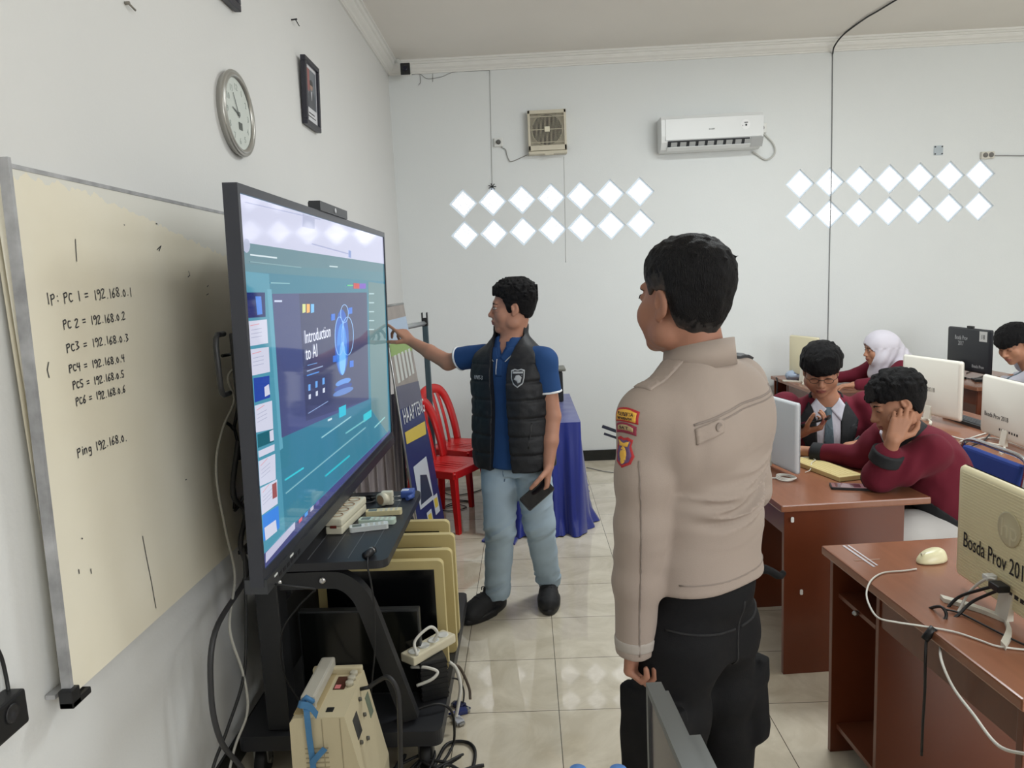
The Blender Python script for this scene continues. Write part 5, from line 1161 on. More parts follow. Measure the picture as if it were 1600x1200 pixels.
# blue chair of the leaning student
bc = thing('office_chair', 'blue fabric chair with chrome frame behind the leaning student', 'chair', (2.875, 3.21, 0), 0)
BLUEF = mat('blue_fabric', (34, 62, 140), .8, bump=.1, bscale=400)
MB().box((-.22, -.22, .42), (.22, .22, .47), .022, seg=3).build('seat', BLUEF, bc, world=False)
L_ = Matrix.Translation((.235, 0, .50)) @ Matrix.Rotation(math.radians(10), 4, 'Y')
MB().box((-.02, -.20, .10), (.02, .20, .33), .018, 0, L_, 3).build('backrest', BLUEF, bc, world=False)
b = MB()
b.tube(spline([(.20, -.235, .0), (.21, -.235, .40), (.245, -.232, .60), (.288, -.225, .80), (.300, -.18, .850), (.302, 0, .855), (.300, .18, .850), (.288, .225, .80), (.245, .232, .60), (.21, .235, .40), (.20, .235, .0)], 6), .011, 10)
b.build('back_frame', CHROME, bc, world=False)
for sy in (-1, 1): MB().tube(spline([(-.20, sy*.225, 0), (-.195, sy*.225, .40), (-.16, sy*.225, .425), (.20, sy*.225, .425)], 5), .011, 10).build('leg', CHROME, bc, world=False)

# foreground desk of the photographer: monitor edge and bottle caps
fd = thing('front_desk', 'brown desk below the picture carrying the grey monitor and the bottles', 'desk', (1.45, .78, 0))
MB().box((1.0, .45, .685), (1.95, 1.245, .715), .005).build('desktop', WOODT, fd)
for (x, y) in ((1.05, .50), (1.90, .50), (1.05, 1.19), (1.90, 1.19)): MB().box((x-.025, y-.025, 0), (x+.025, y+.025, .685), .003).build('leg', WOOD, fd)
gm = thing('grey_monitor', 'grey monitor seen edge-on at the bottom beside the policeman', 'monitor', (1.33, 1.08, .7155))
GM = mat('monitor_grey', (112, 116, 116), .42, .2)
A2 = np.array([1.305, 1.235]); d2 = np.array([.015, -.232]); d2 = d2/np.linalg.norm(d2); n2_ = np.array([-d2[1], d2[0]]); n2_ = n2_ if n2_[0] > 0 else -n2_
def gp(s, n_, z): q = A2+d2*s+n2_*n_; return np.array([q[0], q[1], z])
ZG0, ZG1 = .735, .952
def gslab(mb, s0, s1, n0, n1, z0, z1, mi=0):
    P = [gp(s, n_, z) for z in (z0, z1) for (s, n_) in ((s0, n0), (s1, n0), (s1, n1), (s0, n1))]
    f = [(3, 2, 1, 0), (4, 5, 6, 7), (0, 1, 5, 4), (1, 2, 6, 5), (2, 3, 7, 6), (3, 0, 4, 7)]
    if np.dot(np.cross(P[1]-P[0], P[3]-P[0]), [0, 0, 1]) < 0: f = [q[::-1] for q in f]
    return mb.raw(P, f, mi)
W3 = .36
b = MB(); gslab(b, 0, .014, 0, .028, ZG0, ZG1); gslab(b, W3-.014, W3, 0, .028, ZG0, ZG1); gslab(b, .014, W3-.014, 0, .028, ZG1-.014, ZG1); gslab(b, .014, W3-.014, 0, .028, ZG0, ZG0+.014); b.build('bezel', GM, gm)
b = MB(); gslab(b, .014, W3-.014, .004, .02, ZG0+.014, ZG1-.014); b.build('screen', mat('grey_screen', (84, 80, 82), .2), gm)
b = MB(); gslab(b, .02, W3-.02, .028, .036, ZG0+.01, ZG1-.006); gslab(b, .13, W3-.05, .036, .060, ZG0+.03, ZG1-.02); b.build('rear_housing', GM, gm)
b = MB(); gslab(b, .10, W3-.10, -.04, .10, .7155, .727); gslab(b, .15, .21, .036, .055, .727, .80); b.build('stand', GM, gm)
for k, (px, lab) in enumerate(((903, 'water bottle with blue cap at the bottom edge, left one'), (966, 'water bottle with blue cap at the bottom edge, right one'))):
    q = at(px, 1204, 'z', .950); bt = thing('water_bottle', lab, 'bottle', (q[0], q[1], .7155))
    MB().lathe([(0, 0), (.028, 0), (.031, .01), (.031, .05), (.029, .055), (.031, .06), (.031, .15), (.024, .185), (.014, .205), (.013, .218), (0, .218)], (0, 0, 0), (0, 0, 1), 28).build('body', mat('bottle_plastic', (220, 232, 240), .05, trans=.9), bt, world=False)
    MB().lathe([(0, .216), (.0140, .216), (.0140, .233), (.0128, .2365), (0, .2365)], (0, 0, 0), (0, 0, 1), 28).build('cap', mat('cap_blue', (96, 150, 226), .35), bt, world=False)
# ================================================================== people: signed-distance modelling
def vnoise(P, f, seed=0):
    """smooth 3-D value noise in [-1,1]; f: frequency (scalar or xyz)"""
    Q = P*np.asarray(f, float)+seed*17.31; I = np.floor(Q).astype(np.int64); T = Q-I; T = T*T*(3-2*T); out = 0
    for dx in (0, 1):
        for dy in (0, 1):
            for dz in (0, 1):
                h = ((I[:, 0]+dx)*73856093) ^ ((I[:, 1]+dy)*19349663) ^ ((I[:, 2]+dz)*83492791) ^ (seed*7919)
                h = (h ^ (h >> 13))*1274126177; h = (h ^ (h >> 16)) & 0xffff
                w = (T[:, 0] if dx else 1-T[:, 0])*(T[:, 1] if dy else 1-T[:, 1])*(T[:, 2] if dz else 1-T[:, 2])
                out = out+w*(h/32767.5-1.0)
    return out
def smin(a, b, k):
    if k <= 0: return np.minimum(a, b)
    h = np.clip(.5+.5*(b-a)/k, 0, 1); return b+(a-b)*h-k*h*(1-h)
class Frame:
    """a yawed (and optionally tilted) local frame: x right, y forward, z up"""
    def __init__(s, c, yaw=0, pitch=0, roll=0):
        s.c = np.array(c, float)
        M = Matrix.Rotation(math.radians(yaw), 3, 'Z') @ Matrix.Rotation(math.radians(pitch), 3, 'X') @ Matrix.Rotation(math.radians(roll), 3, 'Y')
        s.R = np.array(M)
    def __call__(s, x, y, z): return s.c+s.R @ np.array([x, y, z], float)
    def d(s, x, y, z): return s.R @ np.array([x, y, z], float)
class Blob:
    def __init__(s, lo, hi, h):
        s.lo = np.array(lo, float); s.h = h; s.n = np.ceil((np.array(hi, float)-s.lo)/h).astype(int)+1
        s.d_ = np.full(tuple(s.n), 1.0, np.float32)
    def box_(s, lo, hi):
        a = np.clip(np.floor((np.array(lo)-s.lo)/s.h).astype(int), 0, s.n); b = np.clip(np.ceil((np.array(hi)-s.lo)/s.h).astype(int)+1, 0, s.n)
        if np.any(b <= a): return None, None
        sl = tuple(slice(int(i), int(j)) for i, j in zip(a, b))
        ax = [s.lo[k]+s.h*np.arange(a[k], b[k]) for k in range(3)]
        return sl, (ax[0][:, None, None], ax[1][None, :, None], ax[2][None, None, :])
    def put(s, lo, hi, fn, k, sub=False):
        m = k+3*s.h; sl, X = s.box_(np.array(lo)-m, np.array(hi)+m)
        if sl is None: return s
        d = fn(*X)
        s.d_[sl] = -smin(-s.d_[sl], d, k) if sub else smin(s.d_[sl], d, k)
        return s
    def cone(s, a, b, ra, rb, k=.015, sub=False, flat=None):
        a = np.array(a, float); b = np.array(b, float); ba = b-a; L2 = ba@ba+1e-12; R = max(ra, rb)*(1 if flat is None else max(1, flat[1]))
        if flat is not None: fn_ = np.array(flat[0], float); fn_ /= np.linalg.norm(fn_); fk = flat[1]
        def fn(x, y, z):
            px, py, pz = x-a[0], y-a[1], z-a[2]; t = np.clip((px*ba[0]+py*ba[1]+pz*ba[2])/L2, 0, 1)
            qx, qy, qz = px-t*ba[0], py-t*ba[1], pz-t*ba[2]
            if flat is not None:
                c = (qx*fn_[0]+qy*fn_[1]+qz*fn_[2])*(1/fk-1); qx, qy, qz = qx+c*fn_[0], qy+c*fn_[1], qz+c*fn_[2]
            return np.sqrt(qx*qx+qy*qy+qz*qz)-(ra+(rb-ra)*t)
        return s.put(np.minimum(a, b)-R, np.maximum(a, b)+R, fn, k, sub)
    def chain(s, pts, rad, k=.015, flat=None):
        for i in range(len(pts)-1): s.cone(pts[i], pts[i+1], rad[i], rad[i+1], k, flat=flat)
        return s
    def ell(s, c, r, R=None, k=.015, sub=False):
        c = np.array(c, float); r = np.array(r, float); R = np.eye(3) if R is None else R; m = max(r)
        def fn(x, y, z):
            p = [x-c[0], y-c[1], z-c[2]]; q = [(R[0, i]*p[0]+R[1, i]*p[1]+R[2, i]*p[2]) for i in range(3)]
            k0 = np.sqrt((q[0]/r[0])**2+(q[1]/r[1])**2+(q[2]/r[2])**2); k1 = np.sqrt((q[0]/r[0]**2)**2+(q[1]/r[1]**2)**2+(q[2]/r[2]**2)**2)+1e-9
            return k0*(k0-1)/k1
        return s.put(c-m, c+m, fn, k, sub)
    def loft(s, fr, st, k=.02, n=2.0, endk=.015):
        """st: (z, cx, cy, half width, half depth) in the frame"""
        st = np.array(sorted(st), float); zs = np.linspace(st[0, 0], st[-1, 0], 60)
        def cub(col):
            m = np.gradient(st[:, col], st[:, 0]) if len(st) > 2 else np.full(len(st), (st[-1, col]-st[0, col])/(st[-1, 0]-st[0, 0]))
            i = np.clip(np.searchsorted(st[:, 0], zs)-1, 0, len(st)-2); h = st[i+1, 0]-st[i, 0]; t = (zs-st[i, 0])/h
            return (2*t**3-3*t**2+1)*st[i, col]+(t**3-2*t**2+t)*h*m[i]+(-2*t**3+3*t**2)*st[i+1, col]+(t**3-t**2)*h*m[i+1]
        T = [cub(i) for i in range(1, 5)]; R = fr.R; c = fr.c
        cs = [c+R @ np.array([sx*(abs(q[1])+q[3])+0, sy*(abs(q[2])+q[4]), q[0]]) for q in st for sx in (-1, 1) for sy in (-1, 1)]
        lo, hi = np.min(cs, 0), np.max(cs, 0)
        def fn(x, y, z):
            p = [x-c[0], y-c[1], z-c[2]]; u, v, w = [(R[0, i]*p[0]+R[1, i]*p[1]+R[2, i]*p[2]) for i in range(3)]
            wc = np.clip(w, zs[0], zs[-1]); cx, cy, a, b = [np.interp(wc.ravel(), zs, q).reshape(wc.shape) for q in T]
            a = np.maximum(a, .004); b = np.maximum(b, .004); U = np.abs(u-cx)/a; V = np.abs(v-cy)/b
            d = ((U**n+V**n)**(1/n)-1)*np.minimum(a, b); e = np.maximum(zs[0]-w, w-zs[-1])
            return -smin(-d, -e, endk)
        return s.put(lo, hi, fn, k)
    def cut(s, c, nrm, k=.004):
        """take away what lies on the side nrm points to"""
        c = np.array(c, float); nrm = np.array(nrm, float); nrm /= np.linalg.norm(nrm)
        sl, X = s.box_(s.lo, s.lo+s.h*(s.n-1)); d = (X[0]-c[0])*nrm[0]+(X[1]-c[1])*nrm[1]+(X[2]-c[2])*nrm[2]
        s.d_ = -smin(-s.d_, -d.astype(np.float32), k); return s
    def disp(s, fn, band=.035):
        I = np.nonzero(np.abs(s.d_) < band); P = s.lo+s.h*np.stack(I, 1); s.d_[I] += fn(P).astype(np.float32); return s
    def sample(s, P):
        Q = (np.asarray(P, float)-s.lo)/s.h; Q = np.clip(Q, 0, s.n-1.001); I = Q.astype(int); T = Q-I; o = 0
        for dx in (0, 1):
            for dy in (0, 1):
                for dz in (0, 1):
                    w = (T[:, 0] if dx else 1-T[:, 0])*(T[:, 1] if dy else 1-T[:, 1])*(T[:, 2] if dz else 1-T[:, 2]); o = o+w*s.d_[I[:, 0]+dx, I[:, 1]+dy, I[:, 2]+dz]
        return o
    def grad(s, P):
        e = s.h; g = np.stack([s.sample(P+np.eye(3)[i]*e)-s.sample(P-np.eye(3)[i]*e) for i in range(3)], 1); return g/(np.linalg.norm(g, axis=1, keepdims=True)+1e-9)
    def hit(s, P, N, reach=.14):
        """march from P + N*reach against N onto the surface"""
        N = np.array(N, float)/np.linalg.norm(N); Q = np.array(P, float)+N*reach; done = np.zeros(len(Q), bool); st = s.h*.4
        for _k in range(int(2.2*reach/st)):
            done |= s.sample(Q) < 0
            if done.all(): break
            Q[~done] -= N*st
        return Q, done
    def mesh(s, smooth=2):
        d = s.d_; sg = d < 0; n0, n1, n2 = d.shape
        cnt = np.zeros((n0-1, n1-1, n2-1), np.int8)
        for dx in (0, 1):
            for dy in (0, 1):
                for dz in (0, 1): cnt += sg[dx:n0-1+dx, dy:n1-1+dy, dz:n2-1+dz]
        act = (cnt > 0) & (cnt < 8); I = np.stack(np.nonzero(act), 1); idx = np.full(act.shape, -1, np.int32); idx[act] = np.arange(len(I))
        acc = np.zeros((len(I), 3)); c = np.zeros(len(I)); cor = [(a, b, e) for a in (0, 1) for b in (0, 1) for e in (0, 1)]
        for i in range(8):
            for j in range(i+1, 8):
                if sum(abs(p-q) for p, q in zip(cor[i], cor[j])) != 1: continue
                A, B = I+cor[i], I+cor[j]; da = d[A[:, 0], A[:, 1], A[:, 2]]; db = d[B[:, 0], B[:, 1], B[:, 2]]; m = (da < 0) != (db < 0)
                t = np.where(m, da/(da-db+1e-12), 0); acc += m[:, None]*(np.array(cor[i])+t[:, None]*(np.array(cor[j])-np.array(cor[i]))); c += m
        V = s.lo+s.h*(I+acc/np.maximum(c, 1)[:, None]); Q = []
        for ax in range(3):
            o1, o2 = (ax+1) % 3, (ax+2) % 3
            sa = [slice(None)]*3; sb = [slice(None)]*3; sa[ax] = slice(0, d.shape[ax]-1); sb[ax] = slice(1, None)
            for o in (o1, o2): sa[o] = slice(1, d.shape[o]-1); sb[o] = slice(1, d.shape[o]-1)
            A, B = sg[tuple(sa)], sg[tuple(sb)]; E = np.stack(np.nonzero(A != B), 1)
            if not len(E): continue
            fl = A[E[:, 0], E[:, 1], E[:, 2]]; off = np.zeros(3, int)
            cell = E.copy()                      # cell index at (ax: same, o1: e, o2: e) means lower cell = e (grid index e+1 -> cells e, e+1)
            def cid(p, q):
                k = cell.copy(); k[:, o1] += p; k[:, o2] += q; return idx[k[:, 0], k[:, 1], k[:, 2]]
            q4 = np.stack([cid(0, 0), cid(1, 0), cid(1, 1), cid(0, 1)], 1); q4[~fl] = q4[~fl][:, ::-1]; Q.append(q4)
        Q = np.concatenate(Q) if Q else np.zeros((0, 4), int)
        for it in range(smooth):
            nb = np.zeros_like(V); w = np.zeros(len(V))
            for k in range(4):
                a, b = Q[:, k], Q[:, (k+1) % 4]; np.add.at(nb, a, V[b]); np.add.at(w, a, 1); np.add.at(nb, b, V[a]); np.add.at(w, b, 1)
            nb /= np.maximum(w, 1)[:, None]; V = V+(nb-V)*(.5 if it % 2 == 0 else -.42 if smooth > 2 else .3)
        return V, Q
    def build(s, name, mats, parent=None, smooth=2, region=None):
        V, Q = s.mesh(smooth); mats = mats if isinstance(mats, (list, tuple)) else [mats]
        mi = np.zeros(len(Q), int)
        if region is not None: mi = region(V[Q].mean(1)).astype(int)
        if parent is not None:
            W = np.array(wmat(parent).inverted()); V = V @ W[:3, :3].T+W[:3, 3]
        me = bpy.data.meshes.new(name); me.vertices.add(len(V)); me.vertices.foreach_set('co', V.astype(np.float32).ravel())
        me.loops.add(len(Q)*4); me.loops.foreach_set('vertex_index', Q.astype(np.int32).ravel())
        me.polygons.add(len(Q)); me.polygons.foreach_set('loop_start', np.arange(0, len(Q)*4, 4, dtype=np.int32))
        try: me.polygons.foreach_set('loop_total', np.full(len(Q), 4, np.int32))
        except Exception: pass
        for m in mats: me.materials.append(m)
        me.polygons.foreach_set('material_index', mi.astype(np.int32)); me.polygons.foreach_set('use_smooth', np.ones(len(Q), bool)); me.update(calc_edges=True); me.validate()
        o = bpy.data.objects.new(name, me); COL.objects.link(o)
        if parent is not None: o.parent = parent
        return o

def decal(mb, blob, o, U, Vv, N, poly, thick=.0025, res=.012, mi=0, back=.004):
    """a thin cloth piece of the given (u,v) outline laid onto a surface, seen from N"""
    o, U, Vv, N = (np.array(q, float) for q in (o, U, Vv, N)); U /= np.linalg.norm(U); Vv /= np.linalg.norm(Vv); N = N/np.linalg.norm(N)
    b = bmesh.new(); vs = [b.verts.new((u, v, 0)) for u, v in poly]; b.faces.new(vs); bmesh.ops.triangulate(b, faces=b.faces[:])
    for _k in range(7):
        E = [e for e in b.edges if e.calc_length() > res]
        if not E: break
        bmesh.ops.subdivide_edges(b, edges=E, cuts=1); bmesh.ops.triangulate(b, faces=[f for f in b.faces if len(f.verts) > 3])
    b.verts.ensure_lookup_table(); b.verts.index_update()
    uv = np.array([v.co[:2] for v in b.verts]); P, ok = blob.hit(o+uv[:, :1]*U+uv[:, 1:2]*Vv, N)
    G = blob.grad(P); G[(G@N) < .1] = N; top = P+G*thick; bot = P-G*back
    flip = np.dot(np.cross(U, Vv), N) < 0
    F = [[v.index for v in f.verts] for f in b.faces if all(ok[v.index] for v in f.verts)]; 
    Fset = set(map(tuple, F)); n = len(uv); ec = {}
    for f in F:
        for i in range(len(f)): ec.setdefault(frozenset((f[i], f[(i+1) % len(f)])), []).append((f[i], f[(i+1) % len(f)]))
    sk = [(a, q, q+n, a+n)[::-1] for e in ec.values() if len(e) == 1 for a, q in e]
    b.free()
    A = [tuple(f) for f in F]+sk
    if flip: A = [f[::-1] for f in A]
    keep = sorted({i for f in A for i in f}); rm = {v: i for i, v in enumerate(keep)}; allv = np.concatenate([top, bot])
    mb.raw(allv[keep], [tuple(rm[i] for i in f) for f in A], mi, True); return mb
def decal_text(mb, blob, txt, o, U, Vv, N, size, off=.003, mi=0, width=None, center=True):
    V, F = text_geo(txt); V = V.copy(); w = V[:, 0].max(); sx = size if width is None else width/w
    if center: V[:, 0] -= w/2; V[:, 1] -= .35
    o, U, Vv, N = (np.array(q, float) for q in (o, U, Vv, N)); U /= np.linalg.norm(U); Vv /= np.linalg.norm(Vv); N = N/np.linalg.norm(N)
    P, ok = blob.hit(o+V[:, :1]*sx*U+V[:, 1:2]*size*Vv, N); P = P+N*(off+V[:, 2:3]*.0006)
    F = [f for f in F if all(ok[i] for i in f)]; mb.raw(P, F, mi); return mb
def ribbon_poly(pts, w):
    """outline of a thin strip along (u,v) points"""
    P = [np.array(p, float) for p in pts]; L = []; R = []
    for i, p in enumerate(P):
        t = P[min(i+1, len(P)-1)]-P[max(i-1, 0)]; t /= np.linalg.norm(t); n = np.array([-t[1], t[0]])*w/2; L.append(p+n); R.append(p-n)
    return [tuple(p) for p in R]+[tuple(p) for p in L[::-1]]

# ---- anatomy
def head_prims(B, f, s=1.0, chub=0.0, lids=True):
    """skull, face, nose, lips, ears; frame f sits at eye level between the ears"""
    R = f.R; P = lambda x, y, z: f(x*s, y*s, z*s); r = lambda *q: [v*s for v in q]
    B.ell(P(0, -.016, .034), r(.0745, .096, .083), R, .0)
    B.ell(P(0, .022, -.038), r(.060+chub*.010, .068, .074), R, .03*s)
    B.ell(P(0, .034, -.078), r(.046+chub*.012, .050, .036), R, .025*s)
    B.ell(P(0, .074, -.103), r(.022, .016, .016), R, .022*s)                       # chin
    for sx in (-1, 1):
        B.ell(P(sx*(.038+chub*.005), .056, -.036), r(.026+chub*.008, .024, .028+chub*.006), R, .02*s)     # cheek
        B.ell(P(sx*.056, -.0, -.07), r(.018+chub*.008, .03, .03), R, .02*s)            # jaw corner
    B.ell(P(0, .076, .024), r(.050, .014, .012), R, .016*s)                          # brow
    for sx in (-1, 1): B.ell(P(sx*.032, .097, .001), r(.017, .016, .0105), R, .010*s, sub=True)
    if lids:
        for sx in (-1, 1): B.ell(P(sx*.032, .0765, .001), r(.0155, .0115, .0105), R, .004*s)
    B.cone(P(0, .083, .012), P(0, .104, -.028), .0075*s, .0105*s, .010*s)             # nose
    B.ell(P(0, .107, -.033), r(.0115, .0115, .0095), R, .008*s)
    for sx in (-1, 1): B.ell(P(sx*.0125, .098, -.037), r(.0085, .0105, .0075), R, .006*s)
    B.ell(P(0, .083, -.062), r(.027, .018, .018), R, .014*s)                          # muzzle
    B.ell(P(0, .0975, -.0605), r(.022, .0085, .0052), R, .004*s); B.ell(P(0, .0955, -.0725), r(.019, .0085, .0062), R, .004*s)
    B.cone(P(-.023, .095, -.0665), P(.023, .095, -.0665), .0022*s, .0022*s, .003*s, sub=True)
    for sx in (-1, 1):
        Rt = R @ np.array(Matrix.Rotation(sx*.10, 3, 'Z')) @ np.array(Matrix.Rotation(-.18, 3, 'X'))
        B.ell(P(sx*.0785, -.012, -.006), r(.0075, .019, .031), Rt, .006*s); B.ell(P(sx*.0865, -.007, -.001), r(.008, .0105, .019), Rt, .0025*s, sub=True); B.ell(P(sx*.080, -.001, -.008), r(.006, .006, .010), R, .003*s)
        B.ell(P(sx*.077, -.004, -.034), r(.0065, .010, .010), R, .006*s)
def head_frame_local(f, P): return (np.asarray(P)-f.c) @ f.R
def lips_region(f, s=1.0):
    def reg(C):
        q = head_frame_local(f, C)/s; a = np.abs(q[:, 0]) < .0235
        return (a & (q[:, 1] > .084) & (q[:, 2] > -.080+.006*(np.abs(q[:, 0])/.0235)**2) & (q[:, 2] < -.0545-.007*(np.abs(q[:, 0])/.0235)**2)).astype(int)
    return reg
def brows(f, s, m, parent, blob):
    for sx in (-1, 1):
        mb = MB(); decal(mb, blob, f(0, .09*s, 0), f.d(1, 0, 0), f.d(0, 0, 1), f.d(sx*.25, 1, 0), [(sx*x*s, z*s) for x, z in ((.014, .021), (.030, .0265), (.047, .0225), (.052, .0165), (.046, .0195), (.030, .0205), (.015, .0145))][::(1 if sx < 0 else -1)][::-1], .0016, .006)
        mb.build('eyebrow', m, parent)
def eyes(f, s, parent, look=(0, 0), opened=True):
    EW, EI = mat('eye_white', (176, 164, 156), .3), mat('eye_iris', (34, 22, 18), .15)
    for sx in (-1, 1):
        mb = MB(); M = Matrix([list(r) for r in f.R])
        if opened:
            mb.ball(f(sx*.032*s, .0790*s, -.0005*s), [.0125*s, .0112*s, .0060*s], 0, 16, M)
            mb.ball(f((sx*.032+look[0])*s, .0862*s, (-.0005+look[1])*s), [.0052*s, .0042*s, .0054*s], 1, 12, M)
        pts = [f((sx*.032+x)*s, (.0885-abs(x)*abs(x)*28)*s, (z_-(0 if opened else .006))*s) for x, z_ in ((-.0145, -.001), (-.007, .0055), (.001, .007), (.009, .0045), (.0155, -.0015))]
        mb.tube(spline(pts, 3), .0012*s, 5, 2)
        mb.build('eye', [EW, EI, mat('lash', (24, 18, 18), .6)], parent)
def hand_prims(B, wrist, d, n, side, curl=(20, 25, 15), s=1.0, thumb=.3, curls=None, splay=.04, k=.004):
    """palm, four fingers and a thumb; d: wrist to knuckles, n: where the palm faces, side: 1 right hand, -1 left"""
    d = np.array(d, float); d /= np.linalg.norm(d); n = np.array(n, float); n -= d*(n@d); n /= np.linalg.norm(n); w = np.cross(d, n)*side
    wrist = np.array(wrist, float); offs = (.027, .009, -.009, -.026); Ls = (.086, .090, .085, .076); ph = ((.042, .026, .021), (.047, .030, .022), (.043, .028, .021), (.034, .021, .019)); rr = (.0092, .0095, .009, .0078); mk = k*3.2 if k >= .004 else .008
    for i in range(4):
        kn = wrist+s*(d*Ls[i]+w*offs[i]); B.cone(wrist+s*(d*.012+w*offs[i]*.62), kn, .0145*s, .0112*s, mk*s)
        cs = curls[i] if curls else curl; a = 0; p = kn; r0 = rr[i]*s
        for j in range(3):
            a += math.radians(cs[j]); v = math.cos(a)*d+math.sin(a)*n+w*splay*(1.2-i*.8); v /= np.linalg.norm(v); q = p+v*ph[i][j]*s
            B.cone(p, q, r0*(1-.06*j), r0*(1-.06*(j+1)), k*s if j == 0 else .002*s); p = q
    b0 = wrist+s*(d*.022+w*.026+n*.006); dirs = (d*.58+w*.72+n*thumb, d*.80+w*.30+n*(thumb+.15), d*.85+w*.05+n*(thumb+.25)); p = b0
    for j, (v, L_) in enumerate(zip(dirs, (.046, .034, .027))):
        v = v/np.linalg.norm(v); q = p+v*L_*s; B.cone(p, q, (.0135, .0112, .0102)[j]*s, (.0112, .0102, .0085)[j]*s, (.012, .003, .003)[j]*s); p = q
def hairdo(f, s, lo, hi, h, thick, line, noise, mats, parent, chub=0.0, name='hair', extra=None, side=None, fade=0.0, jag=.010):
    """hair as an offset of the skull, kept above a hairline given as (y, z) pairs"""
    B = Blob(lo, hi, h); R = f.R; P = lambda x, y, z: f(x*s, y*s, z*s)
    B.ell(P(0, -.016, .034), [.0745*s, .096*s, .083*s], R, 0); B.ell(P(0, -.02, -.02), [.066*s, .078*s, .07*s], R, .03*s)
    def off(Q):
        q = head_frame_local(f, Q)/s; return -np.interp(q[:, 2], *zip(*thick))*s+noise(Q, q)*s
    B.disp(off, .06)
    if extra: extra(B)
    I = np.nonzero(B.d_ < .06); Q = B.lo+B.h*np.stack(I, 1); q = head_frame_local(f, Q)/s
    zl = np.interp(q[:, 1], *zip(*line))
    zl = zl+jag*vnoise(Q, 70, 11)
    c = (zl-q[:, 2])*.8*s; B.d_[I] = np.maximum(B.d_[I], c)
    reg = None
    if fade:
        def reg(C_):
            qq = head_frame_local(f, C_)/s; z0 = np.interp(qq[:, 1], *zip(*line)); return np.where(qq[:, 1] < .05, np.clip(np.floor(4-4*(qq[:, 2]-z0+.014*vnoise(C_, 140, 5)+.005*vnoise(C_, 300, 6))/fade), 0, 3), 0)
    return B.build(name, mats, parent, 2, reg)
HAIR = mat('black_hair', (17, 16, 18), .6, bump=.7, bscale=420, spec=.18, var=.4, vscale=200, stretch=(1, 1, .16))
def skin(name, rgb): return mat(name, rgb, .5, var=.07, vscale=22, bump=.05, bscale=300, spec=.35)
def sleeve_end(a, b, t): return np.array(a)+(np.array(b)-np.array(a))*t
# ================================================================== 1. the policeman
def fold_noise(amp, f1, f2, seed=0):
    def fn(P): return amp*(vnoise(P, f1, seed)+.5*vnoise(P, f2, seed+3))
    return fn
PF = Frame((1.495, 1.655, 0), 40)
pol = thing('person', 'man seen from behind in taupe uniform shirt and black cargo trousers, watching the display', 'person', (1.495, 1.655, 0))
PSK = skin('skin_brown', (158, 112, 92)); PLIP = mat('lip_brown', (136, 84, 76), .45)
PH = Frame((1.468, 1.645, 1.626), 36, 3); HS = 1.05
shL, elL, wrL = PF(-.166, .0, 1.385), PF(-.190, .005, 1.14), PF(-.188, .03, .885)
shR, elR, wrR = PF(.172, .0, 1.425), PF(.196, -.01, 1.15), PF(.170, .17, .96)
B = Blob((1.15, 1.3, 0), (1.90, 2.05, 1.80), .0038)
head_prims(B, PH, HS, .5)
B.cone(PH(0, -.028, -.05), PF(0, -.015, 1.46), .058, .064, .02)
B.loft(PF, [(.86, 0, 0, .15, .10), (1.1, 0, 0, .145, .10), (1.3, 0, 0, .15, .095), (1.42, 0, -.01, .14, .07), (1.48, 0, -.015, .07, .055)], .03)
B.chain([shL, elL, wrL], [.045, .036, .028], .02); B.chain([shR, elR, wrR], [.045, .036, .028], .02)
for sx in (-1, 1): B.chain([PF(sx*.09, 0, .86), PF(sx*.10, .01, .48), PF(sx*.11, -.02, .10)], [.075, .05, .04], .03)
hand_prims(B, wrL+PF.d(-.001, .0, -.006), PF.d(.02, .12, -1), PF.d(.35, -.94, 0), -1, s=1.02, thumb=.5, curls=((58, 70, 40), (62, 74, 44), (66, 76, 46), (68, 76, 46)))
hand_prims(B, wrR, PF.d(-.2, .8, -.6), PF.d(-.9, 0, .3), 1, curl=(30, 40, 30))
pb = B.build('body', [PSK, PLIP], pol, 3, lips_region(PH, HS))
brows(PH, HS, HAIR, pol, B); eyes(PH, HS, pol)
def pn(Q, q): return .0016*vnoise(Q, 95, 3)+.0024*vnoise(Q, (60, 60, 30), 5)-.0042*np.clip((q[:, 2]-.05)/.06, 0, 1)*np.abs(vnoise(Q, (75, 75, 40), 9))
def tuft(B_):
    for i in range(16):
        a = -.9+1.8*RNG.random(); zz = .045+.06*RNG.random(); p = PH(.07*math.sin(a)*HS, -.098*math.cos(a)*HS, zz*HS); B_.cone(p, p+PH.d(.3*math.sin(a)+.3*(RNG.random()-.5), -1, .35*RNG.random()-.15)*(.018+.014*RNG.random()), .007, .0012, .004)
hairdo(PH, HS, (1.28, 1.46, 1.50), (1.64, 1.83, 1.80), .003, [(-.09, .001), (-.05, .002), (-.02, .004), (.02, .007), (.06, .014), (.11, .019), (.14, .017)], [(-.14, -.084), (-.06, -.078), (-.035, -.05), (-.022, .02), (.012, .022), (.03, .012), (.042, .03), (.062, .062), (.10, .082)], pn, [HAIR, mat('faded_hair', (24, 21, 21), .7, var=.3, vscale=160), mat('faded_hair_low', (38, 32, 30), .7, var=.3, vscale=160), mat('faded_hair_edge', (60, 48, 43), .7, var=.3, vscale=160)], pol, extra=tuft, fade=.045, jag=.006)
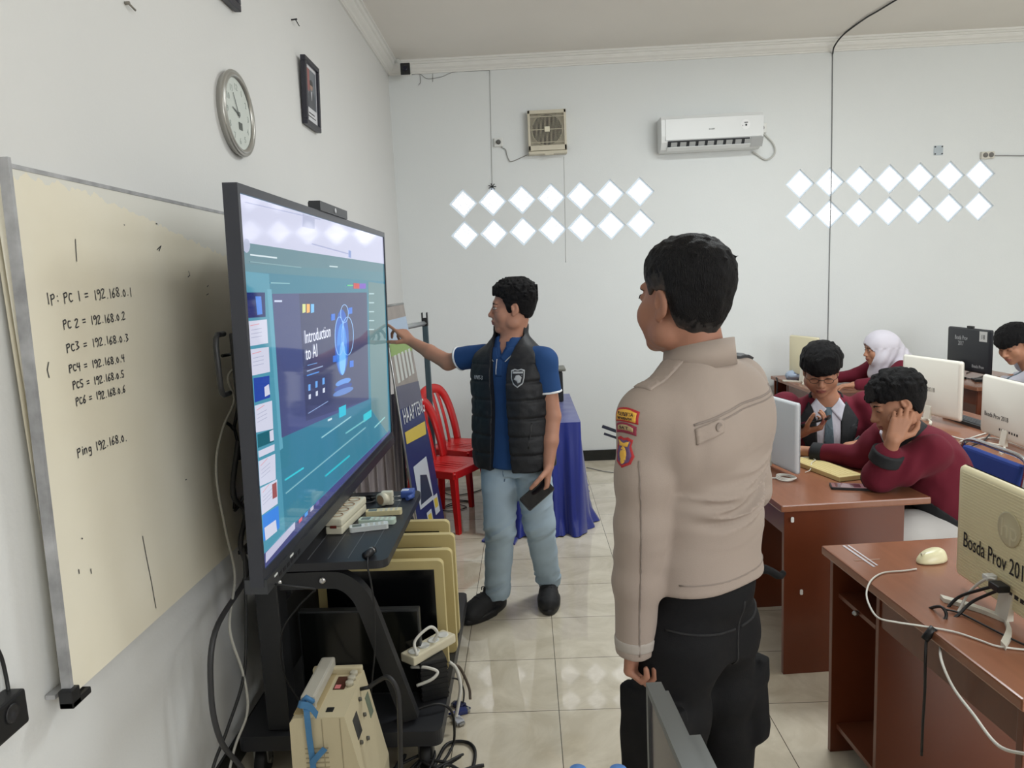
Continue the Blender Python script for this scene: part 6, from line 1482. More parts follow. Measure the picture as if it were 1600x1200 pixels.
# shirt
TAUPE = mat('taupe_uniform_cloth', (160, 146, 136), .78, bump=.12, bscale=700, sheen=.05, spec=.25)
S = Blob((1.1, 1.25, .76), (1.95, 2.1, 1.56), .0045)
S.loft(PF, [(.982, 0, .0, .166, .138), (1.05, 0, .0, .164, .130), (1.15, 0, -.002, .168, .128), (1.26, 0, -.008, .180, .132), (1.35, 0, -.012, .184, .126), (1.415, 0, -.014, .166, .102), (1.462, 0, -.015, .125, .082), (1.492, 0, -.012, .082, .07)], .03, 2.25, .008)
S.ell(PF(-.085, -.07, 1.335), [.085, .06, .10], PF.R, .05); S.ell(PF(.085, -.07, 1.35), [.085, .06, .10], PF.R, .05)
S.ell(PF(-.148, 0, 1.385), [.066, .062, .058], PF.R, .05); S.ell(PF(.154, 0, 1.42), [.066, .062, .058], PF.R, .05)
S.chain([PF(-.166, 0, 1.375), PF(-.180, .0, 1.25), elL, PF(-.190, .02, 1.01), wrL+PF.d(0, 0, -.045)], [.064, .060, .055, .050, .044], .022)
S.chain([PF(.168, 0, 1.41), PF(.184, -.005, 1.27), elR, PF(.186, .08, 1.05), wrR], [.064, .060, .055, .050, .044], .022)
S.cut(wrL+PF.d(0, 0, -.046), PF.d(.0, .06, -1))
def sf(P):
    q = (P-PF.c) @ PF.R; x, z = q[:, 0], q[:, 2]; arm = np.clip((np.abs(x)-.148)/.03, 0, 1)
    sh = np.stack([x, q[:, 1], z-.30*x*x*4-.10*x], 1)
    waist = np.exp(-((z-1.185)/.075)**2)*(1-arm)
    cr = vnoise(sh, (3.5, 3.5, 44), 2); out = -.016*waist*np.clip(1-(np.abs(x)-.09)/.07, .25, 1)*(.75-2.4*np.abs(cr))*(.7+.5*vnoise(P, (8, 8, 8), 9))
    dg = np.stack([x, q[:, 1], z-.42*x], 1); out += -.0055*(1-arm)*np.clip((1.345-z)/.06, 0, 1)*vnoise(dg, (5, 5, 17), 7)-.0016*(1-arm)*vnoise(P, (11, 11, 9), 12)
    el = np.exp(-((z-1.13)/.11)**2)*arm; out += -.0055*el*vnoise(np.stack([x, q[:, 1], z+.5*q[:, 1]], 1), (9, 9, 34), 15)
    out += -.0022*arm*vnoise(P, (14, 14, 8), 21)
    arm2 = np.exp(-((x+.138)/.016)**2-((z-1.33)/.10)**2)+np.exp(-((x-.142)/.016)**2-((z-1.36)/.10)**2); out += .004*arm2*(q[:, 1] < .02)
    return out
S.disp(sf)
def hemcut():
    I = np.nonzero(S.d_ < .03); Q = S.lo+S.h*np.stack(I, 1); q = (Q-PF.c) @ PF.R
    c = np.where(np.abs(q[:, 0]) < .186, .965-q[:, 2], -1); S.d_[I] = np.maximum(S.d_[I], np.where(c > -.02, c, -1).astype(np.float32)) if False else S.d_[I]
shirt = S.build('shirt', TAUPE, pol, 2)
SEAM = mat('taupe_seam', (138, 126, 118), .8); BK = PF.d(0, -1, 0); XR_ = PF.d(1, 0, 0); ZU = np.array([0, 0, 1.0])
mb = MB(); o_ = PF(0, -.12, 0)
yk = [(-.150, 1.372), (-.09, 1.386), (0, 1.398), (.09, 1.408), (.156, 1.418)]
decal(mb, S, o_, XR_, ZU, BK, ribbon_poly(spline([np.array(p) for p in yk], 6), .0045), .0024, .015)
decal(mb, S, o_, XR_, ZU, BK, ribbon_poly(spline([np.array(p)+np.array([0, -.010]) for p in yk], 6), .003), .0022, .015)
mb.build('yoke_seam', SEAM, shirt)
mb = MB(); decal(mb, S, o_, XR_, ZU, BK, [(-.150, 1.012), (.150, 1.012), (.150, 1.0155), (-.150, 1.0155)], .0022, .012); mb.build('hem_seam', SEAM, shirt)
mb = MB(); decal(mb, S, o_, XR_, ZU, BK, [(-.150, 1.332), (-.092, 1.352), (-.085, 1.374), (-.098, 1.380), (-.150, 1.364)], .005, .008); tab = mb.build('back_tab', TAUPE, shirt)
p_, _ok = S.hit(np.array([o_+XR_*-.104+ZU*1.364]), BK); MB().lathe([(.010, .003), (.010, .0065), (.007, .0068), (.006, .0058), (0, .0058)], p_[0], BK, 18).build('button', SEAM, tab)
# collar: standing fold round the neck
def collar(name, fr, c, rx, ry, z0, hgt, flare, m, parent, a0=-140, a1=140, thick=.005, n=40, slope=0.0):
    V = []; F = []
    for i in range(n+1):
        a = math.radians(a0+(a1-a0)*i/n); sx, cy_ = math.sin(a), -math.cos(a); drop = slope*(1+math.cos(a-math.pi))/2
        for (k, zz) in ((1.0, hgt), (1.0+flare, 0), (1.0+flare-.10, 0), (.93, hgt-.002)):
            V.append(fr(c[0]+sx*rx*k, c[1]+cy_*ry*k, z0+zz-drop))
    for i in range(n):
        for j in range(4): F.append((i*4+j, i*4+(j+1) % 4, (i+1)*4+(j+1) % 4, (i+1)*4+j))
    F += [(3, 2, 1, 0), tuple(n*4+j for j in range(4))]
    return MB().raw(V, F, 0, True).build(name, m, parent)
collar('collar', PF, (.0, -.012), .079, .077, 1.480, .060, .08, TAUPE, shirt, slope=.035)
mb = MB(); decal(mb, S, PF(-.075, -.005, 1.5), PF.d(-1, 0, -.32), PF.d(0, 1, 0), (0, 0, 1), [(0, -.026), (.115, -.022), (.115, .022), (0, .026), (-.012, 0)], .005, .012); mb.build('shoulder_strap', TAUPE, shirt)
mb = MB(); decal(mb, S, PF(.075, -.005, 1.5), PF.d(1, 0, -.2), PF.d(0, 1, 0), (0, 0, 1), [(0, -.026), (.115, -.022), (.115, .022), (0, .026), (-.012, 0)], .007, .012); tag(mb.build('shoulder_strap', mat('black_strap', (28, 28, 32), .6), shirt), 'black right shoulder strap')
# arm seam, cuff strap
mb = MB(); decal(mb, S, PF(-.22, 0, 0), PF.d(.2, -1, 0), ZU, PF.d(-.7, -.7, 0), ribbon_poly([(.018, 1.30), (.020, 1.20), (.018, 1.08), (.012, .95), (.010, .85)], .0035), .0022, .015); mb.build('sleeve_seam', SEAM, shirt)
C_ = Blob(wrL-.09, wrL+.12, .004); C_.cone(wrL+PF.d(0, -.002, .02), wrL+PF.d(0, -.001, -.03), .0492, .0468, .0); C_.cut(wrL+PF.d(0, 0, -.004), (0, 0, 1)); C_.cut(wrL+PF.d(0, 0, -.032), (0, 0, -1)); C_.build('cuff_strap', mat('pale_cuff', (168, 160, 152), .7), shirt, 2)
# sleeve patches on the outer left arm
PN = PF.d(-.86, .10, 0); PU = PF.d(-.10, -.86, 0); po = PF(-.236, .006, 0)
PRED, PGOLD, PDK, PMAR = mat('patch_red', (176, 44, 48), .7), mat('patch_gold', (226, 176, 70), .6), mat('patch_dark', (60, 30, 40), .7), mat('patch_maroon', (140, 44, 66), .7)
def arch(w, h_, b_, cz):
    xs = np.linspace(-w/2, w/2, 9); up = [(x, cz+h_/2+b_*(1-(2*x/w)**2)) for x in xs]; dn = [(x, cz-h_/2+b_*.6*(1-(2*x/w)**2)) for x in xs]; return dn+up[::-1]
mb = MB(); decal(mb, S, po, PU, ZU, PN, arch(.064, .026, .007, 1.388), .002, .008); decal(mb, S, po, PU, ZU, PN, arch(.054, .019, .006, 1.3885), .003, .008, 1)
decal_text(mb, S, 'POLRESTA', po+ZU*1.3955, PU, ZU, PN, .011, .0036, 2, .046); decal_text(mb, S, 'SAMARINDA', po+ZU*1.3865, PU, ZU, PN, .0075, .0036, 2, .044)
mb.build('upper_patch', [PRED, PGOLD, PDK], shirt)
mb = MB(); decal(mb, S, po, PU, ZU, PN, arch(.058, .019, .007, 1.361), .002, .008); decal(mb, S, po, PU, ZU, PN, arch(.044, .009, .006, 1.363), .003, .008, 1); decal_text(mb, S, 'SAT', po+ZU*1.367, PU, ZU, PN, .009, .0036, 2, .026)
mb.build('middle_patch', [PMAR, mat('patch_olive', (170, 150, 110), .7), PDK], shirt)
sh_ = [(x*.86, 1.347+(z-1.262)*.68) for x, z in [(-.026, 1.255), (-.012, 1.262), (0, 1.258), (.012, 1.262), (.026, 1.255), (.022, 1.235), (.031, 1.205), (.024, 1.18), (0, 1.165), (-.024, 1.18), (-.031, 1.205), (-.022, 1.235)]][::-1]
mb = MB(); decal(mb, S, po, PU, ZU, PN, sh_, .002, .008); decal(mb, S, po, PU, ZU, PN, [(x*.78, 1.314+(z-1.314)*.82) for x, z in sh_], .003, .008, 3); decal(mb, S, po, PU, ZU, PN, [(-.015, 1.339), (0, 1.334), (.015, 1.339), (.011, 1.327), (-.011, 1.327)][::-1], .0038, .008, 1); decal(mb, S, po, PU, ZU, PN, [(.009*math.cos(t), 1.308+.019*math.sin(t)) for t in np.linspace(0, 6.283, 15)[:-1]], .0038, .008, 1)
mb.build('crest_patch', [PRED, PGOLD, PDK, mat('patch_violet', (96, 70, 110), .7)], shirt)
# white tag and dark pen tips on his chest, glimpsed beside the collar and the arm
mb = MB(); decal(mb, S, PF(-.07, .14, 1.425), PF.d(1, 0, 0), ZU, PF.d(-.3, 1, .5), [(-.03, -.012), (.03, -.012), (.03, .012), (-.03, .012)], .008, .02); mb.build('chest_tag', mat('tag_white_blue', (206, 216, 232), .5), shirt)
pt = at(963, 662, 'y', 1.60); MB().tube([PF(-.10, .10, 1.31), PF(-.14, .16, 1.335)], .004, 8).tube([PF(-.10, .10, 1.295), PF(-.14, .155, 1.318)], .003, 8).build('pen', mat('pen_navy', (40, 46, 70), .4), shirt)
# trousers
BLK = mat('black_trouser_cloth', (20, 20, 22), .8, bump=.15, bscale=500, spec=.2, var=.15, vscale=6)
T = Blob((1.15, 1.3, .04), (1.95, 2.05, 1.04), .006)
T.loft(PF, [(.80, -.020, .004, .140, .112), (.88, -.020, .004, .140, .114), (.96, -.004, -.002, .150, .124), (1.0, 0, 0, .150, .120)], .03)
for sx in (-1, 1):
    T.chain([PF(sx*.082-.010, .0, .84), PF(sx*.092-.008, .005, .66), PF(sx*.100, .012, .48), PF(sx*.11, -.015, .25), PF(sx*.112, -.03, .07)], [.092, .086, .076, .070, .066], .03)
    T.ell(PF(sx*.072-.014, -.050, .83), [.072, .060, .09], PF.R, .04)
    def bx(x, y, z, c=PF(sx*.178, .0, .60)): pass
    c = PF(sx*.158-.008, .0, .615); R = PF.R
    def pk(x, y, z, c=c):
        p = [x-c[0], y-c[1], z-c[2]]; q = [np.abs(R[0, i]*p[0]+R[1, i]*p[1]+R[2, i]*p[2]) for i in range(3)]
        e = [q[0]-.010, q[1]-.072, q[2]-.082]; return np.sqrt(sum(np.maximum(v, 0)**2 for v in e))+np.minimum(np.maximum(np.maximum(e[0], e[1]), e[2]), 0)-.016
    T.put(c-.13, c+.13, pk, .025)
    c2 = PF(sx*.160-.008, .0, .705)
    def pf_(x, y, z, c=c2):
        p = [x-c[0], y-c[1], z-c[2]]; q = [np.abs(R[0, i]*p[0]+R[1, i]*p[1]+R[2, i]*p[2]) for i in range(3)]
        e = [q[0]-.013, q[1]-.084, q[2]-.028]; return np.sqrt(sum(np.maximum(v, 0)**2 for v in e))+np.minimum(np.maximum(np.maximum(e[0], e[1]), e[2]), 0)-.006
    T.put(c2-.12, c2+.12, pf_, .003)
T.cut(PF(0, 0, .045), (0, 0, -1)); T.disp(lambda P: -.004*vnoise(P, (9, 9, 14), 31)-.002*vnoise(P, (20, 20, 30), 33))
tr = T.build('trousers', BLK, pol, 2)
mb = MB(); decal(mb, T, PF(0, -.2, 0), XR_, ZU, BK, ribbon_poly([(-.16, .905), (-.05, .885), (-.01, .882)], .0045), .0032, .014); decal(mb, T, PF(0, -.2, 0), XR_, ZU, BK, ribbon_poly([(.16, .905), (.05, .885), (.01, .882)], .0045), .0032, .014); decal(mb, T, PF(0, -.2, 0), XR_, ZU, BK, ribbon_poly([(0, .95), (0, .86), (0, .79)], .0045), .0032, .014); mb.build('trouser_seam', mat('black_seam', (25, 25, 27), .8), tr)
mb = MB(); p0 = PF(.165, -.04, .955); mb.tube(spline([p0, p0+PF.d(.04, -.02, -.012), p0+PF.d(.075, -.03, -.035), p0+PF.d(.095, -.03, -.03)], 5), [.012]*5+[.010]*5+[.008]*5+[.006], 8).build('belt_strap', BLK, tr)
def shoe(fr_c, yaw, m, ms, parent, L=.285, lace=True):
    f0 = Frame((fr_c[0], fr_c[1], 0), yaw); R = f0.R; b = Blob(f0.c+np.array([-.2, -.2, -.01]), f0.c+np.array([.2, .2, .18]), .004)
    class _F:
        c = f0.c; R = f0.R; d = staticmethod(f0.d)
        def __call__(s, x, y, z): return f0(x*1.13, y*1.10, z*1.10)
    f = _F()
    b.ell(f(0, .085, .042), [.057, .066, .052], R, 0); b.ell(f(0, .02, .055), [.052, .080, .060], R, .03); b.ell(f(0, -.075, .05), [.047, .050, .064], R, .03); b.cone(f(0, -.06, .06), f(0, -.05, .125), .046, .050, .02); b.cut(f(0, 0, .118), f.d(0, -.2, 1)); b.cut(f(0, 0, .016), (0, 0, -1), .002); b.disp(lambda P: -.0012*vnoise(P, 60, 2))
    o = b.build('shoe', m, parent, 2)
    pl = []
    for t in np.linspace(0, 2*math.pi, 37)[:-1]:
        y = math.sin(t); x = math.cos(t); pl.append((x*(.053 if y > -.2 else .045)*(1 if abs(y) < .9 else 1), y*L/2+.006))
    V = []; F = []; n = len(pl)
    for (k, z) in ((.94, 0.001), (1.0, .006), (1.02, .024), (.96, .034)): V += [f(x*k, y*k, z) for x, y in pl]
    for j in range(3):
        for i in range(n): F.append((j*n+i, j*n+(i+1) % n, (j+1)*n+(i+1) % n, (j+1)*n+i))
    F += [tuple(range(n))[::-1], tuple(3*n+i for i in range(n))]
    MB().raw(V, F, 0, True).build('sole', ms, o)
    if lace:
        mb = MB()
        for k in range(5):
            y = .055-.022*k; z_ = [b.hit(np.array([f(sx*.018, y, .05)]), (0, 0, 1), .12)[0][0]+np.array([0, 0, .002]) for sx in (-1, 1)]; mb.tube([z_[0], (z_[0]+z_[1])/2+np.array([0, 0, .004]), z_[1]], .0028, 6)
        q = f(0, -.03, .12); mb.tube(spline([q, q+f.d(.03, .02, .004), q+f.d(.045, .01, -.02)], 4), .0025, 6).tube(spline([q, q+f.d(-.03, .02, .004), q+f.d(-.045, .01, -.02)], 4), .0025, 6); mb.build('laces', ms, o)
    return o
SHOE, SOLE = mat('black_knit_shoe', (26, 26, 29), .7, bump=.2, bscale=500), mat('black_sole', (18, 18, 20), .55)
shoe(PF(-.115, .03, 0), 45, SHOE, SOLE, pol, lace=False); shoe(PF(.115, .03, 0), 35, SHOE, SOLE, pol, lace=False)

# ================================================================== 2. the man in the vest pointing at the display
VF = Frame((1.03, 3.55, 0), 150)
vm = thing('person', 'young man in black padded vest and blue jeans pointing at the display', 'person', (1.03, 3.55, 0))
VSK = skin('skin_tan', (176, 128, 106)); VLIP = mat('lip_tan', (150, 92, 84), .45)
VH = Frame((1.052, 3.545, 1.565), 90, -2); VS = 1.03
tip = np.array([.372, 3.915, 1.520])
vsR, veR, vwR = VF(.185, .0, 1.338), at(700, 566, 'y', 3.735), at(643, 534, 'y', 3.84)
vsL, veL, vwL = VF(-.190, .0, 1.335), at(863, 650, 'y', 3.45), at(857, 728, 'y', 3.385)
hR, kR, aR = VF(.09, 0, .85), np.array([.945, 3.47, .49]), np.array([.905, 3.575, .11])
hL, kL, aL = VF(-.09, 0, .85), np.array([1.135, 3.52, .49]), np.array([1.175, 3.70, .11])
B = Blob((.33, 3.2, .0), (1.36, 4.0, 1.74), .0042)
head_prims(B, VH, VS, .1, lids=False)
for sx in (-1, 1): B.ell(VH(sx*.032*VS, .0765*VS, .009*VS), [.016*VS, .012*VS, .006*VS], VH.R, .003); B.ell(VH(sx*.032*VS, .0765*VS, -.010*VS), [.015*VS, .011*VS, .005*VS], VH.R, .003)
B.cone(VH(0, -.022, -.06), VF(0, -.01, 1.385), .053, .060, .02)
B.loft(VF, [(.80, 0, 0, .14, .09), (1.0, 0, 0, .14, .09), (1.2, 0, 0, .15, .09), (1.33, 0, 0, .15, .075), (1.40, 0, -.005, .08, .055)], .03)
B.chain([VF(.15, 0, 1.31), sleeve_end(vsR, veR, .4), veR, (veR+vwR)/2+np.array([0, 0, .0]), vwR], [.038, .040, .041, .037, .026], .015); B.chain([VF(-.15, 0, 1.30), sleeve_end(vsL, veL, .4), veL, (veL+vwL)/2, vwL], [.038, .042, .041, .038, .026], .015)
B.chain([hR, kR, aR], [.07, .045, .035], .02); B.chain([hL, kL, aL], [.07, .045, .035], .02)
hd_ = tip-vwR; hd_ /= np.linalg.norm(hd_)
hand_prims(B, vwR, hd_*.9+np.array([0, 0, .05]), np.array([-.15, .35, -.9])+0*hd_, 1, s=.98, thumb=.45, curls=((6, 4, 2), (36, 50, 30), (52, 60, 35), (58, 62, 35)))
vld = np.array([-.10, -.10, -1.0])
hand_prims(B, vwL, vld, np.array([-.92, .1, .05]), -1, s=1.08, thumb=.5, curls=((32, 30, 20), (36, 34, 22), (40, 38, 24), (46, 40, 26)), splay=.05)
B.build('body', [VSK, VLIP], vm, 3, lips_region(VH, VS))
brows(VH, VS, HAIR, vm, B); eyes(VH, VS, vm, (0, 0))
def vn(Q, q): return .004-.013*np.clip((q[:, 2]-.0)/.05, .15, 1)*np.abs(vnoise(Q, 66, 4))-.005*np.clip((q[:, 2]-.02)/.05, 0, 1)*vnoise(Q, 38, 8)
hairdo(VH, VS, (.92, 3.40, 1.46), (1.24, 3.70, 1.74), .003, [(-.08, .002), (-.03, .005), (.02, .013), (.06, .022), (.10, .027), (.13, .024)], [(-.14, -.06), (-.06, -.055), (-.036, -.03), (-.024, .01), (-.004, .016), (.006, -.03), (.022, -.03), (.032, .02), (.05, .052), (.075, .062), (.11, .07)], vn, [HAIR], vm)
mb = MB(); decal(mb, B, VH(0, .1, 0), VH.d(1, 0, 0), VH.d(0, 0, 1), VH.d(0, 1, 0), [(-.022, -.052), (-.01, -.0475), (.01, -.0475), (.022, -.052), (.016, -.0545), (0, -.052), (-.016, -.0545)], .001, .006); mb.build('moustache', mat('stubble', (84, 62, 56), .7), vm)
# polo shirt
POLO = mat('blue_polo_knit', (40, 72, 120), .8, bump=.1, bscale=600, spec=.2); PWH = mat('white_trim', (222, 224, 226), .7)
S2_ = Blob((.6, 3.2, .76), (1.36, 4.0, 1.46), .005)
S2_.loft(VF, [(.785, 0, 0, .182, .140), (.95, 0, 0, .172, .124), (1.15, 0, 0, .172, .115), (1.28, 0, 0, .172, .108), (1.35, 0, -.002, .15, .09), (1.40, 0, -.004, .085, .066), (1.425, 0, -.004, .066, .06)], .02)
eR, eL = sleeve_end(vsR, veR, .62), sleeve_end(vsL, veL, .62)
S2_.chain([VF(.15, 0, 1.325), eR], [.060, .060], .03); S2_.cut(eR, veR-vsR) if False else None
S2_.chain([VF(-.155, 0, 1.315), vsL+np.array([0, 0, -.03]), eL], [.058, .060, .060], .03)
def trim(Bl, e, a, b):
    ax = (np.array(b)-np.array(a)); ax /= np.linalg.norm(ax); I = np.nonzero(Bl.d_ < .08); Q = Bl.lo+Bl.h*np.stack(I, 1); t = (Q-e) @ ax; r = np.linalg.norm((Q-e)-t[:, None]*ax, axis=1)
    Bl.d_[I] = np.where(r < .13, np.maximum(Bl.d_[I], t), Bl.d_[I])
trim(S2_, eR, vsR, veR); trim(S2_, eL, vsL, veL)
I = np.nonzero(S2_.d_ < .06); Q = S2_.lo+S2_.h*np.stack(I, 1); q = (Q-VF.c) @ VF.R; vee = np.where((q[:, 1] > -.01) & (q[:, 2] > 1.33), np.minimum((q[:, 2]-1.335)*.42, .05)-np.abs(q[:, 0]), -1); S2_.d_[I] = np.maximum(S2_.d_[I], vee).astype(np.float32)
S2_.disp(lambda P: -.0025*vnoise(P, (14, 14, 10), 5)); polo = S2_.build('polo_shirt', POLO, vm, 2)
for e, a, b in ((eR, vsR, veR), (eL, vsL, veL)):
    ax = (np.array(b)-np.array(a)); ax /= np.linalg.norm(ax); t = Blob(e-.1, e+.1, .004); t.cone(e-ax*.03, e+ax*.03, .0645, .0625, 0); trim(t, e+ax*.001, a, b); trim(t, e-ax*.010, b, a); t.build('sleeve_trim', PWH, polo, 2)
collar('polo_collar', VF, (0, -.006), .072, .070, 1.408, .042, .12, POLO, polo, -165, 165, slope=.05)
mb = MB(); decal(mb, S2_, VF(0, .12, 0), VF.d(1, 0, 0), ZU, VF.d(0, 1, .2), [(-.016, 1.24), (.016, 1.24), (.016, 1.33), (-.016, 1.33)], .003, .02); decal(mb, S2_, VF(0, .12, 0), VF.d(1, 0, 0), ZU, VF.d(0, 1, .2), [(.012, 1.25), (.0155, 1.25), (.0155, 1.328), (.012, 1.328)], .0045, .02, 1); mb.build('placket', [POLO, PWH], polo)
for sx in (-1, 1):
    mb = MB(); pl = [(sx*.006, 1.335), (sx*.030, 1.318), (sx*.068, 1.362), (sx*.060, 1.398), (sx*.030, 1.392)]; decal(mb, S2_, VF(0, .12, 0), VF.d(1, 0, 0), ZU, VF.d(0, 1, .45), pl if sx > 0 else pl[::-1], .006, .010); pl = [(sx*.030, 1.3175), (sx*.034, 1.3185), (sx*.070, 1.362), (sx*.066, 1.362)]; decal(mb, S2_, VF(0, .12, 0), VF.d(1, 0, 0), ZU, VF.d(0, 1, .45), pl if sx > 0 else pl[::-1], .0068, .010, 1); mb.build('polo_collar_wing', [POLO, PWH], polo)
# vest
VEST = mat('black_padded_nylon', (27, 28, 32), .55, bump=.12, bscale=90, spec=.35)
W = Blob((.75, 3.2, .74), (1.36, 3.95, 1.50), .0045)
W.loft(VF, [(.775, 0, 0, .212, .160), (.86, 0, 0, .216, .160), (1.0, 0, 0, .212, .152), (1.15, 0, 0, .214, .150), (1.26, 0, 0, .212, .142), (1.335, 0, -.004, .196, .118), (1.385, 0, -.012, .128, .092), (1.43, 0, -.018, .088, .084), (1.485, 0, -.022, .088, .084)], .03, 2.3, .01)
def quilt(P):
    q = (P-VF.c) @ VF.R; z = q[:, 2]; ph = ((z-.775)/.088) % 1.0; g = np.minimum(ph, 1-ph); return .0062*np.exp(-(g/.085)**2)*(z < 1.30)*(.75+.5*vnoise(P, 9, 8))-.0045*vnoise(P, (16, 16, 12), 3)-.002*vnoise(P, 40, 6)
W.disp(quilt)
# opening at the front, neck hole, armholes
I = np.nonzero(W.d_ < .06); Q = W.lo+W.h*np.stack(I, 1); q = (Q-VF.c) @ VF.R
gap = np.interp(q[:, 2], [.77, .9, 1.1, 1.28, 1.38, 1.47], [.062, .050, .040, .046, .060, .085]); opn = np.where(q[:, 1] > 0, gap-np.abs(q[:, 0]+.012), -1)
inner = .0
nk = np.where(q[:, 2] > 1.37, .076-np.hypot(q[:, 0], (q[:, 1]+.018)), -1)
ah = []
for sx in (-1, 1):
    dx = (sx*q[:, 0]-.216); ah.append(.074-np.sqrt((np.minimum(0, dx+.0)*1.25)**2+(q[:, 1]*.85)**2+((q[:, 2]-1.315)*.80)**2))
W.d_[I] = np.maximum.reduce([W.d_[I], opn, nk, ah[0], ah[1]]).astype(np.float32)
vest = W.build('padded_vest', VEST, vm, 2)
VFN = VF.d(-.15, 1, 0)
mb = MB(); cU, cV = VF.d(-1, 0, 0), ZU      # as read from the front
bo = VF(-.118, .16, 1.235)
sh2 = [(-.032, .038), (-.016, .044), (0, .040), (.016, .044), (.032, .038), (.031, .0), (.022, -.028), (0, -.044), (-.022, -.028), (-.031, .0)][::-1]
decal(mb, W, bo, cU, cV, VFN, sh2, .002, .01, 0); decal(mb, W, bo, cU, cV, VFN, [(x*.86, y*.86) for x, y in sh2], .003, .01, 1); decal(mb, W, bo, cU, cV, VFN, [(-.018, -.005), (-.008, .014), (.006, .016), (.018, .004), (.012, -.018), (0, -.026), (-.006, -.012)][::-1], .004, .01, 0); decal(mb, W, bo, cU, cV, VFN, [(-.024, .022), (.024, .022), (.024, .031), (-.024, .031)], .004, .01, 0)
mb.build('chest_badge', [mat('badge_grey', (176, 180, 184), .6), mat('badge_dark', (34, 36, 42), .6)], vest)
mb = MB(); decal_text(mb, W, 'UNIT-3', VF(.108, .16, 1.235), cU, cV, VF.d(.2, 1, 0), .028, .002, 0, .062); mb.build('chest_lettering', mat('badge_grey', (176, 180, 184), .6), vest)
mb = MB(); decal(mb, W, VF(-.13, .17, 0), cU, ZU, VFN, ribbon_poly([(.03, .90), (.045, 1.02)], .006), .002, .02); mb.build('pocket_zip', BLACK_PLASTIC, vest)
# jeans
JEAN = mat('washed_blue_denim', (162, 180, 194), .85, var=.14, vscale=9, bump=.12, bscale=600, spec=.2)
J = Blob((.75, 3.25, .06), (1.36, 3.95, .92), .005)
J.loft(VF, [(.74, 0, -.01, .158, .125), (.81, 0, -.008, .162, .124), (.88, 0, 0, .150, .110)], .03)
J.chain([hR, sleeve_end(hR, kR, .5), kR, sleeve_end(kR, aR, .5), aR+np.array([0, 0, -.015])], [.095, .089, .076, .068, .063], .015)
J.chain([hL, sleeve_end(hL, kL, .5), kL, sleeve_end(kL, aL, .5), aL+np.array([0, 0, -.010])], [.095, .089, .076, .068, .064], .015)
J.cut((1, 3.5, .082), (0, 0, -1))
def jf(P):
    z = P[:, 2]; s_ = np.stack([P[:, 0], P[:, 1], z-.5*P[:, 0]], 1); return -.0075*(np.exp(-((z-.47)/.09)**2)+1.1*np.exp(-((z-.13)/.06)**2)+.5*np.exp(-((z-.74)/.07)**2)+.15)*(.9-2*np.abs(vnoise(s_, (9, 9, 34), 6)))-.0015*vnoise(P, (14, 14, 9), 16)
J.disp(jf); jn = J.build('jeans', JEAN, vm, 1)
mb = MB(); decal(mb, J, VF(0, .16, 0), cU, ZU, VF.d(0, 1, 0), ribbon_poly([(0, .78), (0, .72)], .004), .001, .02); jj = mb.build('fly_seam', mat('denim_seam', (84, 104, 128), .85), jn)
shoe((.845, 3.545), 140, SHOE, SOLE, vm); shoe((1.172, 3.655), 178, SHOE, SOLE, vm)
# phone held in the lowered left hand
ph2 = phone((0, 0, 0), 0, 'black phone held low in the left hand of the pointing man')
pc = vwL+np.array([-.060, -.045, -.125])
ax_x = np.array([-.75, -.25, -.55]); ax_x /= np.linalg.norm(ax_x); ax_z = np.array([-.25, -.85, .45]); ax_z -= ax_x*(ax_x@ax_z); ax_z /= np.linalg.norm(ax_z); ax_y = np.cross(ax_z, ax_x)
ph2.matrix_world = Matrix([[ax_y[0], -ax_x[0], ax_z[0], pc[0]], [ax_y[1], -ax_x[1], ax_z[1], pc[1]], [ax_y[2], -ax_x[2], ax_z[2], pc[2]], [0, 0, 0, 1]])

# ================================================================== students
MAROON = mat('maroon_blazer_cloth', (104, 30, 46), .85, bump=.15, bscale=600, sheen=.04, spec=.2); COLR = mat('black_lapel_cloth', (30, 32, 36), .8, bump=.1, bscale=600); SHIRT = mat('white_school_shirt', (206, 206, 218), .75, bump=.05, bscale=400); TIE = mat('grey_blue_tie', (88, 108, 120), .6, bump=.1, bscale=500)
def blazer_folds(seed, amp=.003): return lambda P: -amp*vnoise(P, (13, 13, 11), seed)-amp*.8*vnoise(P, (24, 24, 20), seed+5)
GREYT = mat('pale_grey_trousers', (198, 196, 194), .8, bump=.1, bscale=400)

# ---- 3. the student leaning his head on his hand
lm = thing('person', 'student in maroon blazer resting his head on his hand at the middle desk', 'person', (2.90, 3.12, 0))
LSK = skin('skin_student', (176, 126, 100)); LLIP = mat('lip_student', (150, 88, 78), .45)
LF = Frame((2.985, 3.14, .53), 90, -32)         # torso frame leaning towards -x
LH = Frame((2.655, 3.055, 1.105), 84, -22, 8); LS = 1.03
l_el, l_wr = np.array([2.555, 3.005, .785]), np.array([2.585, 2.928, .975])
l_sL, l_sR = LF(-.185, -.01, .445), LF(.185, .0, .445)
r_el, r_wr = np.array([2.665, 3.375, .785]), np.array([2.455, 3.565, .785])
B = Blob((2.2, 2.80, .3), (3.2, 3.80, 1.30), .0045)
head_prims(B, LH, LS, .6)
nb_ = LF(0, .01, .50); B.cone(LH(0, -.03, -.05), nb_, .054, .062, .02)
B.loft(LF, [(.0, 0, 0, .15, .11), (.2, 0, 0, .14, .11), (.38, 0, 0, .15, .10), (.47, 0, 0, .12, .07), (.51, 0, .005, .06, .05)], .03)
B.chain([l_sL, l_el, l_wr], [.05, .038, .028], .02); B.chain([l_sR, r_el, r_wr], [.05, .038, .027], .02)
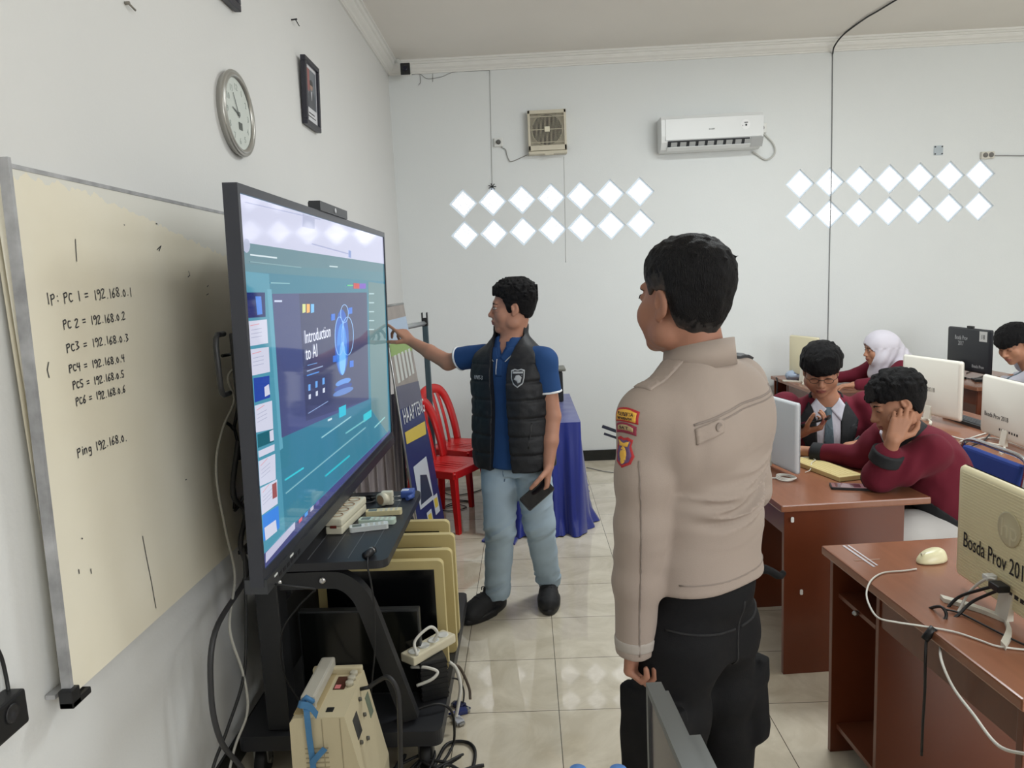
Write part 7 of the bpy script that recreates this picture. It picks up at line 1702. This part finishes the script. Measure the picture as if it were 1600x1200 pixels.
hand_prims(B, l_wr, np.array([.42, .10, 1.0]), np.array([.25, 1.0, -.1]), -1, s=1.06, thumb=.3, curls=((26, 98, 60), (30, 100, 60), (34, 100, 60), (38, 95, 60)), k=.0022, splay=.08)
hand_prims(B, r_wr, np.array([-.6, .3, .0]), np.array([0, 0, -1]), 1, curl=(14, 16, 10))
for sy, kx in ((-.10, 2.48), (.10, 2.50)): B.chain([np.array([2.95, 3.14+sy, .54]), np.array([kx, 3.12+sy, .53]), np.array([kx, 3.12+sy, .30])], [.07, .05, .045], .02)
B.build('body', [LSK, LLIP], lm, 3, lips_region(LH, LS)); brows(LH, LS, HAIR, lm, B); eyes(LH, LS, lm, opened=False)
def ln_(Q, q): return .003-.013*np.abs(vnoise(Q, (62, 62, 40), 4))*np.clip((q[:, 2]+.02)/.05, .1, 1)-.003*vnoise(Q, 26, 8)
hairdo(LH, LS, (2.48, 2.90, 1.0), (2.84, 3.22, 1.30), .0035, [(-.09, .003), (-.04, .008), (.02, .018), (.06, .024), (.10, .026), (.14, .024)], [(-.14, -.085), (-.06, -.075), (-.036, -.05), (-.022, .005), (.0, .012), (.03, .018), (.055, .028), (.08, .038), (.12, .045)], ln_, [HAIR], lm)
Z_ = Blob((2.2, 2.80, .40), (3.25, 3.80, 1.12), .005)
Z_.loft(LF, [(-.02, 0, .0, .205, .165), (.10, 0, .0, .205, .165), (.22, 0, -.005, .205, .155), (.34, 0, -.02, .205, .140), (.42, 0, -.025, .185, .115), (.475, 0, -.02, .115, .082), (.505, 0, -.012, .075, .065)], .03, 2.2)
Z_.ell(LF(0, -.07, .36), [.15, .07, .12], LF.R, .05)
Z_.chain([l_sL, sleeve_end(l_sL, l_el, .5), l_el+np.array([.01, .0, .015]), sleeve_end(l_el, l_wr, .60)], [.074, .070, .060, .058], .03)
Z_.chain([l_sR, sleeve_end(l_sR, r_el, .5), r_el+np.array([0, 0, .012]), sleeve_end(r_el, r_wr, .72)], [.074, .068, .056, .046], .03)
def lfold(P):
    d1 = np.linalg.norm(P-np.array([2.66, 3.0, .84]), axis=1); return blazer_folds(41, .004)(P)-.004*np.exp(-(d1/.12)**2)*np.sin(P[:, 0]*70-P[:, 2]*60+3*vnoise(P, 9, 5))
Z_.disp(lfold); Z_.cut((2.6, 3, .7425), (0, 0, -1)) if False else None
I = np.nonzero(Z_.d_ < .05); Q = Z_.lo+Z_.h*np.stack(I, 1); und = np.where((Q[:, 0] < 2.685) & (Q[:, 2] < .78), .7445-Q[:, 2], -1); Z_.d_[I] = np.maximum(Z_.d_[I], und).astype(np.float32)
I = np.nonzero(Z_.d_ < .08); Q = Z_.lo+Z_.h*np.stack(I, 1); hemd = (2.66-Q[:, 0])*.59+(.715-Q[:, 2])*.81; hem = np.where((Q[:, 0] > 2.64) & (Q[:, 2] < .735), hemd, -1); Z_.d_[I] = np.maximum(Z_.d_[I], hem).astype(np.float32)
HB = Blob(Z_.lo, Z_.lo+Z_.h*(Z_.n-1), Z_.h); HB.d_ = Z_.d_-.0035; I = np.nonzero(HB.d_ < .08); Q = HB.lo+HB.h*np.stack(I, 1); hemd = (2.66-Q[:, 0])*.59+(.715-Q[:, 2])*.81; HB.d_[I] = np.maximum.reduce([HB.d_[I], -.045-hemd, 2.665-Q[:, 0]]).astype(np.float32)
bl = Z_.build('blazer', MAROON, lm, 2); HB.build('hem_band', COLR, bl, 2)
def cuff(e, a, b, r, m, parent, w=.05, name='cuff'):
    ax = (np.array(b)-np.array(a)); ax /= np.linalg.norm(ax); t = Blob(e-.12, e+.12, .005); t.cone(e-ax*(w+.02), e+ax*.03, r, r*.98, 0); trim(t, e+ax*.004, a, b); trim(t, e-ax*w, b, a); return t.build(name, m, parent, 2)
cuff(sleeve_end(l_el, l_wr, .72), l_el, l_wr, .064, COLR, bl); cuff(sleeve_end(r_el, r_wr, .80), r_el, r_wr, .052, COLR, bl)
# shirt collar, dark blazer collar and tie at his throat
collar('shirt_collar', LF, (0, .004), .070, .070, .500, .062, .10, SHIRT, lm, -150, 150, slope=.03)
collar('blazer_collar', LF, (0, -.004), .084, .084, .475, .062, .26, COLR, bl, -140, 140, slope=.03)
mb = MB(); decal(mb, Z_, LF(0, .16, 0), LF.d(-1, 0, 0), LF.d(0, 0, 1), LF.d(-.1, 1, .1), [(-.022, .47), (-.014, .44), (-.030, .25), (0, .20), (.030, .25), (.014, .44), (.022, .47)][::-1], .008, .015); mb.build('tie', TIE, lm)
for sx in (-1, 1):
    mb = MB(); pl = [(sx*.03, .20), (sx*.10, .34), (sx*.085, .40), (sx*.115, .42), (sx*.075, .50), (sx*.035, .45)]; decal(mb, Z_, LF(0, .16, 0), LF.d(1, 0, 0), LF.d(0, 0, 1), LF.d(0, 1, .1), pl if sx > 0 else pl[::-1], .006, .015); mb.build('lapel', COLR, bl)
mb = MB(); decal(mb, Z_, LF(0, .16, 0), LF.d(1, 0, 0), LF.d(0, 0, 1), LF.d(0, 1, .1), [(-.035, .20), (.035, .20), (.06, .47), (-.06, .47)], .004, .015); mb.build('shirt_front', SHIRT, lm)
G_ = Blob((2.35, 2.85, .02), (3.3, 3.45, .70), .007)
for sy in (-.105, .105): G_.chain([np.array([2.94, 3.14+sy, .540]), np.array([2.70, 3.13+sy, .545]), np.array([2.48, 3.12+sy, .535]), np.array([2.47, 3.12+sy, .10])], [.105, .095, .075, .06], .03)
G_.ell((2.97, 3.14, .555), [.11, .165, .075], None, .04); G_.cut((2.9, 3.1, .474), (0, 0, -1)) if False else None
I = np.nonzero(G_.d_ < .05); Q = G_.lo+G_.h*np.stack(I, 1); und = np.where((Q[:, 0] > 2.74), .472-Q[:, 2], -1); G_.d_[I] = np.maximum(G_.d_[I], und).astype(np.float32)
G_.cut((2.5, 3.1, .07), (0, 0, -1)); G_.disp(lambda P: -.003*vnoise(P, (12, 12, 12), 5)); G_.build('trousers', GREYT, lm, 2)
for y in (3.02, 3.225): shoe((2.45, y), 90, SHOE, SOLE, lm, lace=False)

# ---- 4. the student with glasses looking at his phone
gmn = thing('person', 'student with glasses in maroon blazer looking down at a phone', 'person', (2.76, 4.02, 0))
GF = Frame((2.745, 4.05, .46), 168, -13); GH = Frame((2.665, 3.865, 1.150), 160, -26, 0); GS = 1.06
g_sR, g_sL = GF(.205, .0, .485), GF(-.205, .0, .485)
g_eR, g_wR = np.array([2.405, 3.80, .800]), np.array([2.50, 3.665, .862]); g_eL, g_wL = np.array([3.01, 3.80, .80]), np.array([2.80, 3.66, .79])
B = Blob((2.2, 3.45, .35), (3.2, 4.35, 1.32), .0048)
head_prims(B, GH, GS, .8)
B.cone(GH(0, -.03, -.05), GF(0, .01, .53), .056, .066, .02)
B.loft(GF, [(.0, 0, 0, .16, .11), (.2, 0, 0, .16, .11), (.42, 0, 0, .16, .10), (.50, 0, 0, .13, .07), (.55, 0, .005, .06, .05)], .03)
B.chain([g_sR, g_eR, g_wR], [.05, .038, .028], .02); B.chain([g_sL, g_eL, g_wL], [.05, .038, .028], .02)
hand_prims(B, g_wR, np.array([.65, -.45, .25]), np.array([-.15, .35, 1]), 1, s=1.0, thumb=.55, curls=((42, 45, 25), (46, 48, 25), (50, 50, 28), (54, 50, 30)))
hand_prims(B, g_wL, np.array([-.7, -.3, 0]), np.array([0, 0, -1]), -1, curl=(15, 20, 12))
B.build('body', [LSK, LLIP], gmn, 3, lips_region(GH, GS)); brows(GH, GS, HAIR, gmn, B); eyes(GH, GS, gmn, opened=False)
def gn(Q, q): return .002-.009*np.abs(vnoise(Q, (70, 70, 22), 4))-.004*vnoise(Q, 24, 8)
def fringe(f, s, sweep):
    def add(B_):
        r_ = random.Random(5)
        for i in range(46):
            x = -.066+.132*i/45+r_.uniform(-.003, .003); dn = .030+.014*r_.random()+sweep*x
            yo = .110*math.sqrt(max(0, 1-(x/.098)**2))-.016
            m = f(x*s, (yo-.010)*s, .050*s); t = f((x+.010)*s, (yo-.002)*s, dn*s)
            B_.cone(m, t, .0095*s, .002*s, .010)
    return add
hairdo(GH, GS, (2.48, 3.66, 1.03), (2.86, 4.05, 1.34), .0035, [(-.09, .003), (-.03, .010), (.02, .020), (.06, .026), (.10, .028), (.14, .024)], [(-.14, -.075), (-.06, -.07), (-.036, -.045), (-.022, .005), (.0, .010), (.03, .026), (.055, .020), (.08, .018), (.14, .018)], gn, [HAIR], gmn, extra=fringe(GH, GS, .12))
# glasses
gl = MB()
for sx in (-1, 1):
    gl.tube([GH((sx*.033+.021*math.cos(t)*(1+.0*t))*GS, .1035*GS, (.000+.0155*math.sin(t))*GS) for t in np.linspace(0, 2*math.pi, 21)[:-1]], .0014, 6, closed=True)
    gl.tube([GH(sx*.054*GS, .1035*GS, .003*GS), GH(sx*.070*GS, .085*GS, .004*GS), GH(sx*.082*GS, -.004*GS, .006*GS)], .0014, 6)
gl.tube(spline([GH(-.012*GS, .1035*GS, .003*GS), GH(0, .107*GS, .006*GS), GH(.012*GS, .1035*GS, .003*GS)], 4), .0014, 6)
gl.build('glasses', mat('thin_dark_frame', (40, 34, 34), .3, .3), gmn)
Z = Blob((2.2, 3.45, .40), (3.2, 4.35, 1.10), .0055)
Z.loft(GF, [(.0, 0, 0, .205, .16), (.15, 0, 0, .21, .16), (.30, 0, 0, .222, .155), (.41, 0, -.012, .222, .135), (.475, 0, -.014, .195, .105), (.525, 0, -.012, .12, .078), (.555, 0, -.008, .078, .066)], .03, 2.2)
Z.chain([g_sR, sleeve_end(g_sR, g_eR, .5), g_eR+np.array([0, 0, .01]), sleeve_end(g_eR, g_wR, .60)], [.084, .074, .062, .050], .03); Z.chain([g_sL, sleeve_end(g_sL, g_eL, .5), g_eL+np.array([0, 0, .01]), sleeve_end(g_eL, g_wL, .60)], [.084, .074, .062, .050], .03)
Z.disp(blazer_folds(61, .004))
I = np.nonzero(Z.d_ < .05); Q = Z.lo+Z.h*np.stack(I, 1); und = np.where((Q[:, 0] < 2.72) & (Q[:, 1] < 3.83) & (Q[:, 2] < .80), .7445-Q[:, 2], -1); Z.d_[I] = np.maximum(Z.d_[I], und).astype(np.float32)
gb_ = Z.build('blazer', MAROON, gmn, 2)
cuff(sleeve_end(g_eR, g_wR, .66), g_eR, g_wR, .054, COLR, gb_); cuff(sleeve_end(g_eL, g_wL, .66), g_eL, g_wL, .054, COLR, gb_)
GN = GF.d(0, 1, .12); GU, GV = GF.d(1, 0, 0), GF.d(0, 0, 1); go = GF(0, .17, 0)
mb = MB(); decal(mb, Z, go, GU, GV, GN, [(-.045, .06), (.045, .06), (.075, .50), (.05, .545), (-.05, .545), (-.075, .50)], .004, .018); mb.build('shirt_front', SHIRT, gmn)
mb = MB(); decal(mb, Z, go, GU, GV, GN, [(-.024, .525), (-.015, .49), (-.034, .20), (-.030, .05), (.030, .05), (.034, .20), (.015, .49), (.024, .525)][::-1], .009, .018); mb.build('tie', TIE, gmn)
for sx in (-1, 1):
    mb = MB(); pl = [(sx*.040, .08), (sx*.085, .25), (sx*.135, .385), (sx*.105, .42), (sx*.150, .455), (sx*.090, .545), (sx*.062, .50), (sx*.055, .30)]; decal(mb, Z, go, GU, GV, GN, pl if sx > 0 else pl[::-1], .009, .018); mb.build('lapel', COLR, gb_)
    mb = MB(); pl = [(sx*.010, .515), (sx*.060, .455), (sx*.082, .53), (sx*.055, .565)]; decal(mb, Z, go, GU, GV, GN, pl if sx > 0 else pl[::-1], .013, .015); mb.build('shirt_collar', SHIRT, gmn)
collar('blazer_collar', GF, (0, -.006), .082, .078, .520, .040, .22, COLR, gb_, -110, 110, slope=.0)
mb = MB(); bo = GF(-.155, .16, .34); pent = [(.030*math.sin(t), .030*math.cos(t)) for t in np.linspace(0, 2*math.pi, 6)[:-1]]; decal(mb, Z, bo, GU, GV, GN, pent[::-1], .002, .01, 0); decal(mb, Z, bo, GU, GV, GN, [(x*.8, y*.8) for x, y in pent][::-1], .003, .01, 1); decal(mb, Z, bo, GU, GV, GN, [(-.012, -.012), (.012, -.012), (.008, .010), (0, .016), (-.008, .010)], .004, .01, 2); decal(mb, Z, bo+GV*-.033, GU, GV, GN, [(-.028, -.004), (.028, -.004), (.028, .006), (-.028, .006)], .003, .01, 0)
mb.build('school_badge', [mat('badge_white', (196, 204, 210), .6), mat('badge_teal', (96, 140, 156), .6), mat('badge_navy', (52, 64, 84), .6)], gb_)
K_ = Blob((2.4, 3.7, .02), (3.2, 4.5, .66), .008)
for sx in (-.10, .10): K_.chain([GF(sx, .0, .02), GF(sx, .0, .02)+np.array([.0, -.0, 0])+GF.d(0, .36, -.0)*np.array([1, 1, 0]), GF(sx, 0, 0)*np.array([1, 1, 0])+GF.d(0, .40, 0)*np.array([1, 1, 0])+np.array([0, 0, .10])], [.095, .075, .06], .03)
K_.ell((2.76, 4.08, .50), [.18, .17, .10], None, .04); K_.cut((2.7, 4, .07), (0, 0, -1)); K_.build('trousers', GREYT, gmn, 2)
stl = thing('stool', 'dark stool hidden under the student with glasses', 'stool', (2.76, 4.10, 0)); MB().lathe([(0, .335), (.17, .335), (.175, .35), (.17, .365), (0, .365)], (2.76, 4.10, 0), (0, 0, 1), 28).build('seat', BLACK_PLASTIC, stl)
for a in range(4): c_, s_ = math.cos(a*math.pi/2+.78), math.sin(a*math.pi/2+.78); MB().tube([(2.76+.12*c_, 4.10+.12*s_, .335), (2.76+.17*c_, 4.10+.17*s_, 0)], .012, 8).build('leg', STEEL, stl)
phg = phone((0, 0, 0), 0, 'dark phone held by the student with glasses')
def pose(o, c, ex, ez):
    ex = np.array(ex, float); ex /= np.linalg.norm(ex); ez = np.array(ez, float); ez -= ex*(ex@ez); ez /= np.linalg.norm(ez); ey = np.cross(ez, ex)
    o.matrix_world = Matrix([[ex[0], ey[0], ez[0], c[0]], [ex[1], ey[1], ez[1], c[1]], [ex[2], ey[2], ez[2], c[2]], [0, 0, 0, 1]])
pose(phg, g_wR+np.array([.045, -.025, .052]), (.45, .85, .0), (-.12, .42, .9))

# ---- 5. the girl in the white headscarf
hm = thing('person', 'girl in white headscarf and maroon blazer facing left at the back', 'person', (3.98, 5.66, 0))
HF = Frame((4.00, 5.66, .47), 92, -12); HH = Frame((3.80, 5.62, 1.055), 86, -10); H_S = .98
h_sR, h_sL = HF(.175, 0, .44), HF(-.175, 0, .44); h_eR, h_wR = np.array([3.78, 5.95, .80]), np.array([3.58, 5.90, .80]); h_eL, h_wL = np.array([3.80, 5.50, .80]), np.array([3.60, 5.58, .785])
B = Blob((3.3, 5.25, .35), (4.35, 6.15, 1.25), .0055)
head_prims(B, HH, H_S, .2); B.cone(HH(0, -.03, -.05), HF(0, 0, .48), .05, .06, .02)
B.loft(HF, [(.0, 0, 0, .14, .10), (.2, 0, 0, .13, .10), (.38, 0, 0, .14, .09), (.46, 0, 0, .11, .07), (.50, 0, 0, .05, .05)], .03)
B.chain([h_sR, h_eR, h_wR], [.042, .034, .025], .02); B.chain([h_sL, h_eL, h_wL], [.042, .034, .025], .02)
hand_prims(B, h_wR, (-1, 0, -.05), (0, 0, -1), 1, s=.9); hand_prims(B, h_wL, (-1, .1, -.05), (0, 0, -1), -1, s=.9)
B.build('body', [LSK, LLIP], hm, 2, lips_region(HH, H_S)); eyes(HH, H_S, hm); brows(HH, H_S, HAIR, hm, B)
Z = Blob((3.3, 5.25, .40), (4.35, 6.15, 1.02), .006)
Z.loft(HF, [(.0, 0, 0, .18, .14), (.15, 0, 0, .18, .14), (.32, 0, -.01, .185, .13), (.41, 0, -.012, .17, .105), (.46, 0, -.01, .11, .08), (.49, 0, 0, .07, .06)], .03, 2.2)
Z.chain([h_sR, h_eR, sleeve_end(h_eR, h_wR, .8)], [.072, .056, .045], .03); Z.chain([h_sL, h_eL, sleeve_end(h_eL, h_wL, .8)], [.072, .056, .045], .03); Z.disp(blazer_folds(81, .004)); hz = Z.build('blazer', MAROON, hm, 2)
K2 = Blob((3.55, 5.3, .68), (4.2, 5.95, 1.25), .005)
K2.ell(HH(0, -.02, .03), [.092, .118, .108], HH.R, 0); K2.ell(HH(0, -.01, -.06), [.078, .088, .08], HH.R, .04)
K2.cone(HH(0, -.0, -.08), HF(0, .035, .46), .075, .09, .05); K2.cone(HH(0, -.09, .01), HF(0, -.105, .44), .075, .085, .05); K2.ell(HF(0, .09, .38), [.105, .07, .12], HF.R, .05); K2.ell(HF(0, -.06, .43), [.16, .09, .07], HF.R, .05)
K2.disp(lambda P: -.005*vnoise(P, (20, 26, 10), 5)-.003*np.sin(((P-HH.c) @ HH.R)[:, 1]*90+((P-HH.c) @ HH.R)[:, 2]*60+2*vnoise(P, 14, 3))*(P[:, 2] < 1.06))
I = np.nonzero(K2.d_ < .05); Q = K2.lo+K2.h*np.stack(I, 1); q = head_frame_local(HH, Q)
fc = np.where(q[:, 1] > .02, 1-np.sqrt((q[:, 0]/.060)**2+((q[:, 2]+.028)/.082)**2), -1)*.05; K2.d_[I] = np.maximum(K2.d_[I], fc).astype(np.float32); K2.cut(HF(0, 0, .24), (0, 0, -1))
K2.build('headscarf', mat('white_scarf_cloth', (212, 208, 218), .8, sheen=.2), hm, 2)
stl2 = thing('stool', 'dark stool hidden under the girl in the headscarf', 'stool', (4.0, 5.66, 0)); MB().lathe([(0, .335), (.17, .335), (.175, .35), (.17, .365), (0, .365)], (4.0, 5.66, 0), (0, 0, 1), 28).build('seat', BLACK_PLASTIC, stl2)
for a in range(4): c_, s_ = math.cos(a*math.pi/2+.78), math.sin(a*math.pi/2+.78); MB().tube([(4.0+.12*c_, 5.66+.12*s_, .335), (4.0+.17*c_, 5.66+.17*s_, 0)], .012, 8).build('leg', STEEL, stl2)
K_ = Blob((3.5, 5.3, .02), (4.3, 6.0, .62), .009)
for sy in (-.09, .09): K_.chain([(4.0, 5.66+sy, .48), (3.66, 5.66+sy, .47), (3.64, 5.66+sy, .08)], [.09, .075, .06], .03)
K_.cut((3.8, 5.6, .06), (0, 0, -1)); K_.build('skirt_trousers', GREYT, hm, 2)

# ---- 6. the boy at far right bending over his desk
fm = thing('person', 'boy in white shirt bending over the desk at the far right edge', 'person', (5.0, 5.16, 0))
FF = Frame((4.93, 5.15, .53), 75, -30); FH = Frame((4.575, 5.245, 1.085), 108, -28, 4); FS = 1.06
f_sR, f_sL = FF(.18, 0, .45), FF(-.18, 0, .45); f_eR, f_wR = np.array([4.98, 5.53, .805]), np.array([4.80, 5.60, .785]); f_eL, f_wL = np.array([4.59, 5.22, .795]), np.array([4.66, 5.50, .785])
B = Blob((4.3, 4.8, .35), (5.4, 5.8, 1.30), .0052)
head_prims(B, FH, FS, .9); B.cone(FH(0, -.03, -.05), FF(0, .02, .49), .056, .064, .02)
B.loft(FF, [(.0, 0, 0, .14, .10), (.2, 0, 0, .14, .10), (.40, 0, 0, .14, .09), (.48, 0, 0, .11, .07), (.52, 0, 0, .05, .05)], .03)
B.chain([f_sR, f_eR, f_wR], [.045, .037, .028], .02); B.chain([f_sL, f_eL, f_wL], [.045, .037, .028], .02)
hand_prims(B, f_wR, (-.9, .1, -.03), (0, 0, -1), 1, curl=(15, 20, 10)); hand_prims(B, f_wL, (.35, .9, -.03), (0, 0, -1), -1, curl=(15, 20, 10))
B.build('body', [LSK, LLIP], fm, 2, lips_region(FH, FS)); eyes(FH, FS, fm, opened=False); brows(FH, FS, HAIR, fm, B)
hairdo(FH, FS, (4.36, 5.02, .98), (4.80, 5.47, 1.30), .0042, [(-.09, .003), (-.03, .010), (.02, .020), (.06, .026), (.10, .028), (.14, .024)], [(-.14, -.07), (-.06, -.065), (-.036, -.04), (-.022, .005), (.0, .010), (.03, .026), (.055, .020), (.08, .018), (.14, .018)], gn, [HAIR], fm, extra=fringe(FH, FS, .05))
Z = Blob((4.3, 4.8, .38), (5.4, 5.8, 1.12), .006)
Z.loft(FF, [(-.08, 0, 0, .18, .14), (.0, 0, 0, .18, .14), (.15, 0, 0, .185, .14), (.32, 0, -.01, .19, .13), (.42, 0, -.012, .175, .105), (.475, 0, -.01, .11, .08), (.505, 0, 0, .07, .06)], .03, 2.2)
Z.chain([f_sR, f_eR, sleeve_end(f_eR, f_wR, .75)], [.07, .054, .044], .03); Z.chain([f_sL, f_eL, sleeve_end(f_eL, f_wL, .75)], [.07, .054, .044], .03); Z.disp(blazer_folds(91, .004))
I = np.nonzero(Z.d_ < .05); Q = Z.lo+Z.h*np.stack(I, 1); und = np.where((Q[:, 2] < .80) & (Q[:, 1] > 5.475), .7445-Q[:, 2], -1); Z.d_[I] = np.maximum(Z.d_[I], und).astype(np.float32)
fz = Z.build('school_shirt', SHIRT, fm, 2); collar('shirt_collar', FF, (0, .0), .068, .066, .478, .04, .18, SHIRT, fz, -160, 160, slope=.02)
mb = MB(); decal(mb, Z, FF(0, .16, 0), FF.d(-1, 0, 0), FF.d(0, 0, 1), FF.d(0, 1, .1), [(-.022, .48), (-.014, .45), (-.030, .22), (0, .18), (.030, .22), (.014, .45), (.022, .48)][::-1], .010, .02); mb.build('tie', TIE, fm)
K_ = Blob((4.5, 4.8, .02), (5.4, 5.6, .64), .009)
for sx in (-.10, .10): K_.chain([FF(sx, -.02, .02), FF(sx, 0, 0)+np.array([-.34, .09, 0.0]), FF(sx, 0, 0)+np.array([-.35, .09, -.40])], [.09, .075, .06], .03)
K_.ell((5.0, 5.14, .50), [.14, .15, .09], None, .04); K_.cut((5, 5.2, .06), (0, 0, -1)); K_.build('trousers', GREYT, fm, 2)
stl3 = thing('stool', 'dark stool hidden under the boy at the far right', 'stool', (5.02, 5.14, 0)); MB().lathe([(0, .345), (.17, .345), (.175, .36), (.17, .375), (0, .375)], (5.02, 5.14, 0), (0, 0, 1), 28).build('seat', BLACK_PLASTIC, stl3)
for a in range(4): c_, s_ = math.cos(a*math.pi/2+.78), math.sin(a*math.pi/2+.78); MB().tube([(5.02+.12*c_, 5.14+.12*s_, .345), (5.02+.17*c_, 5.14+.17*s_, 0)], .012, 8).build('leg', STEEL, stl3)
